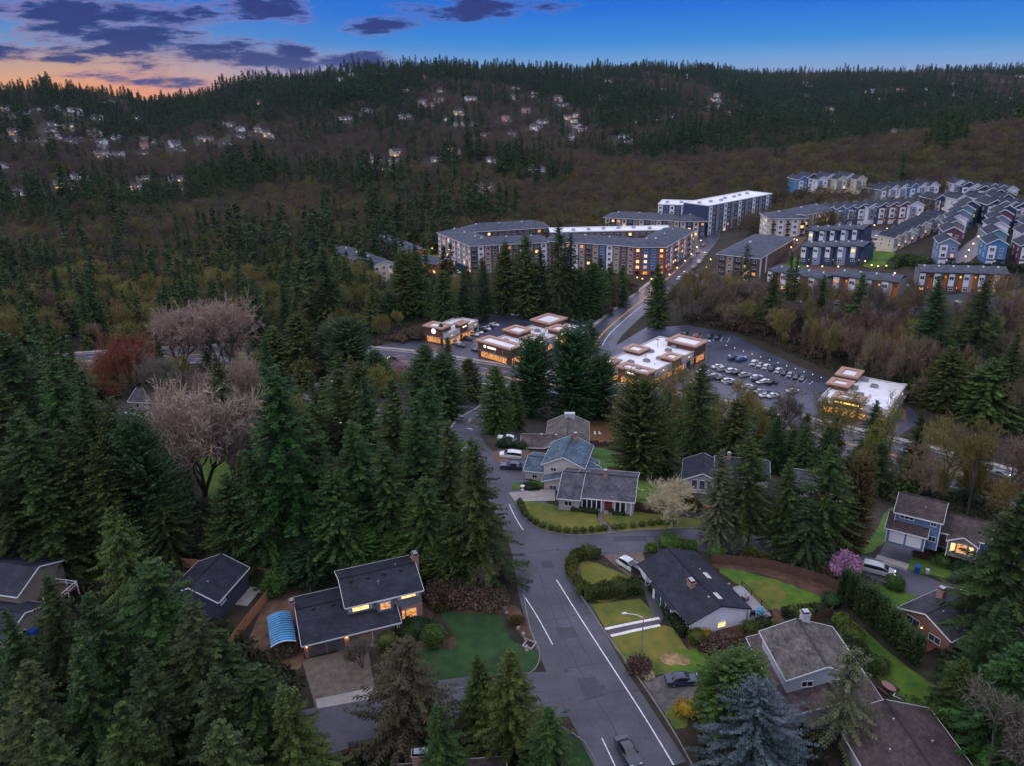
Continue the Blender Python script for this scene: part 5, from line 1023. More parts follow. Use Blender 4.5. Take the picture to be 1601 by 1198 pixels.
def wing(b, p0, p1, depth, z, floors, body, acc, roof, style='hip', fh=3.0, bay=3.7, sides='flr', ww=1.7, wh=1.6, rise=3.0, base=None, plit=.12, fr=None, below=6):
    L_ = math.hypot(p1[0] - p0[0], p1[1] - p0[1]); a = math.atan2(p1[1] - p0[1], p1[0] - p0[0]); e = mkobj('wing', None, None, (p0[0], p0[1], z), a); H = floors * fh + .4
    if style == 'hip': hip(e, 0, L_, 0, depth, H, rise, body, roof, .9, -below)
    elif style == 'gable': gable(e, 0, L_, 0, depth, H, rise, 'x', body, roof, .8, .5, z0=-below)
    else:
        MB().box(0, L_, 0, depth, -below, H).build('wall', body, e); flatroof(e, .05, L_ - .05, .05, depth - .05, H + .05, roof, M_trim)
        for k in range(int(L_ / 9)): MB().box(-1.1, 1.1, -.8, .8, 0, 1.1).box(-.8, .8, -.5, .5, 1.1, 1.3).build('roof_unit', M_metal, e, loc=(5 + k * 9, depth * rngA.uniform(.35, .65), H + .06))
    for s in sides:
        n = max(1, int((L_ if s == 'f' else depth) / bay)); ln = L_ if s == 'f' else depth
        for i in range(n):
            u = ln * (i + .5) / n; x, y, rz = (u, 0, 0) if s == 'f' else (L_, u, math.pi / 2) if s == 'r' else (0, ln - u, -math.pi / 2)
            m_ = acc[(i + (0 if s == 'f' else 1)) % len(acc)]
            nx_, ny_ = math.sin(rz), -math.cos(rz)
            if m_ is not None:
                z0 = 0 if base is None else fh; MB().box(-ln / n * .42, ln / n * .42, -.25, 0, z0, H - .35).build('facade_panel', m_, e, loc=(x, y, 0), rot=rz)
            off = .26 if m_ is not None else .02
            for f in range(floors):
                if base is not None and f == 0: continue
                fwin(e, x + nx_ * off, y + ny_ * off, f * fh + fh * .55, ww, wh, rz, pane_pick(plit), fr)
            if m_ is None and i % 2 == 0:
                for f in range(1, floors): MB().box(-1.2, 1.2, -1.1, 0, -.1, .06).box(-1.2, 1.2, -1.1, -1.04, .06, 1.0).build('balcony', M_dtrim, e, loc=(x, y, f * fh + .05), rot=rz)
            if base is not None: fwin(e, x + nx_ * .3, y + ny_ * .3, fh * .5, ln / n * .62, fh * .62, rz, pane_pick(.55), M_dtrim)
        if base is not None: MB().box(-.05, ln + .05, -.28, .0, -below + 1, fh).build('base_course', base, e, loc=(0, 0, 0) if s == 'f' else (L_, 0, 0) if s == 'r' else (0, depth, 0), rot=0 if s == 'f' else math.pi / 2 if s == 'r' else -math.pi / 2)
    if style != 'flat':
        for k in range(max(1, int(L_ / 14))): MB().box(-.5, .5, -.4, .4, -.4, .5).build('roof_vent', M_trim, e, loc=(7 + k * 14, depth * .45, H + rise * .85))
    flatten(e, b)
F_tan = mat('panel_tan', (.30, .22, .18), .8, .12, 1); F_brown = mat('panel_brown', (.11, .075, .062), .8, .15, 1); F_white = mat('panel_white', (.62, .61, .64), .7, .08, 1); F_blue = mat('panel_blue', (.045, .12, .28), .7, .12, 1); F_navy = mat('panel_navy', (.028, .045, .095), .7, .12, 1); F_cream = mat('panel_cream', (.56, .47, .34), .75, .1, 1); F_orange = mat('panel_orange', (.42, .13, .03), .7, .12, 1); F_grey = mat('panel_grey', (.17, .165, .175), .75, .12, 1); F_red = brickmat('apartment_brick', (.20, .055, .035), (.27, .085, .055), (.16, .09, .07)); F_plum = mat('panel_plum', (.11, .045, .065), .75, .12, 1); F_teal = mat('panel_teal', (.10, .22, .26), .75, .12, 1); F_sky = mat('panel_skyblue', (.06, .17, .33), .75, .12, 1); F_slate = mat('panel_slate', (.16, .20, .30), .75, .12, 1)
S_apt = shingle('shingle_apartment', (.055, .062, .085), .15); S_th = shingle('shingle_townhouse', (.022, .028, .046), .2); M_roofw = mat('white_membrane', (.66, .65, .67), .6, .1, .4, coords='World')
b = thing('apartment_block', 'long five-storey apartment block with grey hipped roofs, white panels and blue corner', 'apartments', (-21, 430, -27))
wing(b, (-42, 471), (-21, 431), 17, -27, 5, F_tan, [F_white, None], S_apt, bay=3.4, base=F_blue, sides='fl'); wing(b, (-21.3, 430.5), (21, 436), 17, -27, 5, F_brown, [None, F_white, F_tan], S_apt, sides='fr')
wing(b, (20, 441), (67, 420), 18, -27, 5, F_brown, [F_tan, None, F_tan, F_blue, F_white], S_apt, sides='fr'); wing(b, (66.5, 418.8), (83, 417), 20, -27, 5, F_red, [F_red, F_blue, F_blue], S_apt, 'hip', sides='fl', base=F_red, plit=.3)
wing(b, (83, 417.5), (108, 461), 18, -27, 5, F_navy, [F_red, None, F_white], S_apt, sides='f', base=F_red, plit=.25); wing(b, (-25, 470), (24, 480), 16, -27, 5, F_brown, [None], S_apt, sides='f', rise=3.6)
wing(b, (24, 462), (95, 462), 14, -27, 5, F_brown, [None], M_roofw, 'flat', sides='f', fh=3.05)
b = thing('apartment_block', 'navy and cream four-storey apartments with grey roof behind the long block', 'apartments', (64, 523, -26))
wing(b, (63, 522), (108, 503), 18, -26, 4, F_navy, [F_cream, None, F_tan], S_apt, plit=.2); wing(b, (108, 502), (124, 500), 22, -26, 4, F_navy, [F_cream, None], S_apt, sides='flr', plit=.25)
b = thing('apartment_block', 'tall white and navy flat-roofed apartment building at the foot of the ridge', 'apartments', (128, 502, -23))
wing(b, (126, 503), (180, 548), 20, -23, 6, F_navy, [F_white, None, F_grey, None], M_roofw, 'flat', sides='fr', plit=.08); wing(b, (98, 526), (130, 515), 20, -25, 6, F_navy, [F_white, None], M_roofw, 'flat', sides='f', plit=.08)
b = thing('apartment_block', 'brown apartment building with white striped side and deep-eaved roof on the boulevard', 'apartments', (103, 384, -22))
wing(b, (102.5, 384), (119, 372.5), 56, -21, 4, F_brown, [None, F_tan], S_apt, sides='fl', rise=2.6, below=8, plit=.25); e_ = mkobj('wing', None, None, (119, 372.5, -21), math.atan2(49.5, 33))
for i in range(12): MB().box(-.9, .9, -.3, 0, -2, 11.5).build('facade_panel', (F_white, F_plum, F_white, F_slate)[i % 4], e_, loc=(2.5 + i * 4.6, -.02, 0))
for i in range(12):
    for f in range(4): fwin(e_, 4.6 + i * 4.6, -.02, f * 3 + 1.6, 1.5, 1.6, 0, pane_pick(.1))
flatten(e_, b)
b = thing('apartment_block', 'cream curving four-storey apartments with long grey roof beside the terraces', 'apartments', (146, 437, -14))
wing(b, (145, 441), (165, 441), 17, -14.5, 4, F_cream, [None, F_white], S_apt, sides='fl', plit=.2); wing(b, (164, 441.5), (189, 459), 17, -13, 4, F_cream, [None, F_tan], S_apt, sides='fr', plit=.2)
b = thing('low_apartments', 'low red and white apartments with blue-grey roof at the wood edge', 'apartments', (-84, 487, -27))
wing(b, (-84.5, 487), (-58, 444), 13, -27, 3, F_orange, [F_white, None], S_apt, 'gable', sides='f', rise=1.8); wing(b, (-57.5, 443), (-40, 429), 12, -27, 2, F_orange, [None, F_tan], S_apt, 'gable', sides='f', rise=1.6, plit=.4)
b = thing('low_apartments', 'grey-roofed pale apartments half hidden by the mid cedars', 'apartments', (-102, 455, -27)); wing(b, (-102, 455), (-72, 413), 12, -27, 3, F_cream, [None, F_white], S_apt, 'gable', sides='fr', rise=1.8)
# ---- row townhouses (each row is one building, its units step with the slope)
def rowhouse(label, a, bpx, n, scheme, d=11, fl=3, name='townhouse_row'):
    A, B = P(*a), P(*bpx); t = thing(name, label, 'townhouses', A)
    for i in range(n):
        p = A + (B - A) * (i / n); q = A + (B - A) * ((i + 1) / n); e = mkobj('wing', None, None, (p[0], p[1], max(p[2], q[2]) - .2), math.atan2(q[1] - p[1], q[0] - p[0])); w_ = math.hypot(q[0] - p[0], q[1] - p[1]); H = fl * 2.9
        MB().box(0, w_ - .04, .9, d, -7, H).build('wall', scheme[1], e)
        k = w_ * .66
        MB().box(.1, k, 0, .9, -6, H - .1).build('bay_wall', scheme[0][i % len(scheme[0])], e); MB().box(.12, k * .62, -.16, 0, 3.1, H - .5).build('bay_panel', scheme[2], e); MB().box(k + .1, w_ - .15, .72, .9, .2, H - .2).build('accent_panel', scheme[3], e)
        slab_roof(e, [[(-.2, -.7, H + .2), (w_ - .1, -.7, H + .2), (w_ - .1, d * .6, H + 1.7), (-.2, d * .6, H + 1.7)], [(-.2, d * .6, H + 1.7), (w_ - .1, d * .6, H + 1.7), (w_ - .1, d + .4, H + .3), (-.2, d + .4, H + .3)]], .25, S_apt)
        fwin(e, k * .32, -.18, H - 2.3, k * .5, 1.5, 0, pane_pick(.15), M_trim); fwin(e, k * .4, -.02, 1.8, k * .5, 1.1, 0, pane_pick(.3), M_trim); fwin(e, (k + w_) / 2, .7, H - 1.8, .8, 1.1, 0, pane_pick(.2), M_dtrim); MB().box(-.45, .45, -.06, 0, 0, 2.1).build('door', M_dwood, e, loc=((k + w_) / 2, .7, .05))
        if i % 2 == 0: lamp(e, k + .2, .5, 2.4, 0)
        MB().box(-.3, .3, -.3, .3, -.2, .45).build('roof_vent', M_trim, e, loc=(w_ * .4, d * .45, H + 1.4)); flatten(e, t)
    return t
brn = ([F_brown, F_tan, F_brown, F_tan], F_grey, F_white, F_orange)
rowhouse('brown and white townhouse row with orange recesses beside the striped apartments', (1198, 452), (1283, 468), 4, brn); rowhouse('brown townhouse row with orange end wall and a lone spruce in front', (1299, 462), (1400, 474), 4, brn); rowhouse('brown townhouse row below the dark hedge of the hill street', (1433, 457), (1572, 461), 6, brn)
blu = ([F_navy, F_slate], F_navy, F_white, F_navy)
rowhouse('navy and white townhouse row fronting the small green', (1250, 414), (1347, 415), 5, blu, 10); rowhouse('navy townhouse row with white stair towers above the green', (1262, 388), (1347, 386), 5, blu, 10)
# ---- gabled townhouses on the hill
def th_proto(wall, acc, key):
    h = thing('gabled_townhouse', 'x', 'townhouse'); gable(h, 0, 6.6, 0, 11.5, 8.6, 1.9, 'y', wall, S_th, .4, .4, z0=-6, fscale=.28)
    MB().box(.4, 3.0, -.45, 0, 3.0, 7.9).build('bay', acc, h); MB().box(3.2, 6.4, -1.1, 0, 2.75, 2.95).build('porch_roof', S_th, h)
    for x, z in ((1.7, 6.6), (1.7, 4.1)): fwin(h, x, -.47, z, 1.5, 1.4, 0, M_glassb if key % 2 else M_glass)
    fwin(h, 4.9, -.02, 6.5, 1.1, 1.3, 0, M_glass); fwin(h, 4.9, -.02, 4.0, 1.1, 1.3, 0, (M_lit, M_glassb, M_lit2)[key % 3]); MB().box(-1.3, 1.3, -.06, 0, 0, 2.2).build('garage_door', M_gwhite, h, loc=(1.75, -.02, 0)); MB().box(-.45, .45, -.06, 0, 0, 2.1).build('door', M_dwood, h, loc=(4.9, -.02, 0))
    for y, z in ((3, 6.5), (8.5, 6.5), (3, 3.9), (8.5, 3.9)): fwin(h, 6.62, y, z, 1.0, 1.4, math.pi / 2, M_glass); fwin(h, -.02, y, z, 1.0, 1.4, -math.pi / 2, M_glass)
    lamp(h, 3.4, -.3, 2.3, 0); return h
pal = [('white', F_white, F_slate), ('sky-blue', F_sky, F_white), ('slate-blue', F_slate, F_white), ('teal', F_teal, F_white), ('plum', F_plum, F_white), ('navy', F_navy, F_white), ('cream', F_cream, F_teal), ('grey', F_grey, F_white)]
protos = {nm: th_proto(w_, a_, i) for i, (nm, w_, a_) in enumerate(pal)}; used = set()
def townhouse(nm, px, py, ang, where, s=1.0):
    g = P(px, py); o = protos[nm] if nm not in used else copy_tree(protos[nm]); used.add(nm); o.location = (g[0], g[1], g[2]); o.rotation_euler = (0, 0, R_(ang)); o.scale = (s, s, s)
    art = 'pale ' if nm == 'white' else ''
    tag(o, '%s gabled townhouse %s' % (nm, where), 'townhouse', '%s townhouses %s' % (nm, where)); FORBP.append(np.array([[g[0] - 9, g[1] - 13], [g[0] + 9, g[1] - 13], [g[0] + 9, g[1] + 9], [g[0] - 9, g[1] + 9]])); return o
w1 = 'on the left side of the pale hill street'; w2 = 'on the right side of the pale hill street'
for nm, x, y in (('slate-blue', 1463, 414), ('plum', 1470, 395), ('grey', 1474, 384), ('white', 1479, 374), ('slate-blue', 1485, 365), ('teal', 1492, 357), ('navy', 1500, 350)): townhouse(nm, x, y, -18, w1, 1.12)
for nm, x, y in (('sky-blue', 1537, 417), ('teal', 1538, 400), ('white', 1541, 387), ('slate-blue', 1544, 376), ('plum', 1550, 366), ('navy', 1557, 358)): townhouse(nm, x, y, -18, w2, 1.12)
w3 = 'along the hillside fence beyond the sky-blue house'
for nm, x, y in (('plum', 1590, 416), ('white', 1592, 396), ('slate-blue', 1598, 380), ('teal', 1605, 368)): townhouse(nm, x, y, -15, w3)
w4 = 'in the stepped row above the evergreen bank'
for k, nm in enumerate(('cream', 'cream', 'white', 'grey', 'cream', 'grey', 'white', 'grey')): townhouse(nm, 1395 + k * 10.5, 394 - k * 5.2, 28, w4, .78)
w5 = 'in the colourful row over the parking court'
for k, nm in enumerate(('white', 'teal', 'sky-blue', 'navy', 'white', 'navy', 'plum', 'plum', 'white')): townhouse(nm, 1290 + k * 16, 353 - k * .5, -4, w5, 1.1)
w6 = 'in the white row under the ridge wood'
for k, nm in enumerate(('grey', 'white', 'white', 'sky-blue', 'white', 'white')): townhouse(nm, 1374 + k * 15, 322 - k * 1.2, 18, w6, 1.25)
w7 = 'in the far row near the ridge firs'
for k, nm in enumerate(('white', 'navy', 'white', 'navy', 'slate-blue', 'navy', 'grey')): townhouse(nm, 1487 + k * 12, 314 + k * 3.2, -10, w7, 1.3)
w8 = 'in the uppermost row beside the olive wood'
for k, nm in enumerate(('sky-blue', 'navy', 'white', 'white', 'cream', 'white', 'cream')): townhouse(nm, 1246 + k * 15, 304 - (k % 2) * 4, 12, w8, 1.2)
w9 = 'at the top of the hill street'
for k, nm in enumerate(('navy', 'white', 'white', 'navy', 'white')): townhouse(nm, 1538 + k * 14, 352 + k * 1.5, -5, w9, 1.2)
w11 = 'in the back row against the ridge wood'
for k, nm in enumerate(('white', 'navy', 'slate-blue', 'white', 'navy', 'white', 'grey', 'navy')): townhouse(nm, 1440 + k * 17, 336 + (k % 2) * 3, 8, w11, 1.15)
w10 = 'standing alone below the ridge firs'
for k, nm in enumerate(('grey', 'slate-blue', 'white')): townhouse(nm, 1540 + k * 14, 318 + k * 2, 0, w10, 1.2)
# ---- shops
M_sbrick = brickmat('shop_brick', (.085, .032, .026), (.12, .045, .036), (.06, .03, .025)); M_stucco = mat('shop_stucco', (.42, .385, .36), .85, .08, 1); M_cornice = mat('cornice_tan', (.36, .215, .155), .75, .1, 1); M_awn = mat('awning_metal', (.14, .15, .17), .5, .1, 1)
def textobj(par, txt, size, loc, rot, m, name='sign_lettering'):
    cu = bpy.data.curves.new(name, 'FONT'); cu.body = txt; cu.size = size; cu.extrude = .05; cu.align_x = 'CENTER'; cu.align_y = 'CENTER'; cu.resolution_u = 2
    tmp = bpy.data.objects.new(name, cu); COL.objects.link(tmp); dg = bpy.context.evaluated_depsgraph_get(); me = bpy.data.meshes.new_from_object(tmp.evaluated_get(dg)); bpy.data.objects.remove(tmp); me.materials.clear(); me.materials.append(m); return mkobj(name, me, par, loc, rot)
def shop(label, p0, ang, Lx, Ly, towers, face_glow='fr', h=4.8, z=-27):
    """flat-roofed shop: stucco walls, lit glazing, brick corner towers with deep tan cornices, roof units. towers: (x0,x1,y0,y1,height)"""
    b = thing('shop_building', label, 'shop', (p0[0], p0[1], z), R_(ang))
    MB().box(0, Lx, 0, Ly, -.5, h).build('wall', M_stucco, b); flatroof(b, .02, Lx - .02, .02, Ly - .02, h + .06, M_roofw, M_stucco, .45)
    for s, ln in (('f', Lx), ('r', Ly), ('l', Ly)):
        n = max(2, int(ln / 4.2))
        for i in range(n):
            u = ln * (i + .5) / n; x, y, rz = (u, -.02, 0) if s == 'f' else (Lx + .02, u, math.pi / 2) if s == 'r' else (-.02, u, -math.pi / 2)
            fwin(b, x, y, 1.35, ln / n * .66, 2.2, rz, M_shop if s in face_glow and rngA.random() < .62 else M_glass, M_dtrim)
            MB().box(-ln / n * .4, ln / n * .4, -1.2, 0, -.06, .06).build('awning', M_awn, b, loc=(x, y, 3.1), rot=rz)
            if i % 2 == 0: MB().box(-.5, .5, -.16, 0, -.1, .1).build('wall_lamp', M_lit, b, loc=(x, y, 3.9), rot=rz)
    for (x0, x1, y0, y1, th) in towers:
        MB().box(x0, x1, y0, y1, -.5, th).build('brick_tower', M_sbrick, b)
        mb = MB(); o = .7; t_ = .9
        for q in ((x0 - o, x1 + o, y0 - o, y0 + t_), (x0 - o, x1 + o, y1 - t_, y1 + o), (x0 - o, x0 + t_, y0 + t_, y1 - t_), (x1 - t_, x1 + o, y0 + t_, y1 - t_)): mb.box(*q, th, th + .55)
        mb.build('cornice', M_cornice, b); MB().box(x0 + t_, x1 - t_, y0 + t_, y1 - t_, th - .3, th + .02).build('tower_roof', M_roofw, b)
        if y0 < .5: 
            fwin(b, (x0 + x1) / 2, y0 - .02, 1.6, (x1 - x0) * .8, 2.6, 0, M_shop if 'f' in face_glow else M_glass, M_dtrim)
        if x1 > Lx - .5: fwin(b, x1 + .02, (y0 + y1) / 2, 1.6, (y1 - y0) * .8, 2.6, math.pi / 2, M_shop, M_dtrim)
        if x0 < .5: fwin(b, x0 - .02, (y0 + y1) / 2, 1.6, (y1 - y0) * .8, 2.6, -math.pi / 2, M_shop, M_dtrim)
    for k in range(max(2, int(Lx * Ly / 90))): MB().box(-1.1, 1.1, -.8, .8, 0, .9).box(-.7, .7, -.5, .5, .9, 1.15).build('roof_unit', mat('roof_unit_metal', (.20, .20, .22), .6, .2, 1), b, loc=(rngA.uniform(.25, .75) * Lx, Ly * (k + .6) / (max(2, int(Lx * Ly / 90)) + .2), h + .06))
    for k in range(4): MB().tube([(0, 0, 0), (0, 0, .5)], .12, 7).tube([(0, 0, .45), (0, 0, .62)], .22, 7).build('roof_vent', M_metal, b, loc=(rngA.uniform(.1, .9) * Lx, rngA.uniform(.1, .9) * Ly, h + .06))
    return b
b1 = shop('small corner shop with round white wall sign and glowing windows', (-35.0, 313.5), -33, 11.5, 21, [(-.4, 8.5, -.4, 5.5, 6.6), (9.0, 11.9, 8, 13, 6.6)], 'fr')
MB().tube([(4.2, -.42, 5.2), (4.2, -.55, 5.2)], 1.1, 24).build('round_sign', M_sign, b1)
mb = MB()
for i in range(9): mb.box(0, .5 + .25 * (i % 3), -.05, 0, 0, .16)
MB().box(-1.4, 1.4, -.06, 0, -.22, .22).build('sign_panel', M_sign, b1, loc=(11.95, 10.5, 5.4), rot=math.pi / 2)
b2 = shop('long brick and stucco shop row with several cornice towers between the car parks', (-12.5, 293.5), -43, 16.5, 42, [(-.4, 16.9, -.4, 6, 6.4), (-.6, 7.5, 15, 22, 6.8), (-.6, 9, 32, 42.4, 7.0), (11.5, 17.2, 13.5, 18.5, 6.4), (11.5, 17.2, 28, 34, 6.6)], 'frl')
MB().tube([(3.6, -.42, 5.0), (3.6, -.55, 5.0)], .62, 18).build('round_sign', M_sign, b2); MB().box(-2.2, 2.2, -.06, 0, -.38, .38).build('sign_panel', M_sign, b2, loc=(7.2, -.42, 5.0)); MB().box(-2.2, 2.2, -.06, 0, -.3, .3).build('sign_panel', M_sign, b2, loc=(17.22, 31, 5.2), rot=math.pi / 2); MB().box(-1.6, 1.6, -.06, 0, -.25, .25).build('sign_panel', M_sign, b2, loc=(17.22, 16, 5.2), rot=math.pi / 2)
b3 = shop('wide white-roofed shop row with tan cornices beside the bare roadside trees', (32.0, 268.5), -42, 19.5, 40, [(-.6, 5, -.4, 5, 5.8), (8, 19.9, -.4, 4.5, 5.6), (-.6, 6, 16, 22, 6.0), (8, 20.0, 32.5, 40.5, 6.8), (15, 20.2, 17, 22.5, 6.0)], 'fr')
MB().box(-1.8, 1.8, -.06, 0, -.3, .3).build('sign_panel', M_sign, b3, loc=(13, -.42, 4.6))
b4 = shop('long shop building at the far end of the car park behind the mossy trees', (98.5, 233), -37, 20, 26, [(-.6, 5.5, 9, 15, 6.4), (-.6, 5.5, 19, 26.4, 6.6), (4, 12, -.4, 4, 5.8)], 'f')
MB().box(-3.6, 3.6, -.06, 0, -.28, .28).build('sign_panel', emit('amber_sign', (1, .7, .15), 1.6), b4, loc=(8, -.46, 4.7))
for b_, Lx, Ly in ((b1, 11.5, 21), (b2, 16.5, 42), (b3, 19.5, 40), (b4, 20, 26)):
    for (lx, ly) in ((Lx * .5, -1.6), (Lx + 1.6, Ly * .3), (Lx + 1.6, Ly * .75)):
        ld = bpy.data.lights.new('shopfront_light', 'POINT'); ld.energy = 40; ld.color = (1, .5, .18); ld.shadow_soft_size = .3; lo = bpy.data.objects.new('shopfront_light', ld); COL.objects.link(lo); lo.parent = b_; lo.location = (lx, ly, 2.9)
# ---- houses on the far hillside
def hh_proto(wall, roof, k, lit):
    h = thing('hillside_house', 'x', 'house'); gable(h, 0, 12, 0, 9, 5.2 if k % 2 else 3.2, 2.4, 'x', wall, roof, .6, .5, z0=-5, fscale=.4); gable(h, 7.5, 13.5, -3.5, 4, 3.0, 1.8, 'y', wall, roof, .5, .4, z0=-5, fscale=.4)
    for i in range(3): fwin(h, 1.6 + i * 2.6, -.02, 1.7, 1.7, 1.4, 0, lit[i]); 
    if k % 2:
        for i in range(4): fwin(h, 1.6 + i * 2.8, -.02, 4.2, 1.6, 1.2, 0, lit[(i + 1) % 3])
    MB().box(-2.2, 2.2, -.06, 0, 0, 2.2).build('garage_door', M_gwhite, h, loc=(10.5, -3.5, 0)); chimney(h, 3, 5, 3, 9 if k % 2 else 7); return h
hp = []
for k, (nm, wl, rf, lt) in enumerate([('white', W_white, S_grey, (M_glassb, M_lit, M_glass)), ('cream', F_cream, S_dgrey, (M_lit, M_lit2, M_glass)), ('pale grey', mat('siding_light', (.5, .49, .52), .7, .1, 1), S_dgrey, (M_glass, M_glassb, M_lit)), ('tan', F_tan, S_brown, (M_lit2, M_glass, M_glass)), ('blue-grey', F_slate, S_navy, (M_glassb, M_lit, M_glassb)), ('rosy', mat('siding_rose', (.40, .24, .25), .7, .1, 1), S_red, (M_glass, M_lit2, M_glassb))]): hp.append([nm, hh_proto(wl, rf, k, lt), False])
CLUST = [(20, 200, 25, 14, 6), (75, 177, 45, 7, 8), (130, 208, 60, 12, 11), (215, 228, 70, 8, 8), (60, 225, 50, 8, 6), (300, 228, 60, 10, 9), (365, 200, 30, 6, 6), (390, 212, 30, 6, 5), (295, 240, 30, 5, 5), (10, 262, 20, 6, 3), (160, 250, 30, 6, 4), (110, 152, 12, 3, 3), (175, 160, 25, 4, 3),
         (490, 131, 60, 5, 8), (530, 118, 40, 4, 6), (600, 118, 14, 3, 3), (680, 123, 40, 4, 6), (660, 160, 40, 8, 7), (575, 180, 12, 4, 3), (700, 190, 25, 12, 6), (590, 262, 30, 8, 6), (645, 250, 60, 8, 10), (735, 250, 40, 8, 8), (770, 220, 30, 8, 5), (830, 150, 10, 5, 3), (820, 200, 30, 12, 9), (900, 195, 30, 12, 9), (885, 215, 15, 8, 5), (960, 225, 20, 14, 6), (840, 268, 30, 8, 7), (750, 300, 10, 5, 2),
         (1000, 190, 15, 5, 3), (1090, 165, 30, 8, 6), (1140, 172, 40, 8, 8), (1180, 178, 15, 5, 4), (1140, 133, 15, 3, 3), (1250, 132, 20, 3, 3), (1270, 175, 40, 6, 7), (1340, 145, 20, 4, 4), (1440, 153, 50, 5, 8), (1500, 130, 30, 3, 5), (1530, 161, 50, 5, 8), (1060, 120, 20, 3, 3), (1370, 155, 14, 4, 3), (245, 290, 40, 10, 4), (200, 300, 30, 8, 3), (120, 290, 40, 10, 3), (30, 300, 25, 10, 2)]
rngH = random.Random(21); HH = []
CLUST += [(rngH.uniform(0, 1600), rngH.uniform(122, 262), 14, 3, 1) for _ in range(130)]
for (cx, cy, sx_, sy_, n) in CLUST:
    for k in range(n):
        px, py = cx + rngH.uniform(-1, 1) * sx_, cy + rngH.uniform(-1, 1) * sy_; g = P(px, py); r = math.hypot(g[0], g[1])
        if r < 520 or r > 2900 or (n == 1 and r < 1050) or any((g[0] - q[0]) ** 2 + (g[1] - q[1]) ** 2 < 700 for q in HH): continue
        HH.append(g); i = rngH.choices(range(6), (5, 4, 4, 2, 2, 1))[0]; nm, pr, us = hp[i]; o = copy_tree(pr) if us else pr; hp[i][2] = True
        o.location = tuple(g); o.rotation_euler = (0, 0, R_(rngH.uniform(-45, 45)) + math.atan2(-g[0], g[1])); sc = rngH.uniform(.8, 1.15); o.scale = (sc, sc, sc)
        tag(o, '%s house among the trees of the distant hillside' % nm, 'house', '%s houses on the far hillside' % nm)
print('hillside houses', len(HH))
# ------------------------------------------------------------------ cars
M_tyre = mat('tyre', (.012, .012, .013), .9, .2, 3); M_rim = mat('alloy', (.30, .31, .33), .35, .1, 2, metal=.7); M_cglass = mat('car_glass', (.012, .014, .018), .06, .1, 1, spec=.9)
M_hl = mat('lamp_lens', (.55, .56, .58), .15, .05, 1, spec=.8); M_tl = mat('tail_lens', (.22, .012, .01), .2, .05, 1, spec=.6)
def paint(nm, c, metal=.0): 
    m = mat('paint_' + nm, c, .32, .04, 1, metal=metal, spec=.5)
    m.node_tree.nodes['Principled BSDF'].inputs['Coat Weight'].default_value = .5; return m
CP = {n: paint(n, c) for n, c in dict(white=(.62, .62, .64), silver=(.34, .355, .375), grey=(.13, .135, .145), black=(.014, .014, .016), navy=(.016, .026, .065), blue=(.025, .075, .26), red=(.30, .018, .014), slate=(.03, .036, .05)).items()}
# stations: x, half width at sill, belt, roof; z of sill, belt, top (top == belt: no cabin there)
SH = dict(
 sedan=(4.6, [(-2.3, .62, .66, .5, .42, .78, .78), (-2.2, .84, .84, .6, .28, .9, .92), (-1.55, .9, .9, .66, .22, .95, .98), (-1.0, .9, .91, .62, .2, .96, 1.32), (-.45, .9, .91, .62, .2, .95, 1.43), (.25, .9, .91, .62, .2, .94, 1.42), (.95, .9, .9, .66, .2, .92, .99), (1.5, .9, .88, .6, .22, .86, .88), (2.1, .84, .82, .55, .26, .74, .76), (2.3, .6, .62, .45, .36, .58, .6)]),
 suv=(4.7, [(-2.35, .7, .72, .6, .42, .92, .95), (-2.28, .88, .88, .66, .3, 1.0, 1.06), (-1.7, .92, .92, .66, .26, 1.02, 1.5), (-1.1, .93, .93, .68, .25, 1.02, 1.62), (-.4, .93, .93, .68, .25, 1.01, 1.64), (.2, .93, .93, .66, .25, 1.0, 1.58), (1.05, .93, .92, .68, .25, .99, 1.05), (1.6, .92, .9, .64, .26, .95, .98), (2.2, .88, .86, .6, .3, .88, .9), (2.35, .66, .66, .5, .4, .7, .72)]),
 van=(5.0, [(-2.5, .8, .82, .7, .38, 1.0, 1.05), (-2.45, .92, .94, .74, .28, 1.08, 1.35), (-2.25, .95, .96, .78, .25, 1.1, 1.74), (-1.2, .96, .97, .8, .24, 1.1, 1.8), (0, .96, .97, .8, .24, 1.09, 1.78), (.75, .96, .96, .76, .24, 1.08, 1.66), (1.5, .95, .95, .74, .24, 1.04, 1.1), (2.0, .93, .92, .68, .26, .94, .96), (2.4, .85, .84, .6, .3, .8, .82), (2.5, .66, .66, .5, .4, .62, .64)]))
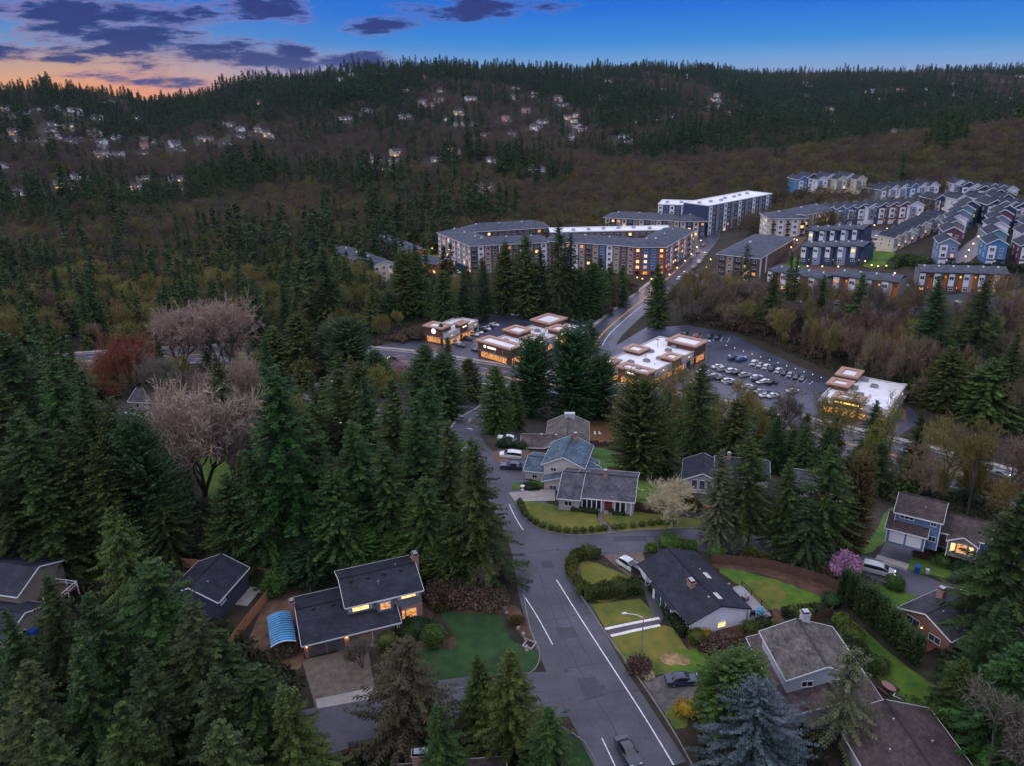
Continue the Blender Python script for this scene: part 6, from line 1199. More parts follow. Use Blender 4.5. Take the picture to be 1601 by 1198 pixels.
def car_meshes(kind):
    L_, st = SH[kind]; V = []; n = len(st)
    for (x, hs, hb, hr, zs, zb, zt) in st:
        cab = zt > zb + .08; xb = x
        zm = (zs + zb) / 2
        V.append([(x, -hs * .9, zs), (x, -hs - .01, zs + .12), (x, -hb - .015, zm), (x, -hb, zb), (x, -hr, zt - (.05 if cab else 0)), (x, -hr * .72, zt + (.0 if cab else 0)), (x, hr * .72, zt), (x, hr, zt - (.05 if cab else 0)), (x, hb, zb), (x, hb + .015, zm), (x, hs + .01, zs + .12), (x, hs * .9, zs)])
    k = 12; vs = [p for r in V for p in r]; body = MB(); fs = []; mi = []
    gl = MB()
    glass = {'windscreen': [], 'rear_window': [], 'side_window_a': [], 'side_window_b': []}
    for i in range(n - 1):
        c0 = st[i][6] > st[i][5] + .08; c1 = st[i + 1][6] > st[i + 1][5] + .08
        for j in range(k):
            f = (i * k + j, i * k + (j + 1) % k, (i + 1) * k + (j + 1) % k, (i + 1) * k + j); fs.append(f); g = 0
            if (c0 or c1) and j in (3, 7): g = 1; glass['side_window_a' if j == 3 else 'side_window_b'].append(f)
            if c0 != c1 and j in (4, 5, 6): g = 1; glass['windscreen' if c0 else 'rear_window'].append(f)
            mi.append(g)
    fs.append(tuple(range(k))); fs.append(tuple(range((n - 1) * k, n * k))[::-1]); mi += [0, 0]
    far = MB(); far.v = list(vs); far.f = list(fs); far.mi = list(mi); bodyf = far.mesh('car_body', [CP['white'], M_cglass])
    near = MB(); near.v = list(vs); near.f = list(fs); near.mi = [0] * len(fs); bodyn = near.mesh('car_body', [CP['white']])
    for p in bodyn.polygons: p.use_smooth = True
    try: bodyn.set_sharp_from_angle(angle=R_(38))
    except Exception: pass
    parts = {}
    for nm, ff in glass.items():
        if not ff: continue
        mb = MB(); c = Vector((0, 0, .9))
        for f in ff:
            q = [Vector(vs[a]) for a in f]; ctr = sum(q, Vector()) / 4; q = [Vector((ctr.x + (p.x - ctr.x) * .985, ctr.y + (p.y - ctr.y) * .84, ctr.z + (p.z - ctr.z) * .84)) if 'side' in nm else ctr + (p - ctr) * .96 for p in q]; nn = (q[1] - q[0]).cross(q[2] - q[0]); 
            if nn.length < 1e-6: nn = (q[2] - q[1]).cross(q[3] - q[1])
            nn.normalize()
            if nn.dot(ctr - c) < 0: nn = -nn
            q = [p + nn * .012 for p in q]; mb.add(q, [(0, 1, 2, 3)])
        parts[nm] = mb.mesh('window', [M_cglass])
    wh = MB().tube([(0, -.11, 0), (0, -.08, 0), (0, .08, 0), (0, .11, 0)], [.27, .33, .33, .27], 14).mesh('tyre', [M_tyre], True); rim = MB().tube([(0, -.118, 0), (0, .118, 0)], .19, 10).mesh('rim', [M_rim])
    return dict(far=bodyf, near=bodyn, glass=parts, wheel=wh, rim=rim, L=L_, st=st, wf=MB().tube([(0, -.11, 0), (0, .11, 0)], .32, 10).mesh('wheel', [M_tyre]))
CM = {k: car_meshes(k) for k in SH}
def car(kind, col, px, py, ang, label, near=False, group=None, lights=False, g=None, tail=False, z=None):
    c = CM[kind]; g = P(px, py) if g is None else g; zz = g[2] if z is None else z
    dx = np.array([math.cos(R_(ang)), math.sin(R_(ang))]) * 1.4; sl = math.atan2(Tz(*(g[:2] + dx)) - Tz(*(g[:2] - dx)), 2.8)
    e = thing('parked_car' if not lights else 'moving_car', label, 'car' if kind != 'van' else 'van', (g[0], g[1], zz + .06), R_(ang), group); e.rotation_euler = (0, -sl, R_(ang))
    b = mkobj('body', c['near' if near else 'far'], e); setmat(b, CP[col])
    for x in (-c['L'] * .29, c['L'] * .3):
        for y in (-.8, .8):
            w_ = mkobj('wheel', c['wheel'] if near else c['wf'], e, (x, y, .33))
            if near: mkobj('rim', c['rim'], w_)
    if near:
        for nm, me in c['glass'].items(): mkobj('window', me, e)
        f = c['st'][-2]; r = c['st'][1]
        for y in (-1, 1):
            MB().box(-.05, .06, -.16, .16, -.06, .06).build('headlight', M_head if lights else M_hl, e, loc=(f[0] + .06, y * f[2] * .72, f[5] - .06)); MB().box(-.05, .04, -.14, .14, -.08, .08).build('taillight', M_tail if lights else M_tl, e, loc=(r[0] - .02, y * r[2] * .8, r[5] - .05)); MB().box(-.08, .06, -.1, .1, -.06, .06).build('mirror', CP[col], e, loc=(c['L'] * .15, y * (c['st'][5][2] + .1), c['st'][5][5] + .04))
    elif lights:
        f = c['st'][-2]; r = c['st'][1]
        for y in (-1, 1): MB().box(-.05, .1, -.16, .16, -.08, .08).build('headlight', M_head, e, loc=(f[0] + .06, y * f[2] * .72, f[5] - .06)); MB().box(-.1, .04, -.16, .16, -.1, .1).build('taillight', M_tail, e, loc=(r[0] - .02, y * r[2] * .8, r[5] - .05))
    return e
def roadang(ln, px, py):
    g = P(px, py)[:2]; i = int(np.argmin(((ln - g) ** 2).sum(1))); i = min(max(i, 1), len(ln) - 2); d = ln[i + 1] - ln[i - 1]; return math.degrees(math.atan2(d[1], d[0]))
car('suv', 'white', 984, 890, -52, 'white crossover on the driveway beside the tall hedge', True); car('suv', 'black', 1004, 905, -62, 'black car tucked under the eave of the white house', True)
car('sedan', 'navy', 1066, 1070, 4, 'dark blue sedan on the cracked driveway by the lawn', True); car('sedan', 'slate', 982, 1184, roadang(main_l, 982, 1184) + 180, 'dark grey car driving on the main road near the lane line', True, lights=False)
car('van', 'silver', 1372, 899, -28, 'silver minivan on the court road near the pink blossom tree', True, lights=True); car('van', 'white', 798, 717, 176, 'white minivan on the bark strip by the cream garage', True); car('suv', 'navy', 799, 734, 174, 'navy car on the dark drive before the cream garage', True); car('suv', 'white', 792, 691, 170, 'white car behind the shrubs by the brown-roofed house', True)
car('sedan', 'slate', 722, 706, roadang(main_l, 722, 706) + 180, 'car with headlamps on coming down the main road', True, lights=True)
for col, x, y, a, t in (('white', 222, 566, 0, 'on the arterial beside the red-twigged tree'), ('white', 221, 630, 10, 'in the street below the pinkish bare trees'), ('white', 204, 656, 15, 'at the kerb beyond the dark firs'), ('white', 383, 642, 60, 'by the peach house'), ('silver', 404, 634, 60, 'in the drive of the peach house'), ('white', 573, 632, 20, 'at the end of the cream house drive')): car('suv', col, x, y, a, '%s car %s' % (col, t), False)
car('sedan', 'white', 578, 553, roadang(art_l, 578, 553), 'white car driving on the arterial near the shop entrance', lights=True); car('suv', 'navy', 616, 563, roadang(art_l, 616, 563) + 180, 'dark car on the arterial beside the pink tree', lights=True); car('suv', 'white', 1205, 651, roadang(art_l, 1205, 651), 'white car on the arterial behind the mossy trees', lights=True)
car('sedan', 'black', 1528, 737, roadang(art_l, 1528, 737), 'dark car with red tail lamps on the arterial, leading', lights=True); car('suv', 'grey', 1562, 746, roadang(art_l, 1562, 746), 'grey car with red tail lamps following on the arterial', lights=True)
def lotrow(items, ang, where):
    for kind, col, x, y in items: car(kind, col, x, y, ang, '%s %s parked %s' % (dict(navy='dark blue', slate='blue-grey').get(col, col), kind.replace('suv', 'SUV'), where), group='%s %s cars %s' % (col, kind, where))
lotrow([('suv', 'navy', 731, 531), ('suv', 'white', 741, 524), ('sedan', 'white', 748, 521), ('suv', 'black', 753, 518), ('sedan', 'white', 760, 515), ('sedan', 'navy', 766, 512), ('sedan', 'white', 773, 509)], -32, 'in the row beside the corner shop')
lotrow([('suv', 'black', 781, 490), ('suv', 'white', 789, 490), ('sedan', 'grey', 797, 491), ('sedan', 'white', 805, 492), ('sedan', 'white', 814, 493), ('suv', 'slate', 822, 493)], 60, 'under the tall firs behind the shops')
lotrow([('sedan', 'slate', 745, 549), ('sedan', 'grey', 752, 545)], -30, 'by the front of the long brick shop'); lotrow([('suv', 'white', 897, 500), ('suv', 'black', 903, 503)], 60, 'at the road end of the long brick shop')
lotrow([('suv', 'slate', 1071, 523), ('sedan', 'red', 1090, 526), ('suv', 'slate', 1109, 527), ('suv', 'black', 1121, 529)], 65, 'along the wooded edge of the far car park'); lotrow([('suv', 'red', 1075, 550), ('sedan', 'red', 1069, 558), ('suv', 'black', 1082, 543), ('suv', 'white', 1050, 578), ('sedan', 'white', 1046, 585)], -5, 'near the white-roofed shops'); lotrow([('suv', 'navy', 1147, 562), ('suv', 'blue', 1159, 564)], 20, 'next to the striped island')
lotrow([(k, c, 1179 + i * 9.4, 569 + i * 3.1) for i, (k, c) in enumerate((('suv', 'white'), ('sedan', 'silver'), ('suv', 'white'), ('suv', 'navy'), ('suv', 'white'), ('sedan', 'navy'), ('suv', 'silver'), ('sedan', 'slate'), ('sedan', 'grey')))], 55, 'in the long row under the bank lights')
lotrow([('sedan', 'white', 1122, 575), ('suv', 'silver', 1131, 579), ('suv', 'white', 1144, 582), ('suv', 'white', 1183, 592), ('sedan', 'white', 1192, 600), ('sedan', 'white', 1239, 615), ('suv', 'slate', 1171, 618), ('sedan', 'white', 1196, 621), ('suv', 'grey', 1110, 592), ('sedan', 'white', 1085, 600), ('suv', 'slate', 1060, 596)], 20, 'in the middle rows of the far car park')
lotrow([(('suv', 'sedan')[i % 2], ('white', 'slate', 'silver', 'black', 'white', 'navy', 'grey')[i % 7], 1098 + i * 10, 583 + i * 3.6) for i in range(12)], 20, 'in the near double row of the far car park')
lotrow([(('sedan', 'suv')[i % 2], ('silver', 'white', 'navy', 'white', 'black')[i % 5], 1112 + i * 10.5, 571 + i * 3.4) for i in (2, 4, 5, 7, 8, 9)], 20, 'in the second double row of the far car park')
lotrow([('suv', 'white', 712, 537), ('sedan', 'slate', 720, 541), ('suv', 'silver', 755, 541), ('sedan', 'white', 850, 497), ('suv', 'navy', 838, 495), ('sedan', 'black', 914, 512), ('suv', 'white', 908, 522)], -32, 'around the shop lots')
ta = roadang(town_l, 1250, 473)
lotrow([('sedan', 'black', 1180, 463), ('suv', 'slate', 1204, 468), ('sedan', 'white', 1222, 471), ('sedan', 'white', 1247, 473), ('suv', 'white', 1312, 476), ('sedan', 'white', 1336, 479), ('sedan', 'white', 1400, 442), ('sedan', 'white', 1412, 447), ('suv', 'white', 1150, 461), ('sedan', 'silver', 1455, 477), ('suv', 'grey', 1500, 477)], ta, 'on the street before the brown townhouses')
ba = roadang(shop_l, 1075, 415)
lotrow([('suv', 'white', 1062, 436), ('sedan', 'white', 1070, 428), ('suv', 'black', 1086, 420), ('sedan', 'white', 1094, 410), ('suv', 'white', 1084, 402), ('sedan', 'silver', 1092, 394), ('suv', 'white', 1103, 398), ('sedan', 'red', 1100, 384)], ba, 'on the boulevard between the apartment blocks')
lotrow([('suv', 'white', 701, 415), ('suv', 'white', 716, 427), ('sedan', 'grey', 722, 440)], -60, 'beside the long apartment block'); lotrow([(k, c, 1315 + i * 11, 378 - (i % 3) * 3) for i, (k, c) in enumerate((('sedan', 'white'), ('suv', 'grey'), ('suv', 'white'), ('sedan', 'silver'), ('suv', 'black'), ('sedan', 'white'), ('suv', 'slate'), ('suv', 'grey')))], 50, 'in the court below the colourful townhouses')

# ------------------------------------------------------------------ street furniture
g, hh_ = topspot(1006, 964, 1022); e = thing('street_lamp', 'tall grey cobra-head street lamp beside the main road', 'street lamp', g); gl_ = P(985, 963, g[2] + hh_)
ax_ = Vector((gl_[0] - g[0], gl_[1] - g[1], 0)); ax_ = ax_.normalized() * 2.4
MB().tube([(0, 0, -.2), (0, 0, hh_ * .5), (0, 0, hh_ - .2)], [.11, .09, .06], 8).build('pole', M_metal, e); MB().tube([(0, 0, hh_ - .3), (ax_.x * .4, ax_.y * .4, hh_ + .15), (ax_.x, ax_.y, hh_ + .3)], [.05, .045, .04], 7).build('arm', M_trim, e)
u_ = ax_.normalized(); MB().tube([tuple(ax_ * .9 + Vector((0, 0, hh_ + .3))), tuple(ax_ + u_ * .15 + Vector((0, 0, hh_ + .3))), tuple(ax_ + u_ * .6 + Vector((0, 0, hh_ + .26)))], [.06, .17, .09], 8).build('lamp_head', M_trim, e)
M_green = mat('sign_green', (.01, .13, .06), .5, .05, 1); M_signw = mat('sign_white', (.7, .7, .7), .5, .05, 1); M_signr = mat('sign_red', (.4, .01, .012), .5, .05, 1)
g = P(884, 1143); e = thing('street_sign', 'green street-name sign on a thin post at the side road corner', 'sign', g, R_(20)); MB().tube([(0, 0, -.2), (0, 0, 2.9)], .035, 7).build('post', M_metal, e); MB().box(-.5, .5, -.012, .012, 2.72, 2.92).build('blade', M_green, e); MB().box(-.012, .012, -.5, .5, 2.94, 3.14).build('blade', M_green, e)
g = P(735, 664); e = thing('traffic_island', 'kerbed traffic island with low plants in the main road mouth', 'island', g, R_(32)); mb = MB().prism([(-3.8, 0), (-3, -.9), (4, -1.3), (6, 0), (4, 1.3), (-3, .9)], -.6, .15); mb.build('kerb', M_kerb, e); treemesh_ = treemesh('plants', [leafclump(401, 260, 2.6, .8, .45, .3, 14)], [FOL['brush']]); mkobj('plants', treemesh_, e, (1.6, 0, .1))
g = P(735, 668); e = thing('keep_right_sign', 'small white sign at the tip of the traffic island', 'sign', g, R_(20)); MB().tube([(0, 0, 0), (0, 0, 2.2)], .035, 6).build('post', M_metal, e); MB().box(-.38, .38, -.02, .02, 1.5, 2.35).build('plate', M_signw, e)
def mast(px, py, ang, H, arm, label, sign=True):
    g = P(px, py); e = thing('traffic_signal', label, 'traffic light', g, R_(ang)); MB().tube([(0, 0, -.2), (0, 0, H)], [.16, .1], 8).build('pole', M_black, e); MB().tube([(0, 0, H * .78), (arm, 0, H * .84)], [.09, .05], 7).build('mast_arm', M_black, e)
    for k in (.55, .95): s_ = MB().box(-.18, .18, -.15, .15, -.5, .5).build('signal_head', mat('signal_yellow', (.3, .2, .02), .5, .1, 1), e, loc=(arm * k, 0, H * .82)); 
    if sign: MB().box(-1.6, 1.6, -.03, .03, -.3, .3).build('name_sign', M_green, e, loc=(arm * .3, -.1, H * .82))
mast(803, 577, 155, 7.5, 8, 'dark traffic signal mast with green name board before the brick shop'); mast(752, 617, 60, 8, 7, 'dark traffic signal mast at the mouth of the main road', False); mast(916, 598, 190, 7.5, 8, 'traffic signal mast at the corner of the shop road')
def lotlamp(px, py, label, H=7.5, arm=1):
    g = P(px, py); e = thing('lot_lamp_post', label, 'street lamp', g); MB().tube([(0, 0, -.1), (0, 0, .7)], .25, 8).build('base', M_conc, e); MB().tube([(0, 0, .5), (0, 0, H)], [.09, .06], 7).build('pole', M_black, e); MB().box(-.75, .75, -.2, .2, H - .02, H + .14).build('lamp_head', M_black, e)
for i, (x, y) in enumerate(((836, 572), (700, 548), (1107, 571), (1208, 607), (1027, 560))): lotlamp(x, y, 'dark double-head lamp post ' + ('by the long brick shop front', 'at the corner shop drive', 'in the far car park island', 'among the cars of the far park', 'beside the white-roofed shops')[i])
for i in range(12):
    g = P(1135 + i * 13.5, 543 + i * 4.6); e = thing('bollard_light', 'small glowing bollard light along the car park bank', 'light', g, 0, 'bollard lights on the car park bank'); MB().tube([(0, 0, -.1), (0, 0, .8)], .07, 7).build('post', M_black, e); MB().tube([(0, 0, .8), (0, 0, 1.05)], .12, 8).build('globe', M_sign, e)
def tlamp(px, py, label, group, H=4.2, e_=0):
    g = P(px, py); e = thing('glowing_lamp_post', label, 'street lamp', g, 0, group); MB().tube([(0, 0, -.2), (0, 0, H)], [.08, .05], 6).build('post', M_black, e); MB().tube([(0, 0, H), (0, 0, H + .12), (0, 0, H + .4), (0, 0, H + .5)], [.12, .28, .28, .1], 8).build('globe', M_lamp, e)
    if e_:
        ld = bpy.data.lights.new('post_light', 'POINT'); ld.energy = e_; ld.color = (1, .55, .2); ld.shadow_soft_size = .25; lo = bpy.data.objects.new('post_light', ld); COL.objects.link(lo); lo.parent = e; lo.location = (0, 0, H + .75)
for x, y in ((1046, 442), (1058, 431), (1070, 420), (1080, 409), (1089, 398), (1095, 387), (1104, 430), (1110, 418)): tlamp(x, y, 'amber lamp post on the boulevard between the apartment blocks', 'boulevard lamps', 4.2, 130)
for x, y in ((1004, 444), (1018, 444), (996, 442)): tlamp(x, y, 'amber lamp at the brick foot of the blue apartment corner', 'corner block lamps', 2.6, 220)
for x, y in ((1222, 388), (1228, 393), (1236, 396), (1215, 396), (1245, 384)): tlamp(x, y, 'amber lamp in the court by the cream apartments', 'court lamps', 3, 160)
for x, y in ((652, 393), (668, 400), (640, 388), (676, 396)): tlamp(x, y, 'amber lamp on the red plaza of the low apartments', 'plaza lamps', 3, 160)
for i, (x, y) in enumerate(((1345, 403), (1352, 413), (1362, 419), (1372, 421), (1385, 420), (1398, 432), (1248, 421), (1262, 420), (1285, 421), (1310, 421))): tlamp(x, y, 'low warm path light round the townhouse green', 'path lights of the green', 1.2)
for x, y in ((1350, 372), (1365, 366), (1385, 372), (1330, 376)): tlamp(x, y, 'yellow lamp in the parking court below the colourful row', 'parking court lamps', 4.5, 160)
for x, y in ((1513, 400), (1520, 390), (1528, 378), (1508, 410)): tlamp(x, y, 'warm porch post lamp along the pale hill street', 'hill street lamps', 2.4, 60)
g, hp_ = topspot(106, 523, 575); e = thing('utility_pole', 'wooden utility pole with cross-arm among the left firs', 'pole', g); MB().tube([(0, 0, -.5), (0, 0, hp_)], [.17, .11], 8).build('pole', M_dwood, e); MB().box(-1.3, 1.3, -.07, .07, hp_ - .7, hp_ - .5).build('cross_arm', M_dwood, e)
for k in (-1.1, -.4, .4, 1.1): MB().tube([(k, 0, hp_ - .5), (k, 0, hp_ - .25)], .06, 6).build('insulator', M_trim, e)
def bin_(px, py, col, label, s=1.0):
    g = P(px, py); e = thing('wheelie_bin', label, 'bin', g, R_(-25)); e.scale = (s, s, s); MB().add([(-.26, -.3, .08), (.26, -.3, .08), (.26, .3, .08), (-.26, .3, .08), (-.32, -.37, 1.0), (.32, -.37, 1.0), (.32, .37, 1.0), (-.32, .37, 1.0)], [(3, 2, 1, 0), (4, 5, 6, 7), (0, 1, 5, 4), (1, 2, 6, 5), (2, 3, 7, 6), (3, 0, 4, 7)]).build('body', col, e); MB().box(-.35, .35, -.4, .42, 1.0, 1.08).build('lid', col, e)
    for k in (-1, 1): MB().tube([(k * .3 - .04, .3, .1), (k * .3 + .04, .3, .1)], .12, 8).build('wheel', M_tyre, e)
M_bin = mat('bin_blue', (.012, .05, .25), .45, .1, 1); bin_(1433, 897, M_bin, 'blue wheelie bin at the kerb by the blue house', 1.25); bin_(1449, 899, mat('bin_pale', (.35, .4, .45), .5, .1, 1), 'pale mailbox-sized bin beside the blue wheelie bin', .8); bin_(829, 694, M_bin, 'blue wheelie bin beside the brown-roofed garage'); bin_(54, 1000, M_bin, 'blue open bin beside the left-edge house', 1.5)
g = P(828, 1010); e = thing('storm_drain', 'square concrete storm drain box at the lawn corner kerb', 'drain', (g[0], g[1], g[2]), R_(60)); mb = MB(); mb.box(-.8, .8, -.8, -.62, -.1, .28); mb.box(-.8, .8, .62, .8, -.1, .28); mb.box(-.8, -.62, -.62, .62, -.1, .28); mb.box(.62, .8, -.62, .62, -.1, .28); mb.build('rim', M_conc, e); mb = MB()
for k in range(7): mb.box(-.6 + k * .18, -.52 + k * .18, -.62, .62, .1, .15)
mb.build('grate', M_black, e)
# stones edging the bed beside the road
rngS = random.Random(9); sl_ = resamp(pl((789, 955), (800, 970), (812, 985), (822, 1003), (824, 1020)), 1.0); e = thing('stone_edging', 'low edging of rough stones between the deep green lawn and the road bed', 'edging', (sl_[0][0], sl_[0][1], 0)); stones = []
for k in range(4):
    mb = MB(); ph = rngS.uniform(0, 6); pr = [(.42 * math.cos(a + ph) * rngS.uniform(.8, 1.15), .3 * math.sin(a + ph) * rngS.uniform(.8, 1.15)) for a in [i * 6.283 / 7 for i in range(7)]]; mb.add([(*p, -.1) for p in pr] + [(p[0] * .8, p[1] * .8, .3) for p in pr], [tuple(range(7, 14))] + [(i, (i + 1) % 7, 7 + (i + 1) % 7, 7 + i) for i in range(7)]); stones.append(mb.mesh('stone', mat('field_stone', (.2, .17, .15), .9, .3, 2, rand=.25)))
for k in range(0, len(sl_), 1): mkobj('stone', stones[k % 4], e, (sl_[k][0] - sl_[0][0] + rngS.uniform(-.15, .15), sl_[k][1] - sl_[0][1] + rngS.uniform(-.15, .15), 0), rngS.uniform(0, 6), rngS.uniform(.8, 1.2))
# ------------------------------------------------------------------ fences
PANEL = {}
def fence(label, pts, H=1.8, m=None, horiz=False, px=True, step=2.4, name='board_fence', closed=False):
    ln = [P(*p)[:2] if px else np.array(p, float) for p in pts]; o0 = ln[0]; z0 = Tz(*o0); t = thing(name, label, 'fence', (o0[0], o0[1], z0)); m = m or M_dwood
    for a, b_ in zip(ln[:-1], ln[1:]):
        d = b_ - a; L_ = np.linalg.norm(d); n = max(1, round(L_ / step)); w_ = L_ / n; ang = math.atan2(d[1], d[0])
        for i in range(n):
            p = a + d * i / n; key = (round(w_, 1), H, horiz, m.name); ww_ = round(w_, 1)
            if key not in PANEL:
                mb = MB(); r = random.Random(3)
                if horiz:
                    k = int(H / .2)
                    for j in range(k): mb.box(.05, ww_ - .05, -.02 - .012 * (j % 2), .02, .06 + j * .2, .06 + j * .2 + .188)
                    mb.box(.05, ww_ - .05, .0, .012, .06, H - .02)
                else:
                    k = int(ww_ / .15)
                    for j in range(k): mb.box(.02 + j * ww_ / k, .02 + (j + 1) * ww_ / k - .014, -.02 - .012 * (j % 2), .01, .05, H + r.uniform(-.03, .03))
                    mb.box(0, ww_, .01, .05, .35, .45); mb.box(0, ww_, .01, .05, H - .4, H - .3)
                PANEL[key] = mb.mesh('panel', [m])
            zz = min(Tz(*p), Tz(*(p + d / n))) - z0; mkobj('panel', PANEL[key], t, (p[0] - o0[0], p[1] - o0[1], zz), ang)
        for i in range(n + 1):
            p = a + d * i / n
            if ('post', H, m.name) not in PANEL: PANEL[('post', H, m.name)] = MB().box(-.06, .06, -.06, .06, -.3, H + .08).mesh('post', [m])
            mkobj('post', PANEL[('post', H, m.name)], t, (p[0] - o0[0], p[1] - o0[1], Tz(*p) - z0), ang)
    return t
fence('new reddish cedar fence round the yard of the navy house', [(-56, 113.4), (-46, 111.3), (-38.7, 109.2), (-38.9, 105), (-40.6, 97), (-41.6, 92)], 1.85, M_wood, True, False)
fence('dark brown board fence curving behind the deck lawn', [(1112, 882), (1140, 884), (1172, 887), (1210, 894), (1250, 904), (1290, 917), (1322, 931)]); fence('short dark fence between the ranch house and the cream blossom tree', [(982, 796), (1015, 801), (1050, 806)], 1.6); fence('weathered fence behind the slate-blue roofed house', [(902, 694), (935, 699), (972, 701)], 1.7); fence('dark fence along the dirt yard below the deck', [(1112, 1016), (1160, 1010), (1230, 990), (1300, 965)], 1.5); fence('small brown screen fence at the corner of the white house', [(1142, 1000), (1158, 1008)], 1.8); fence('reddish fence beside the grassy strip past the ranch house', [(950, 738), (985, 742)], 1.6, M_wood)
fence('brown fence at the back of the leafy lawn', [(914, 640), (950, 642), (985, 660)], 1.7); fence('low plank fence hidden among shrubs beside the maroon roof', [(540, 1190), (580, 1188)], 1.5, M_wood)
# ------------------------------------------------------------------ yard things
g = P(1388, 1082); e = thing('picnic_table', 'oval reddish picnic table on the back patio', 'table', g, R_(-65)); mb = MB().prism([(1.05 * math.cos(i * 6.283 / 18), .6 * math.sin(i * 6.283 / 18)) for i in range(18)], .7, .76); mb.build('table_top', mat('rose_wood', (.24, .13, .11), .7, .2, 3), e)
for k in (-1, 1): MB().bar((k * .5, -.4, 0), (k * .5, .4, .7), .1, .06).build('leg', M_dwood, e); MB().bar((k * .5, .4, 0), (k * .5, -.4, .7), .1, .06).build('leg', M_dwood, e)
for k, nm in ((-1, 'house'), (1, 'lawn')):
    q = e.matrix_basis @ Vector((0, k * 1.05, 0)); f_ = thing('patio_bench', 'wooden bench on the %s side of the oval picnic table' % nm, 'bench', q, R_(-65)); MB().box(-.8, .8, -.16, .16, .4, .45).build('seat', M_dwood, f_)
    for s_ in (-1, 1): MB().box(-.05, .05, -.14, .14, 0, .4).build('leg', M_dwood, f_, loc=(s_ * .65, 0, 0))
g = P(1408, 1098); e = thing('patio_lounger', 'white-framed lounger with dark cushion past the picnic table', 'lounger', g, R_(-45)); MB().box(-.95, .95, -.32, .32, .28, .36).build('frame', M_trim, e); MB().box(-.8, .5, -.24, .24, .36, .46).build('cushion', M_black, e)
for a in (-.8, .8):
    for c_ in (-.26, .26): MB().box(-.03, .03, -.03, .03, 0, .28).build('leg', M_trim, e, loc=(a, c_, 0))
for i, (x, y) in enumerate(((930, 681), (938, 681), (928, 697), (905, 680))):
    g = P(x, y); e = thing('garden_chair', 'white garden chair ' + ('on the leafy lawn, one of a pair', 'on the leafy lawn, one of a pair', 'standing below the weathered fence', 'against the wall of the brown-roofed house')[i], 'chair', g, R_(40 * i), 'white chairs on the leafy lawn' if i < 2 else None); MB().box(-.3, .3, -.28, .28, .38, .44).build('seat', M_trim, e); MB().add([(-.3, .26, .44), (.3, .26, .44), (.28, .4, 1.0), (-.28, .4, 1.0), (-.3, .3, .44), (.3, .3, .44), (.28, .44, 1.0), (-.28, .44, 1.0)], [(0, 1, 2, 3), (7, 6, 5, 4), (0, 4, 5, 1), (1, 5, 6, 2), (2, 6, 7, 3), (3, 7, 4, 0)]).build('backrest', M_trim, e)
    for a in (-.26, .26):
        for c_ in (-.24, .24): MB().box(-.03, .03, -.03, .03, 0, .4).build('leg', M_trim, e, loc=(a, c_, 0))
g = P(817, 768); e = thing('yard_statue', 'small white garden ornament on the strip by the concrete drive', 'ornament', g); MB().tube([(0, 0, 0), (0, 0, .15), (0, 0, .2), (0, 0, .6), (0, 0, .7), (0, 0, .9)], [.35, .35, .16, .22, .12, .2], 10).build('figure', M_trim, e); MB().tube([(0, 0, .88), (0, 0, 1.0)], [.42, .45], 12).build('bowl', M_trim, e)
g = P(1064, 812); e = thing('orange_kayak', 'orange upturned boat by the drive beyond the cream blossom tree', 'kayak', P(1109, 800), R_(-60)); MB().tube([(-1.7, 0, .5), (-1.2, 0, .55), (0, 0, .6), (1.2, 0, .55), (1.7, 0, .5)], [.05, .28, .4, .28, .05], 10).build('hull', mat('orange_hull', (.5, .08, .03), .4, .1, 1), e); MB().box(-.6, -.5, -.4, .4, 0, .4).build('stand', M_dwood, e); MB().box(.5, .6, -.4, .4, 0, .4).build('stand', M_dwood, e)
# parking bay lines
mb = MB()
def bay(x, y, a, n, dx, dy, ln=5):
    for i in range(n):
        g = P(x + dx * i, y + dy * i); c, s = math.cos(R_(a)), math.sin(R_(a)); w_ = .09; q = [(g[0] + c * t * ln - s * k * w_, g[1] + s * t * ln + c * k * w_) for t, k in ((-.5, -1), (.5, -1), (.5, 1), (-.5, 1))]; mb.add([(*p, Tz(*p) + .065) for p in q], [(0, 1, 2, 3)])
bay(1174, 568, 55, 11, 9.4, 3.1); bay(727, 535, -32, 8, 7, -3.7); bay(777, 491, 60, 7, 8, .6); bay(1062, 522, 65, 8, 11, 1.4); bay(1100, 580, 20, 8, 10, 5); bay(1080, 535, 0, 6, 2, 4)
struct(mb.build('parking_lines', M_white)); mb = MB()
for cx, cy in ((1085, 531), (1141, 556)):
    for i in range(5): g = P(cx + i * 6, cy + i * .5); mb.box(g[0] - .45, g[0] + .45, g[1] - .9, g[1] + .9, g[2] + .1, g[2] + .14)
struct(mb.build('island_stripes', M_white))
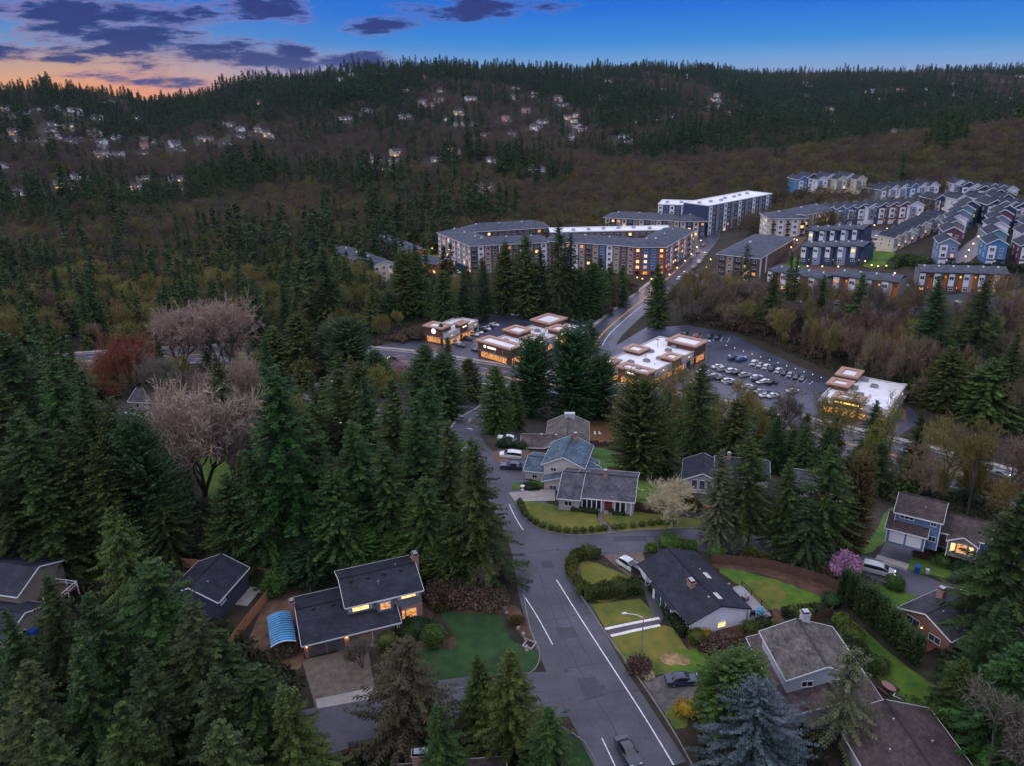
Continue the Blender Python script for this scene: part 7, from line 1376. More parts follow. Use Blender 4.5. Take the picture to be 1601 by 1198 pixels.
# ------------------------------------------------------------------ hedges, shrubs, small plants
def hedge(label, pts, H, W_, mf='hedge', name='hedge', dens=70, seed=1, leaf=.3, px=True):
    ln = resamp([P(*p) if px else p for p in pts], .7); z = T(ln[:, 0], ln[:, 1]); rng = np.random.default_rng(seed); o0 = np.array([ln[0][0], ln[0][1], z[0]]); L_ = np.linalg.norm(np.diff(ln, axis=0), axis=1).sum()
    n = int(dens * L_ * (W_ + 2 * H)); s = rng.uniform(0, len(ln) - 1.001, n); i = s.astype(int); f = (s - i)[:, None]; c = ln[i] * (1 - f) + ln[i + 1] * f; zz = z[i] * (1 - f[:, 0]) + z[i + 1] * f[:, 0]; d = unit(ln[i + 1] - ln[i]); nn = np.stack([-d[:, 1], d[:, 0]], 1)
    face = rng.choice(3, n, p=[W_ / (W_ + 2 * H), H / (W_ + 2 * H), H / (W_ + 2 * H)]); u = np.where(face == 0, rng.uniform(-.5, .5, n), np.where(face == 1, -.5, .5)) * W_; v = np.where(face == 0, 1, rng.uniform(.02, 1, n)) * H
    lump = .12 * np.sin(s * 1.9) + .1 * np.sin(s * .83 + 2); u = u * (1 + lump) + rng.normal(0, .1, n); v = v * (1 + lump * .8) + rng.normal(0, .09, n)
    base = np.column_stack([c + nn * u[:, None], zz + np.maximum(v, .03)]) - o0; od = np.column_stack([nn * np.where(face == 0, 0, np.sign(u))[:, None], np.where(face == 0, 1., .2)]); dd = unit(od + rng.normal(0, .65, (n, 3)))
    kv, kf = kites(base, dd, leaf * rng.uniform(.6, 1.3, n), leaf * .65 * rng.uniform(.7, 1.2, n), rng.uniform(0, 3, n), rng); tone = np.clip(.5 + .3 * np.sin(s * 1.1) + rng.normal(0, .25, n), 0, 1)
    a = offs(ln, -W_ * .42) - o0[:2]; b_ = offs(ln, W_ * .42) - o0[:2]; m_ = len(ln); zt = z - o0[2]; hv = np.concatenate([np.column_stack([a, zt - .1]), np.column_stack([a, zt + H * .9]), np.column_stack([b_, zt + H * .9]), np.column_stack([b_, zt - .1])]); hf = np.array([(k * m_ + j, k * m_ + j + 1, (k + 1) * m_ + j + 1, (k + 1) * m_ + j) for k in range(3) for j in range(m_ - 1)] + [(0, m_, 2 * m_, 3 * m_), (m_ - 1, 2 * m_ - 1, 3 * m_ - 1, 4 * m_ - 1)])
    me = treemesh(name, [(kv, kf, 0, tone), (hv, hf, 0, np.full(len(hf), .15))], [FOL[mf]]); return tag(mkobj(name, me, None, tuple(o0)), label, 'hedge')
hedge('clipped corner hedge rising behind the kerb opposite the ranch lawn', [(892, 893), (899, 878), (915, 872), (938, 874)], 1.6, 1.3, seed=2); hedge('thick leafy hedge dividing the two front lawns', [(914, 938), (950, 934), (1000, 926)], 2.1, 1.9, seed=3); hedge('low hedge along the kerb below the corner hedge', [(892, 897), (902, 915), (914, 934)], 1.2, 1.0, seed=4)
hedge('dark box hedge left of the red door', [(893, 799), (934, 805)], .9, 1.0, 'rhodo', seed=5, leaf=.22); hedge('dark box hedge right of the red door', [(951, 805), (978, 808)], .9, 1.0, 'rhodo', seed=6, leaf=.22); hedge('dark shrub hedge along the front wall of the white house', [(1022, 925), (1044, 960), (1060, 985), (1072, 1000)], 1.3, 1.1, 'rhodo', seed=7); hedge('evergreen hedge below the pale hill street', [(1440, 424), (1500, 422), (1570, 424), (1620, 424)], 2.5, 2.2, 'rhodo', seed=8, leaf=.7, dens=12); hedge('shrub bank beside the townhouse green', [(1392, 420), (1410, 412), (1430, 415), (1452, 420)], 3.5, 4, 'arbor', seed=9, leaf=.8, dens=10)
hedge('green hedge at the back of the white house', [(1042, 864), (1062, 859), (1090, 860)], 1.3, 1.2, 'shrub', seed=12)
SHR = {}
def shrub(px, py, r, h, mf, label, name='shrub', group=None, leaf=.28, n=1500, cat='shrub', core=True, g=None):
    key = (round(r / h, 1), leaf, n, mf, core)
    if key not in SHR:
        pr = [leafclump(300 + len(SHR), n, r, r, h / 2, leaf, 38)]; 
        if core: pr.append(blobmesh(r, r, h / 2, h / 2))
        SHR[key] = (treemesh('foliage', pr, [FOL[mf]]), r, h)
    me, r0, h0 = SHR[key]; g = P(px, py) if g is None else g
    return tag(mkobj(name, me, None, tuple(g), rngT.uniform(0, 6.28), (r / r0, r / r0, h / h0)), label, cat, group)
shrub(679, 1008, 1.75, 2.6, 'shrub', 'big round clipped shrub beside the deep green lawn', n=3200); shrub(641, 1000, 1.05, 1.7, 'shrub', 'smaller round shrub next to the brick wall', n=1800); shrub(655, 988, 2.2, 2.0, 'rhodo', 'dark spreading laurel under the brick window', n=2200); shrub(632, 992, 1.4, 1.6, 'rhodo', 'dark low shrub by the porch post')
shrub(1398, 922, 1.5, 2.2, 'shrub', 'round green shrub on the grass bank by the court road', n=2200); shrub(808, 652, 3.2, 4.6, 'lime', 'bright lime shrub beside the brown-roofed house', n=2600, leaf=.45); shrub(806, 668, 1.8, 2.0, 'lime', 'low lime shrub beside the brown-roofed garage', n=1200, leaf=.4); shrub(1089, 1008, 1.3, 2.0, 'hedge', 'olive rounded shrub at the corner of the white gable'); shrub(1103, 1003, .8, 1.8, 'yellow', 'yellow flowering shrub against the white gable'); shrub(1120, 1016, 2.4, 1.3, 'brush', 'tangled bare shrub below the lit gable window', core=False, n=2600, leaf=.5); shrub(1145, 1016, 1.8, 1.1, 'brush', 'dry tangled shrub by the small screen fence', core=False, n=2000, leaf=.5)
shrub(1075, 1120, 1.6, 1.5, 'yellow', 'yellow-green shrub at the mouth of the cracked driveway'); shrub(1000, 1050, 1.7, 1.7, 'brush', 'reddish brush at the foot of the street lamp', core=False, n=1800, leaf=.4); shrub(1012, 1060, .9, .9, 'cream', 'small white-flowering shrub beside the reddish brush', n=700, leaf=.2, core=False); shrub(1018, 862, 1.0, 1.1, 'lime', 'lime mound at the top of the driveway'); shrub(1120, 872, 1.5, 1.8, 'shrub', 'green mound by the end of the curving fence'); shrub(1045, 856, 2.2, 1.8, 'shrub', 'wide green shrub behind the white house ridge', n=2200)
shrub(1300, 950, 1.6, 2.2, 'arbor', 'dark shrub at the end of the dirt yard'); shrub(1335, 1010, 1.2, 1.6, 'shrub', 'green shrub at the narrow side lawn'); shrub(1372, 1050, 1.6, 2.0, 'shrub', 'leafy shrub above the picnic table', n=1800); shrub(1428, 1118, 1.8, 1.6, 'shrub', 'bright shrub at the lower end of the back lawn', n=1800)
shrub(1440, 872, 1.4, 1.3, 'brush', 'maroon shrub beside the blue house drive', n=1600, leaf=.4); shrub(1462, 868, 1.3, 1.4, 'shrub', 'green shrub at the corner of the blue house'); shrub(1488, 880, 1.8, 2.4, 'olive', 'olive bush before the glowing bay'); shrub(1515, 900, 1.6, 1.4, 'brush', 'brownish shrubs at the edge of the blue house lawn', core=False); shrub(1500, 912, 1.4, 1.3, 'rhodo', 'dark low shrub at the kerb of the blue house')
shrub(790, 700, 2.4, 2.2, 'rhodo', 'dark hedge-like shrub in front of the white car', n=2200); shrub(812, 702, 2.0, 1.8, 'rhodo', 'dark rounded shrub by the bark strip', n=1800); shrub(830, 765, 1.8, 1.0, 'rhodo', 'low planting by the white ornament', n=1200); shrub(605, 1012, 1.6, 1.9, 'hedge', 'mossy shrub beside the garage apron'); NT_LATE = 1
for i, (x, y, r, h_, m_) in enumerate(((700, 935, 3.2, 2.6, 'brush'), (735, 938, 3.4, 2.4, 'brush'), (765, 945, 2.8, 2.0, 'brush'), (690, 950, 1.6, 1.4, 'olive'))): shrub(x, y, r, h_, m_, ('tangled brown brush close to the brick corner', 'tangled brown brush in the middle of the mulch bed', 'rusty brush at the road end of the mulch bed', 'olive clump at the edge of the deep green lawn')[i], core=False, n=3000, leaf=.55)
shrub(808, 975, 1.0, .9, 'olive', 'low olive plant among the edging stones'); shrub(445, 1020, 1.8, 2.0, 'brush', 'dry bush under the blue canopy end', core=False, n=1800, leaf=.5); shrub(430, 930, 1.8, 3.0, 'shrub', 'leafy shrub outside the cedar fence', n=1800); shrub(455, 915, 2.0, 2.2, 'rhodo', 'dark shrub behind the brick chimney', n=1600)
ball = resamp(pl((813, 789), (822, 808), (838, 822), (862, 831), (900, 834), (945, 830)), 1.15)
ball2 = resamp(pl((962, 829), (990, 826), (1030, 822), (1052, 820)), 1.5)
for b_, gr, lb in ((ball, 'clipped balls along the corner kerb', 'small clipped ball shrub edging the corner lawn along the kerb'), (ball2, 'clipped balls past the garden path', 'small clipped ball shrub edging the lawn past the garden path')):
    for p in b_: shrub(0, 0, .62, 1.0, 'hedge', lb, 'ball_shrub', gr, .2, 420, g=np.array([p[0], p[1], Tz(p[0], p[1])]))
# loose planting in the yards
rngY = random.Random(31)
for where, pgp, n, kinds in (('in the beds round the tan house', [(1330, 935), (1400, 960), (1440, 1020), (1400, 1010), (1345, 965)], 12, ('shrub', 'rhodo', 'olive')), ('along the yard of the taupe-roofed house', [(1306, 965), (1330, 985), (1390, 1060), (1372, 1062), (1316, 1000)], 9, ('shrub', 'rhodo', 'hedge')), ('under the firs by the curving fence', [(1130, 872), (1300, 905), (1330, 925), (1300, 890), (1180, 866)], 22, ('rhodo', 'olive', 'brush')), ('around the lawns of the blue house', [(1440, 862), (1490, 872), (1540, 900), (1530, 915), (1480, 890)], 9, ('rhodo', 'olive', 'shrub')), ('behind the lit two-storey house', [(430, 885), (520, 870), (660, 860), (700, 900), (560, 895), (450, 920)], 20, ('rhodo', 'shrub', 'rhodo')), ('on the bank below the hidden roofs', [(1060, 790), (1130, 800), (1300, 840), (1290, 855), (1120, 820)], 20, ('rhodo', 'olive', 'brush')), ('beside the dirt yard', [(1165, 985), (1290, 950), (1300, 962), (1190, 1000)], 8, ('rhodo', 'brush', 'hedge')), ('along the verge of the side road', [(690, 1120), (800, 1130), (870, 1160), (780, 1160)], 9, ('rhodo', 'shrub', 'hedge'))):
    pg = np.array([P(*p)[:2] for p in pgp]); lo, hi_ = pg.min(0), pg.max(0); k = 0
    for _ in range(900):
        x, y = rngY.uniform(lo[0], hi_[0]), rngY.uniform(lo[1], hi_[1])
        c_ = False
        for i in range(len(pg)):
            (xa, ya), (xb, yb) = pg[i], pg[i - 1]
            if (ya > y) != (yb > y) and x < (xb - xa) * (y - ya) / (yb - ya) + xa: c_ = not c_
        if not c_ or k >= n or any(np.min((ln[:, 0] - x) ** 2 + (ln[:, 1] - y) ** 2) < (w2 - 1.8) ** 2 for ln, w2 in FORBID): continue
        m_ = rngY.choice(kinds); r = rngY.uniform(.7, 1.6); nm_ = dict(rhodo='dark', shrub='green', olive='olive', brush='brownish', hedge='light green')[m_]
        shrub(0, 0, r, r * rngY.uniform(1.0, 1.5), m_, 'loose %s shrub %s' % (nm_, where), group='loose %s shrubs %s' % (nm_, where), core=m_ != 'brush', n=1200, leaf=.3, g=np.array([x, y, Tz(x, y)])); k += 1
# arborvitae screen
c, t = conifer(71, 5.0, .95, base=.0, whorl=.16, nb=9, step=.22, bl=.42, bw=.2, droop=.1, e0=1.2, e1=.9, power=.45, bulge=.1, rag=.12, hang=-.5, wood=False); arb = treemesh('arborvitae', [c] + t, [FOL['arbor'], M_barkf])
al = resamp(pl((1316, 946), (1345, 968), (1375, 992), (1402, 1018), (1428, 1042)), 1.25)
for k, p in enumerate(al): tag(mkobj('arborvitae', arb, None, (p[0], p[1], Tz(*p)), rngT.uniform(0, 6), (rngT.uniform(.85, 1.1),) * 2 + (rngT.uniform(.85, 1.1),)), 'columnar arborvitae in the clipped screen behind the back lawn', 'tree', 'arborvitae screen')

# ------------------------------------------------------------------ near trees
def NT(kind, tx, ty, by, w_, label, mf=None, name=None, idx=None):
    return near_tree(kind, name or dict(fir='fir_tree', cedar='cedar_tree', hemlock='hemlock_tree', dense='evergreen_tree', spruce='spruce_tree', moss='mossy_tree', bare='bare_tree', fan='bare_tree')[kind], tx, ty, by, w_, label, mf, idx=idx)
# lower left
for x, y, b_, w_, i in ((226, 862, 1130, 165, 'tallest fir of the lower left corner before the navy house'), (68, 900, 1110, 130, 'fir growing against the left-edge house'), (352, 985, 1175, 130, 'fir standing left of the wide driveway'), (150, 925, 1190, 160, 'fir between the left-edge house and the tallest corner fir'), (22, 1035, 1260, 170, 'fir at the very corner below the left-edge house'), (318, 1050, 1260, 170, 'broad fir leaning over the side road'), (450, 1075, 1270, 150, 'fir at the bottom edge beside the side road'), (110, 1010, 1250, 160, 'fir rising below the porch of the left-edge house'), (290, 935, 1180, 150, 'fir beside the tallest corner fir on the driveway side'), (225, 1010, 1260, 170, 'fir directly under the tallest corner fir'), (400, 1030, 1230, 140, 'fir at the lower end of the wide driveway'), (180, 1100, 1330, 180, 'low fir in front of the corner group'), (60, 1120, 1340, 180, 'low fir in the bottom corner'), (345, 1130, 1340, 170, 'low fir over the side road at the bottom'), (5, 950, 1150, 120, 'fir hiding the front of the left-edge house')): NT('fir', x, y, b_, w_, i, FOL['fir'] if b_ % 20 else FOL['corner'])
NT('hemlock', 180, 788, 960, 120, 'olive hemlock between the left-edge house and navy house', FOL['cedar'])
NT('hemlock', 625, 993, 1165, 165, 'brownish drooping conifer in front of the wide driveway'); NT('fir', 803, 1012, 1180, 150, 'shapely green fir beside the deep green lawn', FOL['cedar']); NT('fir', 747, 1028, 1160, 90, 'slim fir next to the shapely green one', FOL['cedar']); NT('fir', 860, 1110, 1260, 120, 'small fir at the corner of the side road'); NT('fir', 690, 1100, 1260, 110, 'small fir by the maroon roof')
# lower right
NT('spruce', 1190, 1066, 1205, 178, 'silvery blue spruce before the reddish-brown roof'); NT('dense', 1152, 1028, 1150, 118, 'broad green evergreen behind the blue spruce', FOL['shrub']); NT('moss', 1335, 1008, 1170, 90, 'thin lichen-covered conifer in front of the taupe roof'); NT('fir', 1604, 765, 1000, 190, 'tall dark fir at the right edge by the tan house', None); NT('fir', 1568, 930, 1110, 120, 'dark fir hiding the end of the court road'); NT('fir', 1610, 1010, 1200, 170, 'dark fir below the tan house'); NT('fir', 1512, 1030, 1140, 90, 'dark fir just behind the arborvitae screen'); NT('bare', 1570, 1060, 1240, 170, 'bare lichen-grey tree at the lower right corner', TWIG['grey'])
# left woods
for x, y, b_, w_, k in ((15, 515, 790, 130, 'fir'), (62, 560, 830, 140, 'fir'), (118, 575, 850, 130, 'fir'), (165, 612, 850, 120, 'hemlock'), (30, 640, 880, 150, 'fir'), (95, 665, 880, 140, 'fir'), (-15, 600, 860, 150, 'fir'), (150, 700, 890, 110, 'fir'), (60, 720, 900, 120, 'fir'), (5, 740, 905, 110, 'fir')):
    e = NT(k, x, y, b_, w_, 'dark fir in the dense left-hand wood' if k == 'fir' else 'olive drooping hemlock standing out of the dense left-hand wood', FOL['fir'] if k == 'fir' else FOL['cedar']); 
    if k == 'fir': e['group'] = 'firs of the left-hand wood'
NT('dense', 210, 662, 860, 105, 'dense dark cedar before the spreading bare tree', FOL['arbor']); NT('fir', 250, 770, 880, 80, 'slender fir at the foot of the dense dark cedar')
# centre wood
NT('fir', 432, 568, 872, 175, 'massive fir in the centre wood with the brightest needles', FOL['dense']); NT('fir', 612, 588, 790, 115, 'tall fir behind the centre wood near the main street'); NT('fir', 563, 560, 700, 80, 'fir beside the cream hip-roofed house'); NT('fir', 645, 622, 830, 120, 'fir in the middle of the centre wood'); NT('fir', 697, 655, 850, 110, 'fir of the centre wood beside the bend of the main road'); NT('fir', 545, 655, 850, 130, 'greyish fir deep in the centre wood'); NT('fir', 742, 685, 915, 130, 'great fir at the kerb opposite the ranch lawn'); NT('cedar', 520, 740, 890, 100, 'olive cedar at the near side of the centre wood'); NT('fir', 600, 700, 870, 110, 'fir just behind the charcoal roof of the lit house'); NT('fir', 660, 745, 895, 95, 'fir behind the tall brick chimney'); NT('fir', 480, 650, 850, 110, 'fir right of the massive bright one'); NT('fir', 395, 700, 890, 100, 'fir left of the massive bright one'); NT('cedar', 350, 740, 880, 70, 'dark cedar at the edge of the sunny back lawn', FOL['fir']); NT('fir', 705, 800, 915, 80, 'small fir above the brown brush')
NT('dense', 560, 835, 895, 80, 'low green evergreen behind the wing roof', FOL['shrub']); NT('dense', 620, 838, 890, 70, 'low green evergreen behind the upper roof', FOL['shrub']); NT('dense', 690, 850, 905, 70, 'low green evergreen beside the chimney', FOL['shrub']); NT('dense', 480, 850, 905, 80, 'low dark evergreen behind the blue canopy', FOL['rhodo'])
# roadside and yards
NT('cedar', 662, 538, 650, 62, 'rounded cedar before the corner shop', FOL['arbor']); NT('cedar', 690, 548, 655, 66, 'dark cedar left of the traffic mast', FOL['arbor']); NT('fir', 700, 525, 640, 46, 'slim fir rising over the dark cedar'); NT('cedar', 735, 560, 628, 44, 'small olive cedar at the main road mouth', FOL['olive']); NT('cedar', 776, 572, 680, 56, 'tall cedar at the left of the brown-roofed house', FOL['cedar']); NT('cedar', 800, 595, 672, 40, 'smaller cedar leaning on the tall one', FOL['cedar']); NT('dense', 830, 533, 652, 66, 'broad leafy evergreen before the long brick shop'); NT('dense', 895, 522, 658, 82, 'widest leafy evergreen behind the brown roof'); NT('dense', 940, 560, 655, 56, 'third leafy evergreen nearest the white-roofed shops'); NT('fir', 924, 498, 560, 40, 'fir spire at the corner of the shop road'); NT('dense', 540, 502, 600, 76, 'round dense evergreen left of the arterial drive', FOL['arbor']); NT('dense', 512, 510, 590, 66, 'second round evergreen left of the arterial drive', FOL['arbor']); NT('cedar', 548, 585, 650, 40, 'yellow-green cedar by the cream hip-roofed house', FOL['olive']); NT('cedar', 585, 545, 620, 50, 'cedar beside the pink blossoming tree', FOL['arbor'])
NT('dense', 1005, 600, 745, 88, 'huge olive cedar behind the leafy lawn', FOL['cedar']); NT('cedar', 1035, 640, 740, 60, 'olive cedar leaning on the huge one', FOL['cedar']); NT('fir', 1093, 568, 738, 76, 'dark green fir in front of the far car park', FOL['dense']); NT('cedar', 1150, 620, 745, 62, 'olive cedar right of the dark green fir', FOL['cedar']); NT('fir', 1130, 700, 850, 70, 'grey-green fir by the dark hidden roof', FOL['moss']); NT('fir', 1185, 688, 850, 95, 'broad fir over the court road', FOL['cedar']); NT('fir', 1240, 720, 860, 85, 'dark fir hiding the grey roof'); NT('fir', 1300, 700, 870, 110, 'blue-green layered fir left of the rusty tree', FOL['dense']); NT('dense', 1350, 722, 860, 60, 'rusty brown tree beside the blue house lawn', FOL['brown']); NT('fir', 1270, 780, 875, 95, 'dark low fir behind the curving fence', FOL['rhodo']); NT('fir', 1220, 650, 740, 60, 'fir on the arterial bank'); NT('fir', 1375, 625, 735, 62, 'fir standing before the last shop building'); NT('cedar', 1265, 660, 750, 36, 'ivy-clad columnar tree on the arterial bank', FOL['arbor']); NT('cedar', 1298, 665, 752, 34, 'ivy-clad pillar-like tree further along the bank', FOL['arbor']); NT('fir', 1445, 640, 770, 60, 'dark fir beyond the blue house')
for x, y, b_, w_, t_, i in ((1070, 560, 660, 90, 'olive', 'mossy bare tree screening the white-roofed shops'), (1030, 575, 670, 70, 'olive', 'mossy bare tree beside the huge olive cedar'), (1160, 575, 690, 80, 'olive', 'mossy bare tree before the middle car park'), (1230, 595, 720, 80, 'grey', 'grey bare tree at the end of the car park'), (1325, 590, 745, 95, 'olive', 'tall forked mossy tree before the last shop'), (1410, 610, 770, 80, 'olive', 'mossy leaning tree right of the last shop'), (1490, 635, 790, 100, 'olive', 'wide mossy tree over the arterial'), (1545, 650, 810, 95, 'olive', 'mossy tree near the right edge of the arterial'), (1600, 660, 820, 90, 'brown', 'brown bare tree at the right end of the arterial'), (1200, 620, 720, 60, 'olive', 'thin mossy tree on the bank'), (1455, 680, 800, 70, 'brown', 'brown bare tree behind the blue house roof')): NT('bare', x, y, b_, w_, i, TWIG[t_])
for x, y, b_, w_, t_, i in ((185, 508, 625, 95, 'red', 'red-twigged bare tree over the left street'), (262, 455, 585, 100, 'pinkish', 'pinkish bare tree left of its wide neighbour'), (335, 455, 585, 125, 'pinkish', 'wide pinkish bare tree beyond the left street'), (375, 545, 650, 80, 'pinkish', 'pinkish bare tree before the peach house'), (235, 540, 680, 90, 'grey', 'pale bare tree between the red twigs and spreading tree'), (330, 560, 660, 70, 'pinkish', 'small pinkish bare tree by the glowing gable')): NT('fan', x, y, b_, w_, i, TWIG[t_])
NT('fan', 285, 558, 775, 200, 'great spreading bare tree over the sunny back lawn', TWIG['pinkish'], idx=1); NT('bare', 335, 620, 800, 110, 'bare tree leaning beside the sunny back lawn', TWIG['grey']); NT('fan', 562, 1000, 1045, 55, 'bare twiggy shrub overhanging the driveway', TWIG['grey'], 'bare_shrub'); NT('bare', 760, 868, 940, 60, 'leaning bare sapling over the brown brush', TWIG['grey']); NT('bare', 455, 610, 690, 50, 'yellowish bare tree near the cream house', TWIG['olive']); NT('fan', 1060, 745, 815, 100, 'cream blossoming tree at the end of the corner lawn', FOL['cream'], 'blossom_tree'); NT('fan', 572, 622, 665, 40, 'olive bare tree before the pale cottage', TWIG['olive'])
# blossom heads
def blossom(tx, ty, by, w_, mf, label):
    g, h_ = topspot(tx, ty, by); z = (g - CAMP) @ FW; r = w_ / 2 / FPX * z; c, t_, H, Rr = HI['fan'][0]
    e = thing('blossom_tree', label, 'tree', g, 1.0); mkobj('trunk', t_, e, None, None, (r / Rr, r / Rr, h_ / H)); o = mkobj('crown', treemesh('crown', [leafclump(505, 2600, r, r, h_ * .38, .34, 60, h_ * .6)], [FOL[mf]]), e); return e
blossom(1326, 866, 915, 42, 'pink', 'pink blossoming tree beyond the curving fence'); blossom(626, 562, 600, 34, 'pink', 'pink blossoming tree on the arterial verge')
# mid belt and valley, hand placed
for x, y, b_, w_, k, i in ((505, 378, 515, 70, 'fir', 'big dark fir left of the low red apartments'), (628, 388, 492, 52, 'cedar', 'tall olive cedar before the low red apartments'), (650, 392, 492, 40, 'cedar', 'second olive cedar before the low red apartments'), (790, 378, 490, 44, 'cedar', 'dark cedar before the long apartment block'), (822, 368, 495, 48, 'cedar', 'pointed cedar before the long apartment block'), (872, 342, 500, 60, 'fir', 'tallest fir before the long apartment block'), (845, 385, 495, 50, 'fir', 'fir between the tallest fir and pointed cedar'), (893, 362, 500, 46, 'fir', 'fir right of the tallest one by the apartments'), (690, 420, 510, 40, 'cedar', 'cedar above the corner shop'), (725, 415, 505, 44, 'fir', 'fir above the corner shop car row'), (755, 400, 500, 40, 'fir', 'fir behind the parked cars of the shops'), (925, 410, 495, 46, 'cedar', 'cedar at the apartment end of the shop road'), (905, 415, 498, 44, 'fir', 'fir beside the cedar at the shop road'), (975, 443, 478, 26, 'fir', 'small lone fir on the brown bank'), (1034, 412, 512, 34, 'cedar', 'columnar cedar at the boulevard corner'), (1287, 428, 512, 44, 'fir', 'lone dark spruce before the brown townhouses'), (1470, 425, 602, 100, 'fir', 'great layered fir before the third townhouse row'), (1546, 435, 606, 90, 'fir', 'great dark fir right of the layered one'), (1595, 520, 660, 80, 'fir', 'dark fir at the right edge of the ravine'), (1490, 540, 640, 70, 'cedar', 'olive cedar below the great layered fir'), (1560, 560, 660, 90, 'cedar', 'olive cedar below the great dark fir'), (440, 440, 560, 60, 'fir', 'dark fir above the round evergreens'), (395, 445, 540, 60, 'fir', 'dark fir beyond the wide pinkish tree'), (460, 490, 590, 66, 'cedar', 'mossy cedar left of the round evergreens'), (425, 510, 590, 56, 'cedar', 'mossy cedar behind the massive bright fir'), (690, 505, 535, 20, 'cedar', 'small cedar at the back of the corner shop')): NT(k, x, y, b_, w_, i)
# ------------------------------------------------------------------ scattered trees
def inpoly(p, poly):
    x, y = p; c = False; n = len(poly)
    for i in range(n):
        x0, y0 = poly[i]; x1, y1 = poly[i - 1]
        if (y0 > y) != (y1 > y) and x < (x1 - x0) * (y - y0) / (y1 - y0) + x0: c = not c
    return c
SP = {}
def free(x, y, d, s=1.0):
    """no road, lot, building or other tree within reach"""
    for ln, w_ in FORBID:
        if np.min((ln[:, 0] - x) ** 2 + (ln[:, 1] - y) ** 2) < (w_ + 1.0) ** 2: return False
    for pg in FORBP:
        if inpoly((x, y), pg): return False
    cx, cy = int(x // 10), int(y // 10)
    for i in (-1, 0, 1):
        for j in (-1, 0, 1):
            for q in SP.get((cx + i, cy + j), ()):
                if (q[0] - x) ** 2 + (q[1] - y) ** 2 < d * d: return False
    return True
def occupy(x, y): SP.setdefault((int(x // 10), int(y // 10)), []).append((x, y))
for x, y, r in TREESPOTS: occupy(x, y)
def rectforb(x0, y0, ang, w_, d_, pad=3):
    c, s = math.cos(R_(ang)), math.sin(R_(ang)); FORBP.append(np.array([[x0 + c * a - s * b_, y0 + s * a + c * b_] for a, b_ in ((-pad, -pad), (w_ + pad, -pad), (w_ + pad, d_ + pad), (-pad, d_ + pad))]))
rectforb(-35, 313.5, -33, 11.5, 21); rectforb(-12.5, 293.5, -43, 16.5, 42); rectforb(32, 268.5, -42, 19.5, 40); rectforb(98.5, 233, -37, 20, 26)
FORBP.append(np.array([[-46, 474], [-24, 424], [20, 428], [66, 412], [86, 410], [130, 480], [60, 500], [-30, 492]])); FORBP.append(np.array([[-88, 492], [-60, 438], [-30, 422], [-20, 440], [-60, 500]])); FORBP.append(np.array([[60, 528], [128, 480], [190, 550], [120, 570]])); FORBP.append(np.array([[98, 384], [122, 366], [165, 430], [195, 462], [150, 470], [110, 440]])); FORBP.append(np.array([[-108, 458], [-72, 405], [-56, 415], [-90, 470]]))
FORBP.append(np.array([[118, 385], [115, 330], [160, 300], [240, 300], [250, 420], [150, 415]]))
def zone(poly_px, n, mix, tries=12, dmin=4.5, zs=None):
    """scatter trees over a ground polygon; mix: list of (weight, kind, h range, r range, material, label, group)"""
    pg = np.array([P(*p)[:2] for p in poly_px]); lo, hi_ = pg.min(0), pg.max(0); made = 0; wts = [m_[0] for m_ in mix]
    for _ in range(n * tries):
        if made >= n: break
        x, y = rngT.uniform(lo[0], hi_[0]), rngT.uniform(lo[1], hi_[1])
        if not inpoly((x, y), pg) or not free(x, y, dmin): continue
        occupy(x, y); _, k, hr, rr, mf, lb, gr = mix[rngT.choices(range(len(mix)), wts)[0]]; nm = 'bare_tree' if k == 'bare' else 'budding_tree' if k == 'round' else k + '_tree'
        mid_tree(k, nm, x, y, rngT.uniform(*hr), rngT.uniform(*rr), lb, gr, mf); made += 1
    return made
def MX(w_, k, mf, where, h=None, r=None):
    d = dict(fir=((17, 30), (3.4, 5.6)), cedar=((13, 22), (2.8, 4.6)), bare=((9, 17), (3.5, 6)), round=((9, 15), (3.8, 6)))[k]; adj = {'bare': 'bare brown', 'fir': 'dark', 'cedar': 'green', 'round': 'rounded'}[k]
    if mf is TWIG['olive'] and k == 'bare': adj = 'bare olive'
    if mf is TWIG['grey']: adj = 'bare grey'
    if mf is FOL['olive']: adj = 'yellowish'
    lb = '%s %s tree in the wood %s' % (adj, dict(fir='fir', cedar='cedar', bare='broadleaf', round='olive budding')[k], where) if k in ('bare', 'round') else '%s %s in the wood %s' % (adj, k, where)
    return (w_, k, h or d[0], r or d[1], mf, lb, '%s %s trees %s' % (adj, dict(fir='fir', cedar='cedar', bare='broadleaf', round='olive budding')[k], where))
n1 = 0
w_ = 'left of the low red apartments'; zone([(-90, 462), (100, 448), (300, 430), (480, 410), (570, 420), (600, 470), (560, 528), (430, 542), (250, 545), (-90, 556)], 270, [MX(2.6, 'fir', None, w_, (14, 26)), MX(1.2, 'cedar', None, w_), MX(1.2, 'cedar', FOL['olive'], w_), MX(6, 'round', TWIG['olive'], w_, (10, 17), (4.5, 7)), MX(2, 'bare', TWIG['olive'], w_), MX(1.2, 'bare', None, w_)], dmin=5.5)
w_ = 'between the shops and the long apartment block'; zone([(575, 478), (640, 462), (930, 446), (985, 452), (930, 486), (760, 482), (690, 500), (600, 528), (560, 535)], 60, [MX(3, 'fir', None, w_, (14, 22)), MX(3, 'cedar', None, w_, (12, 18)), MX(3, 'bare', TWIG['olive'], w_), MX(2, 'round', TWIG['olive'], w_)], dmin=5)
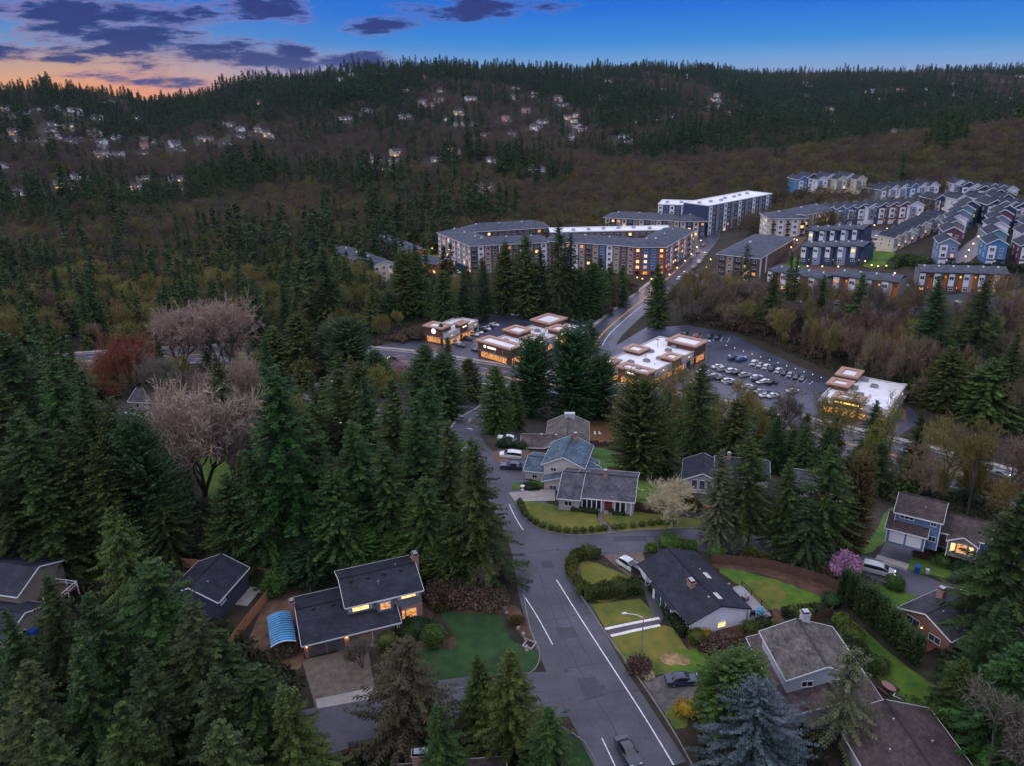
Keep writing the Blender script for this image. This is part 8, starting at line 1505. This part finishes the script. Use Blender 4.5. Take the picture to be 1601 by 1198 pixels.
w_ = 'of the ravine behind the car park'; zone([(1050, 505), (1075, 470), (1180, 480), (1440, 488), (1640, 485), (1640, 700), (1430, 632), (1290, 578), (1130, 515)], 230, [MX(6, 'bare', None, w_, (13, 23), (4, 6.5)), MX(2, 'bare', TWIG['grey'], w_, (13, 22), (4, 6.5)), MX(3.5, 'bare', TWIG['olive'], w_, (12, 21), (4, 6.5)), MX(.4, 'fir', None, w_)], dmin=4.6)
w_ = 'between the left street and the arterial'; zone([(-80, 575), (120, 570), (480, 562), (600, 575), (640, 600), (600, 640), (480, 600), (300, 590), (130, 640), (-80, 700)], 74, [MX(1.6, 'fir', None, w_, (12, 20)), MX(1, 'cedar', FOL['olive'], w_, (8, 14)), MX(3, 'round', TWIG['olive'], w_, (8, 13)), MX(1.5, 'bare', TWIG['olive'], w_, (8, 14))], dmin=6)
w_ = 'between the hidden roofs and the arterial'; zone([(960, 640), (1080, 660), (1280, 705), (1430, 745), (1640, 810), (1640, 850), (1560, 830), (1380, 780), (1240, 740), (1080, 715), (985, 690)], 78, [MX(1.6, 'fir', None, w_, (12, 18)), MX(2, 'cedar', None, w_, (9, 15)), MX(6, 'bare', TWIG['olive'], w_, (9, 16))], dmin=4.5)
w_ = 'under the spreading bare tree'; zone([(360, 600), (520, 640), (700, 690), (740, 740), (700, 860), (420, 870), (330, 860), (360, 730)], 22, [MX(3, 'fir', None, w_, (14, 24)), MX(2, 'cedar', None, w_, (9, 14))], dmin=5)
w_ = 'deep in the dark left edge'; zone([(-120, 640), (130, 650), (200, 830), (150, 850), (-120, 850)], 26, [MX(3, 'fir', None, w_, (20, 28))], dmin=5)
# firs standing on the right-hand ridge
for x, y, h_ in ((1288, 232, 30), (1296, 240, 24), (1405, 300, 26), (1452, 236, 26), (1462, 232, 30), (1470, 238, 32), (1480, 230, 30), (1490, 236, 26), (1498, 228, 30), (1506, 236, 24), (1476, 246, 24), (1460, 246, 22), (1442, 244, 20), (1550, 190, 24), (1558, 196, 20), (1596, 200, 30), (1606, 208, 30), (1345, 238, 22), (1350, 232, 26), (1210, 262, 22), (1222, 258, 20), (1300, 225, 22)):
    g = P(x, y); mid_tree('fir', 'fir_tree', g[0], g[1], h_, h_ * .2, 'dark fir standing out of the brown wood on the right-hand ridge', 'ridge firs')
# dark undergrowth added to deepen the shade below the near woods, one mass
ugv, ugf, ugt = [], [], []; o_ = 0; rngU = np.random.default_rng(8)
for pgp, n in (([(-150, 660), (140, 655), (215, 840), (150, 870), (-150, 870)], 9000), ([(200, 700), (296, 700), (304, 788), (400, 800), (420, 850), (330, 880), (210, 870)], 5500), ([(380, 640), (560, 660), (700, 720), (735, 800), (770, 900), (560, 880), (420, 885), (380, 760)], 12000), ([(60, 900), (330, 960), (470, 1060), (480, 1150), (300, 1260), (-120, 1300), (-120, 1000)], 14000), ([(1480, 985), (1660, 960), (1700, 1250), (1500, 1240), (1450, 1120)], 7000), ([(1180, 1100), (1250, 1130), (1300, 1220), (1090, 1230), (1100, 1130)], 3500), ([(985, 690), (1240, 745), (1380, 785), (1640, 850), (1640, 815), (1280, 712), (970, 648)], 12000), ([(1150, 775), (1330, 812), (1345, 850), (1290, 858), (1140, 830)], 6000), ([(540, 1120), (700, 1130), (860, 1170), (830, 1230), (540, 1230)], 5000), ([(1050, 510), (1150, 490), (1440, 500), (1640, 520), (1640, 700), (1430, 630), (1290, 577), (1130, 515)], 16000), ([(575, 545), (690, 502), (930, 486), (930, 460), (640, 470), (560, 530)], 8000)):
    pg = np.array([P(*p)[:2] for p in pgp]); lo, hi_ = pg.min(0), pg.max(0); X = rngU.uniform(lo[0], hi_[0], n * 3); Y = rngU.uniform(lo[1], hi_[1], n * 3); c_ = np.zeros(n * 3, bool)
    for i in range(len(pg)):
        (xa, ya), (xb, yb) = pg[i], pg[i - 1]; c_ ^= ((ya > Y) != (yb > Y)) & (X < (xb - xa) * (Y - ya) / (yb - ya + 1e-9) + xa)
    for ln, w2 in FORBID:
        d2 = np.full(len(X), 1e9)
        for p in ln: d2 = np.minimum(d2, (X - p[0]) ** 2 + (Y - p[1]) ** 2)
        c_ &= d2 > (w2 - 1.2) ** 2
    for pg2 in FORBP[:2]:
        k_ = np.zeros(n * 3, bool)
        for i in range(len(pg2)):
            (xa, ya), (xb, yb) = pg2[i], pg2[i - 1]; k_ ^= ((ya > Y) != (yb > Y)) & (X < (xb - xa) * (Y - ya) / (yb - ya + 1e-9) + xa)
        c_ &= ~k_
    X, Y = X[c_][:n], Y[c_][:n]; m_ = len(X); lump = .5 + .5 * np.sin(X * 1.1 + 2 * np.sin(Y * .7)) * np.cos(Y * .9)
    b_ = np.column_stack([X, Y, T(X, Y) + rngU.uniform(0, 1, m_) * (.2 + 1.0 * lump)]); v, f = kites(b_, unit(np.column_stack([rngU.normal(0, 1, (m_, 2)), rngU.uniform(.1, 1.2, m_)])), rngU.uniform(.5, 1.2, m_), rngU.uniform(.25, .6, m_), rngU.uniform(0, 3, m_), rngU)
    ugv.append(v); ugf.append(f + o_); o_ += len(v); ugt.append(np.clip(lump * .6 + rngU.uniform(0, .4, m_), 0, 1))
uo = struct(mkobj('undergrowth', npmesh('undergrowth', np.concatenate(ugv), np.concatenate(ugf), [foliage('undergrowth_leaves', (.010, .014, .005), (.045, .05, .016), 0)], tone=np.concatenate(ugt))), 'stuff'); uo['label'] = 'dark ferny undergrowth added to deepen the shade on the woodland floor'; uo['category'] = 'undergrowth'
# low brush on the brown banks
me_b = [treemesh('brush', [leafclump(600 + i, 420, 2.6, 2.6, 1.1, .9, 16, flat=True)], [FOL['brush']]) for i in range(3)]
for (pgp, n, lb) in (([(560, 545), (690, 505), (660, 530), (570, 542)], 30, 'dry reddish brush on the bank left of the corner shop'), ([(935, 500), (1010, 450), (960, 440), (900, 470)], 34, 'dry reddish brush on the bank beside the shop road'), ([(1060, 505), (1130, 480), (1330, 500), (1420, 600), (1290, 570), (1140, 515)], 90, 'dry reddish brush on the floor of the ravine'), ([(700, 645), (745, 632), (760, 625), (740, 615), (690, 650)], 10, 'reddish brush at the main road mouth'), ([(1170, 470), (1330, 482), (1330, 490), (1170, 484)], 30, 'brush along the street before the brown townhouses')):
    pg = np.array([P(*p)[:2] for p in pgp]); lo, hi_ = pg.min(0), pg.max(0); k = 0
    for _ in range(n * 14):
        x, y = rngT.uniform(lo[0], hi_[0]), rngT.uniform(lo[1], hi_[1])
        if k >= n or not inpoly((x, y), pg) or any(np.min((ln[:, 0] - x) ** 2 + (ln[:, 1] - y) ** 2) < (w2 - .5) ** 2 for ln, w2 in FORBID) or any(inpoly((x, y), f_) for f_ in FORBP): continue
        s = rngT.uniform(.6, 1.3); tag(mkobj('brush', me_b[k % 3], None, (x, y, Tz(x, y) - .1), rngT.uniform(0, 6), (s, s, s)), lb, 'shrub', lb.replace('dry reddish brush', 'brush')); k += 1
# ------------------------------------------------------------------ far woods: one mass, geometry nodes scatter tree meshes on points
lib = bpy.data.collections.new('tree_library')
for i, (k, me) in enumerate(LOW):
    o = bpy.data.objects.new('%02d_far_%s_tree' % (i, k), me); lib.objects.link(o)
rngF = np.random.default_rng(77); pts = []; sc_ = []; idx = []; HHa = np.array(HH)
def vnoise(x, y, s, seed):
    x = x / s + seed * 17.3; y = y / s + seed * 9.1; return .5 + .5 * np.sin(x * 1.3 + 1.7 * np.sin(y * .9 + seed)) * np.cos(y * 1.1 + 1.3 * np.sin(x * .8 - seed))
for (r0, r1, cell) in ((330, 620, 6.2), (620, 1000, 7.2), (1000, 1500, 8.5), (1500, 2100, 10.5), (2100, 3100, 14)):
    xs = np.arange(-r1 * .72, r1 * .78, cell); ys = np.arange(r0 * .72, r1, cell); X, Y = np.meshgrid(xs, ys); X = X.ravel() + rngF.uniform(-.5, .5, X.size) * cell; Y = Y.ravel() + rngF.uniform(-.5, .5, Y.size) * cell
    r = np.hypot(X, Y); az = X / np.maximum(Y, 1); ok = (r > r0) & (r <= r1) & (az > -.70) & (az < .74)
    X, Y, r = X[ok], Y[ok], r[ok]; Z = T(X, Y)
    keep = np.ones(len(X), bool)
    if r0 < 620:
        spots = np.array([q for v in SP.values() for q in v])
        for k in range(0, len(X), 4000):
            d2 = ((X[k:k + 4000, None] - spots[None, :, 0]) ** 2 + (Y[k:k + 4000, None] - spots[None, :, 1]) ** 2).min(1); keep[k:k + 4000] &= d2 > 20
        for ln, w2 in FORBID:
            d2 = np.full(len(X), 1e9)
            for p in ln[::2]: d2 = np.minimum(d2, (X - p[0]) ** 2 + (Y - p[1]) ** 2)
            keep &= d2 > (w2 + 2) ** 2
        for k in np.nonzero(keep)[0]:
            if Y[k] < 640 and any(inpoly((X[k], Y[k]), pg) for pg in FORBP): keep[k] = False
        keep &= ~((Y < 335) & (X > -75)) & ~((X > 118) & (X < 262) & (Y > 300) & (Y < 425)) & ~((X > -75) & (X < 125) & (Y < 415)) & ~((X > -30) & (X < 140) & (Y < 500))
    # clearings round the houses, longer on the side that faces the valley
    for h_ in HHa:
        dx, dy = X - h_[0], Y - h_[1]; n_ = math.hypot(h_[0], h_[1]); u = -(dx * h_[0] + dy * h_[1]) / n_; v = (dx * h_[1] - dy * h_[0]) / n_
        keep &= ~((np.abs(v) < 11) & (u > -12) & (u < 13 + n_ * .027))
    X, Y, Z, r = X[keep], Y[keep], Z[keep], r[keep]
    nmix = vnoise(X, Y, 70, 1) * .55 + vnoise(X, Y, 190, 4) * .45 + rngF.normal(0, .14, len(X)); a = X / Y
    bias = np.where((a > .08) & (r < 850), .42, 0) - np.where((a < -.1) & (r < 520), .18, 0) - np.where(r > 1050, .14, 0) - np.where((a > .05) & (a < .35) & (r > 900), .1, 0) + np.where((r > 520) & (r < 700) & (a < .1), .16, 0)
    con = nmix + 0 > .60 + bias
    s = np.where(con, rngF.uniform(.35, 1.0, len(X)) * (.6 + .9 * vnoise(X, Y, 40, 7)) + .12, rngF.uniform(.6, 1.1, len(X))); thin = rngF.uniform(0, 1, len(X)) < .93
    pts.append(np.column_stack([X, Y, Z])[thin]); sc_.append(s[thin]); idx.append(np.where(con, rngF.integers(0, 4, len(X)), np.where(rngF.uniform(0, 1, len(X)) < np.where(r < 800, .55, .12), rngF.integers(8, 10, len(X)), rngF.integers(4, 8, len(X))))[thin])
pts = np.concatenate(pts); sc_ = np.concatenate(sc_); idx = np.concatenate(idx); print('far trees', len(pts))
me = bpy.data.meshes.new('far_wood'); me.vertices.add(len(pts)); me.vertices.foreach_set('co', pts.astype(np.float32).ravel())
a = me.attributes.new('ts', 'FLOAT', 'POINT'); a.data.foreach_set('value', sc_.astype(np.float32)); a = me.attributes.new('ti', 'INT', 'POINT'); a.data.foreach_set('value', idx.astype(np.int32)); a = me.attributes.new('tr', 'FLOAT', 'POINT'); a.data.foreach_set('value', rngF.uniform(0, 6.28, len(pts)).astype(np.float32))
fo = struct(mkobj('forest', me), 'stuff'); fo['label'] = 'far mixed wood of firs and bare trees covering valley and hills'; fo['category'] = 'forest'
ng = bpy.data.node_groups.new('scatter_wood', 'GeometryNodeTree'); ng.interface.new_socket('Geometry', in_out='INPUT', socket_type='NodeSocketGeometry'); ng.interface.new_socket('Geometry', in_out='OUTPUT', socket_type='NodeSocketGeometry')
gi = ng.nodes.new('NodeGroupInput'); go = ng.nodes.new('NodeGroupOutput'); m2p = ng.nodes.new('GeometryNodeMeshToPoints'); iop = ng.nodes.new('GeometryNodeInstanceOnPoints'); ci = ng.nodes.new('GeometryNodeCollectionInfo'); ci.inputs['Collection'].default_value = lib; ci.inputs['Separate Children'].default_value = True; ci.inputs['Reset Children'].default_value = True
def na(nm, ty): n = ng.nodes.new('GeometryNodeInputNamedAttribute'); n.data_type = ty; n.inputs[0].default_value = nm; return n.outputs[0]
ng.links.new(gi.outputs[0], m2p.inputs[0]); ng.links.new(m2p.outputs[0], iop.inputs['Points']); ng.links.new(ci.outputs[0], iop.inputs['Instance']); iop.inputs['Pick Instance'].default_value = True; ng.links.new(na('ti', 'INT'), iop.inputs['Instance Index']); ng.links.new(na('ts', 'FLOAT'), iop.inputs['Scale'])
cx = ng.nodes.new('ShaderNodeCombineXYZ'); ng.links.new(na('tr', 'FLOAT'), cx.inputs[2]); ng.links.new(cx.outputs[0], iop.inputs['Rotation']); ng.links.new(iop.outputs[0], go.inputs[0])
fm = fo.modifiers.new('scatter', 'NODES'); fm.node_group = ng
# ------------------------------------------------------------------ air
hz = MB().box(-4600, 5000, -500, 7300, -330, 150).mesh('haze', [])
hm = bpy.data.materials.new('haze_air'); hm.use_nodes = True; hn = hm.node_tree.nodes; hn.remove(hn['Principled BSDF'])
pv = hn.new('ShaderNodeVolumePrincipled'); pv.inputs['Color'].default_value = (.6, .78, 1, 1); pv.inputs['Density'].default_value = .000018; pv.inputs['Anisotropy'].default_value = .2
hm.node_tree.links.new(pv.outputs[0], hn['Material Output'].inputs['Volume']); hz.materials.append(hm)
ho = struct(mkobj('haze', hz), 'stuff'); ho['label'] = 'thin evening haze filling the valley air'; ho['category'] = 'haze'
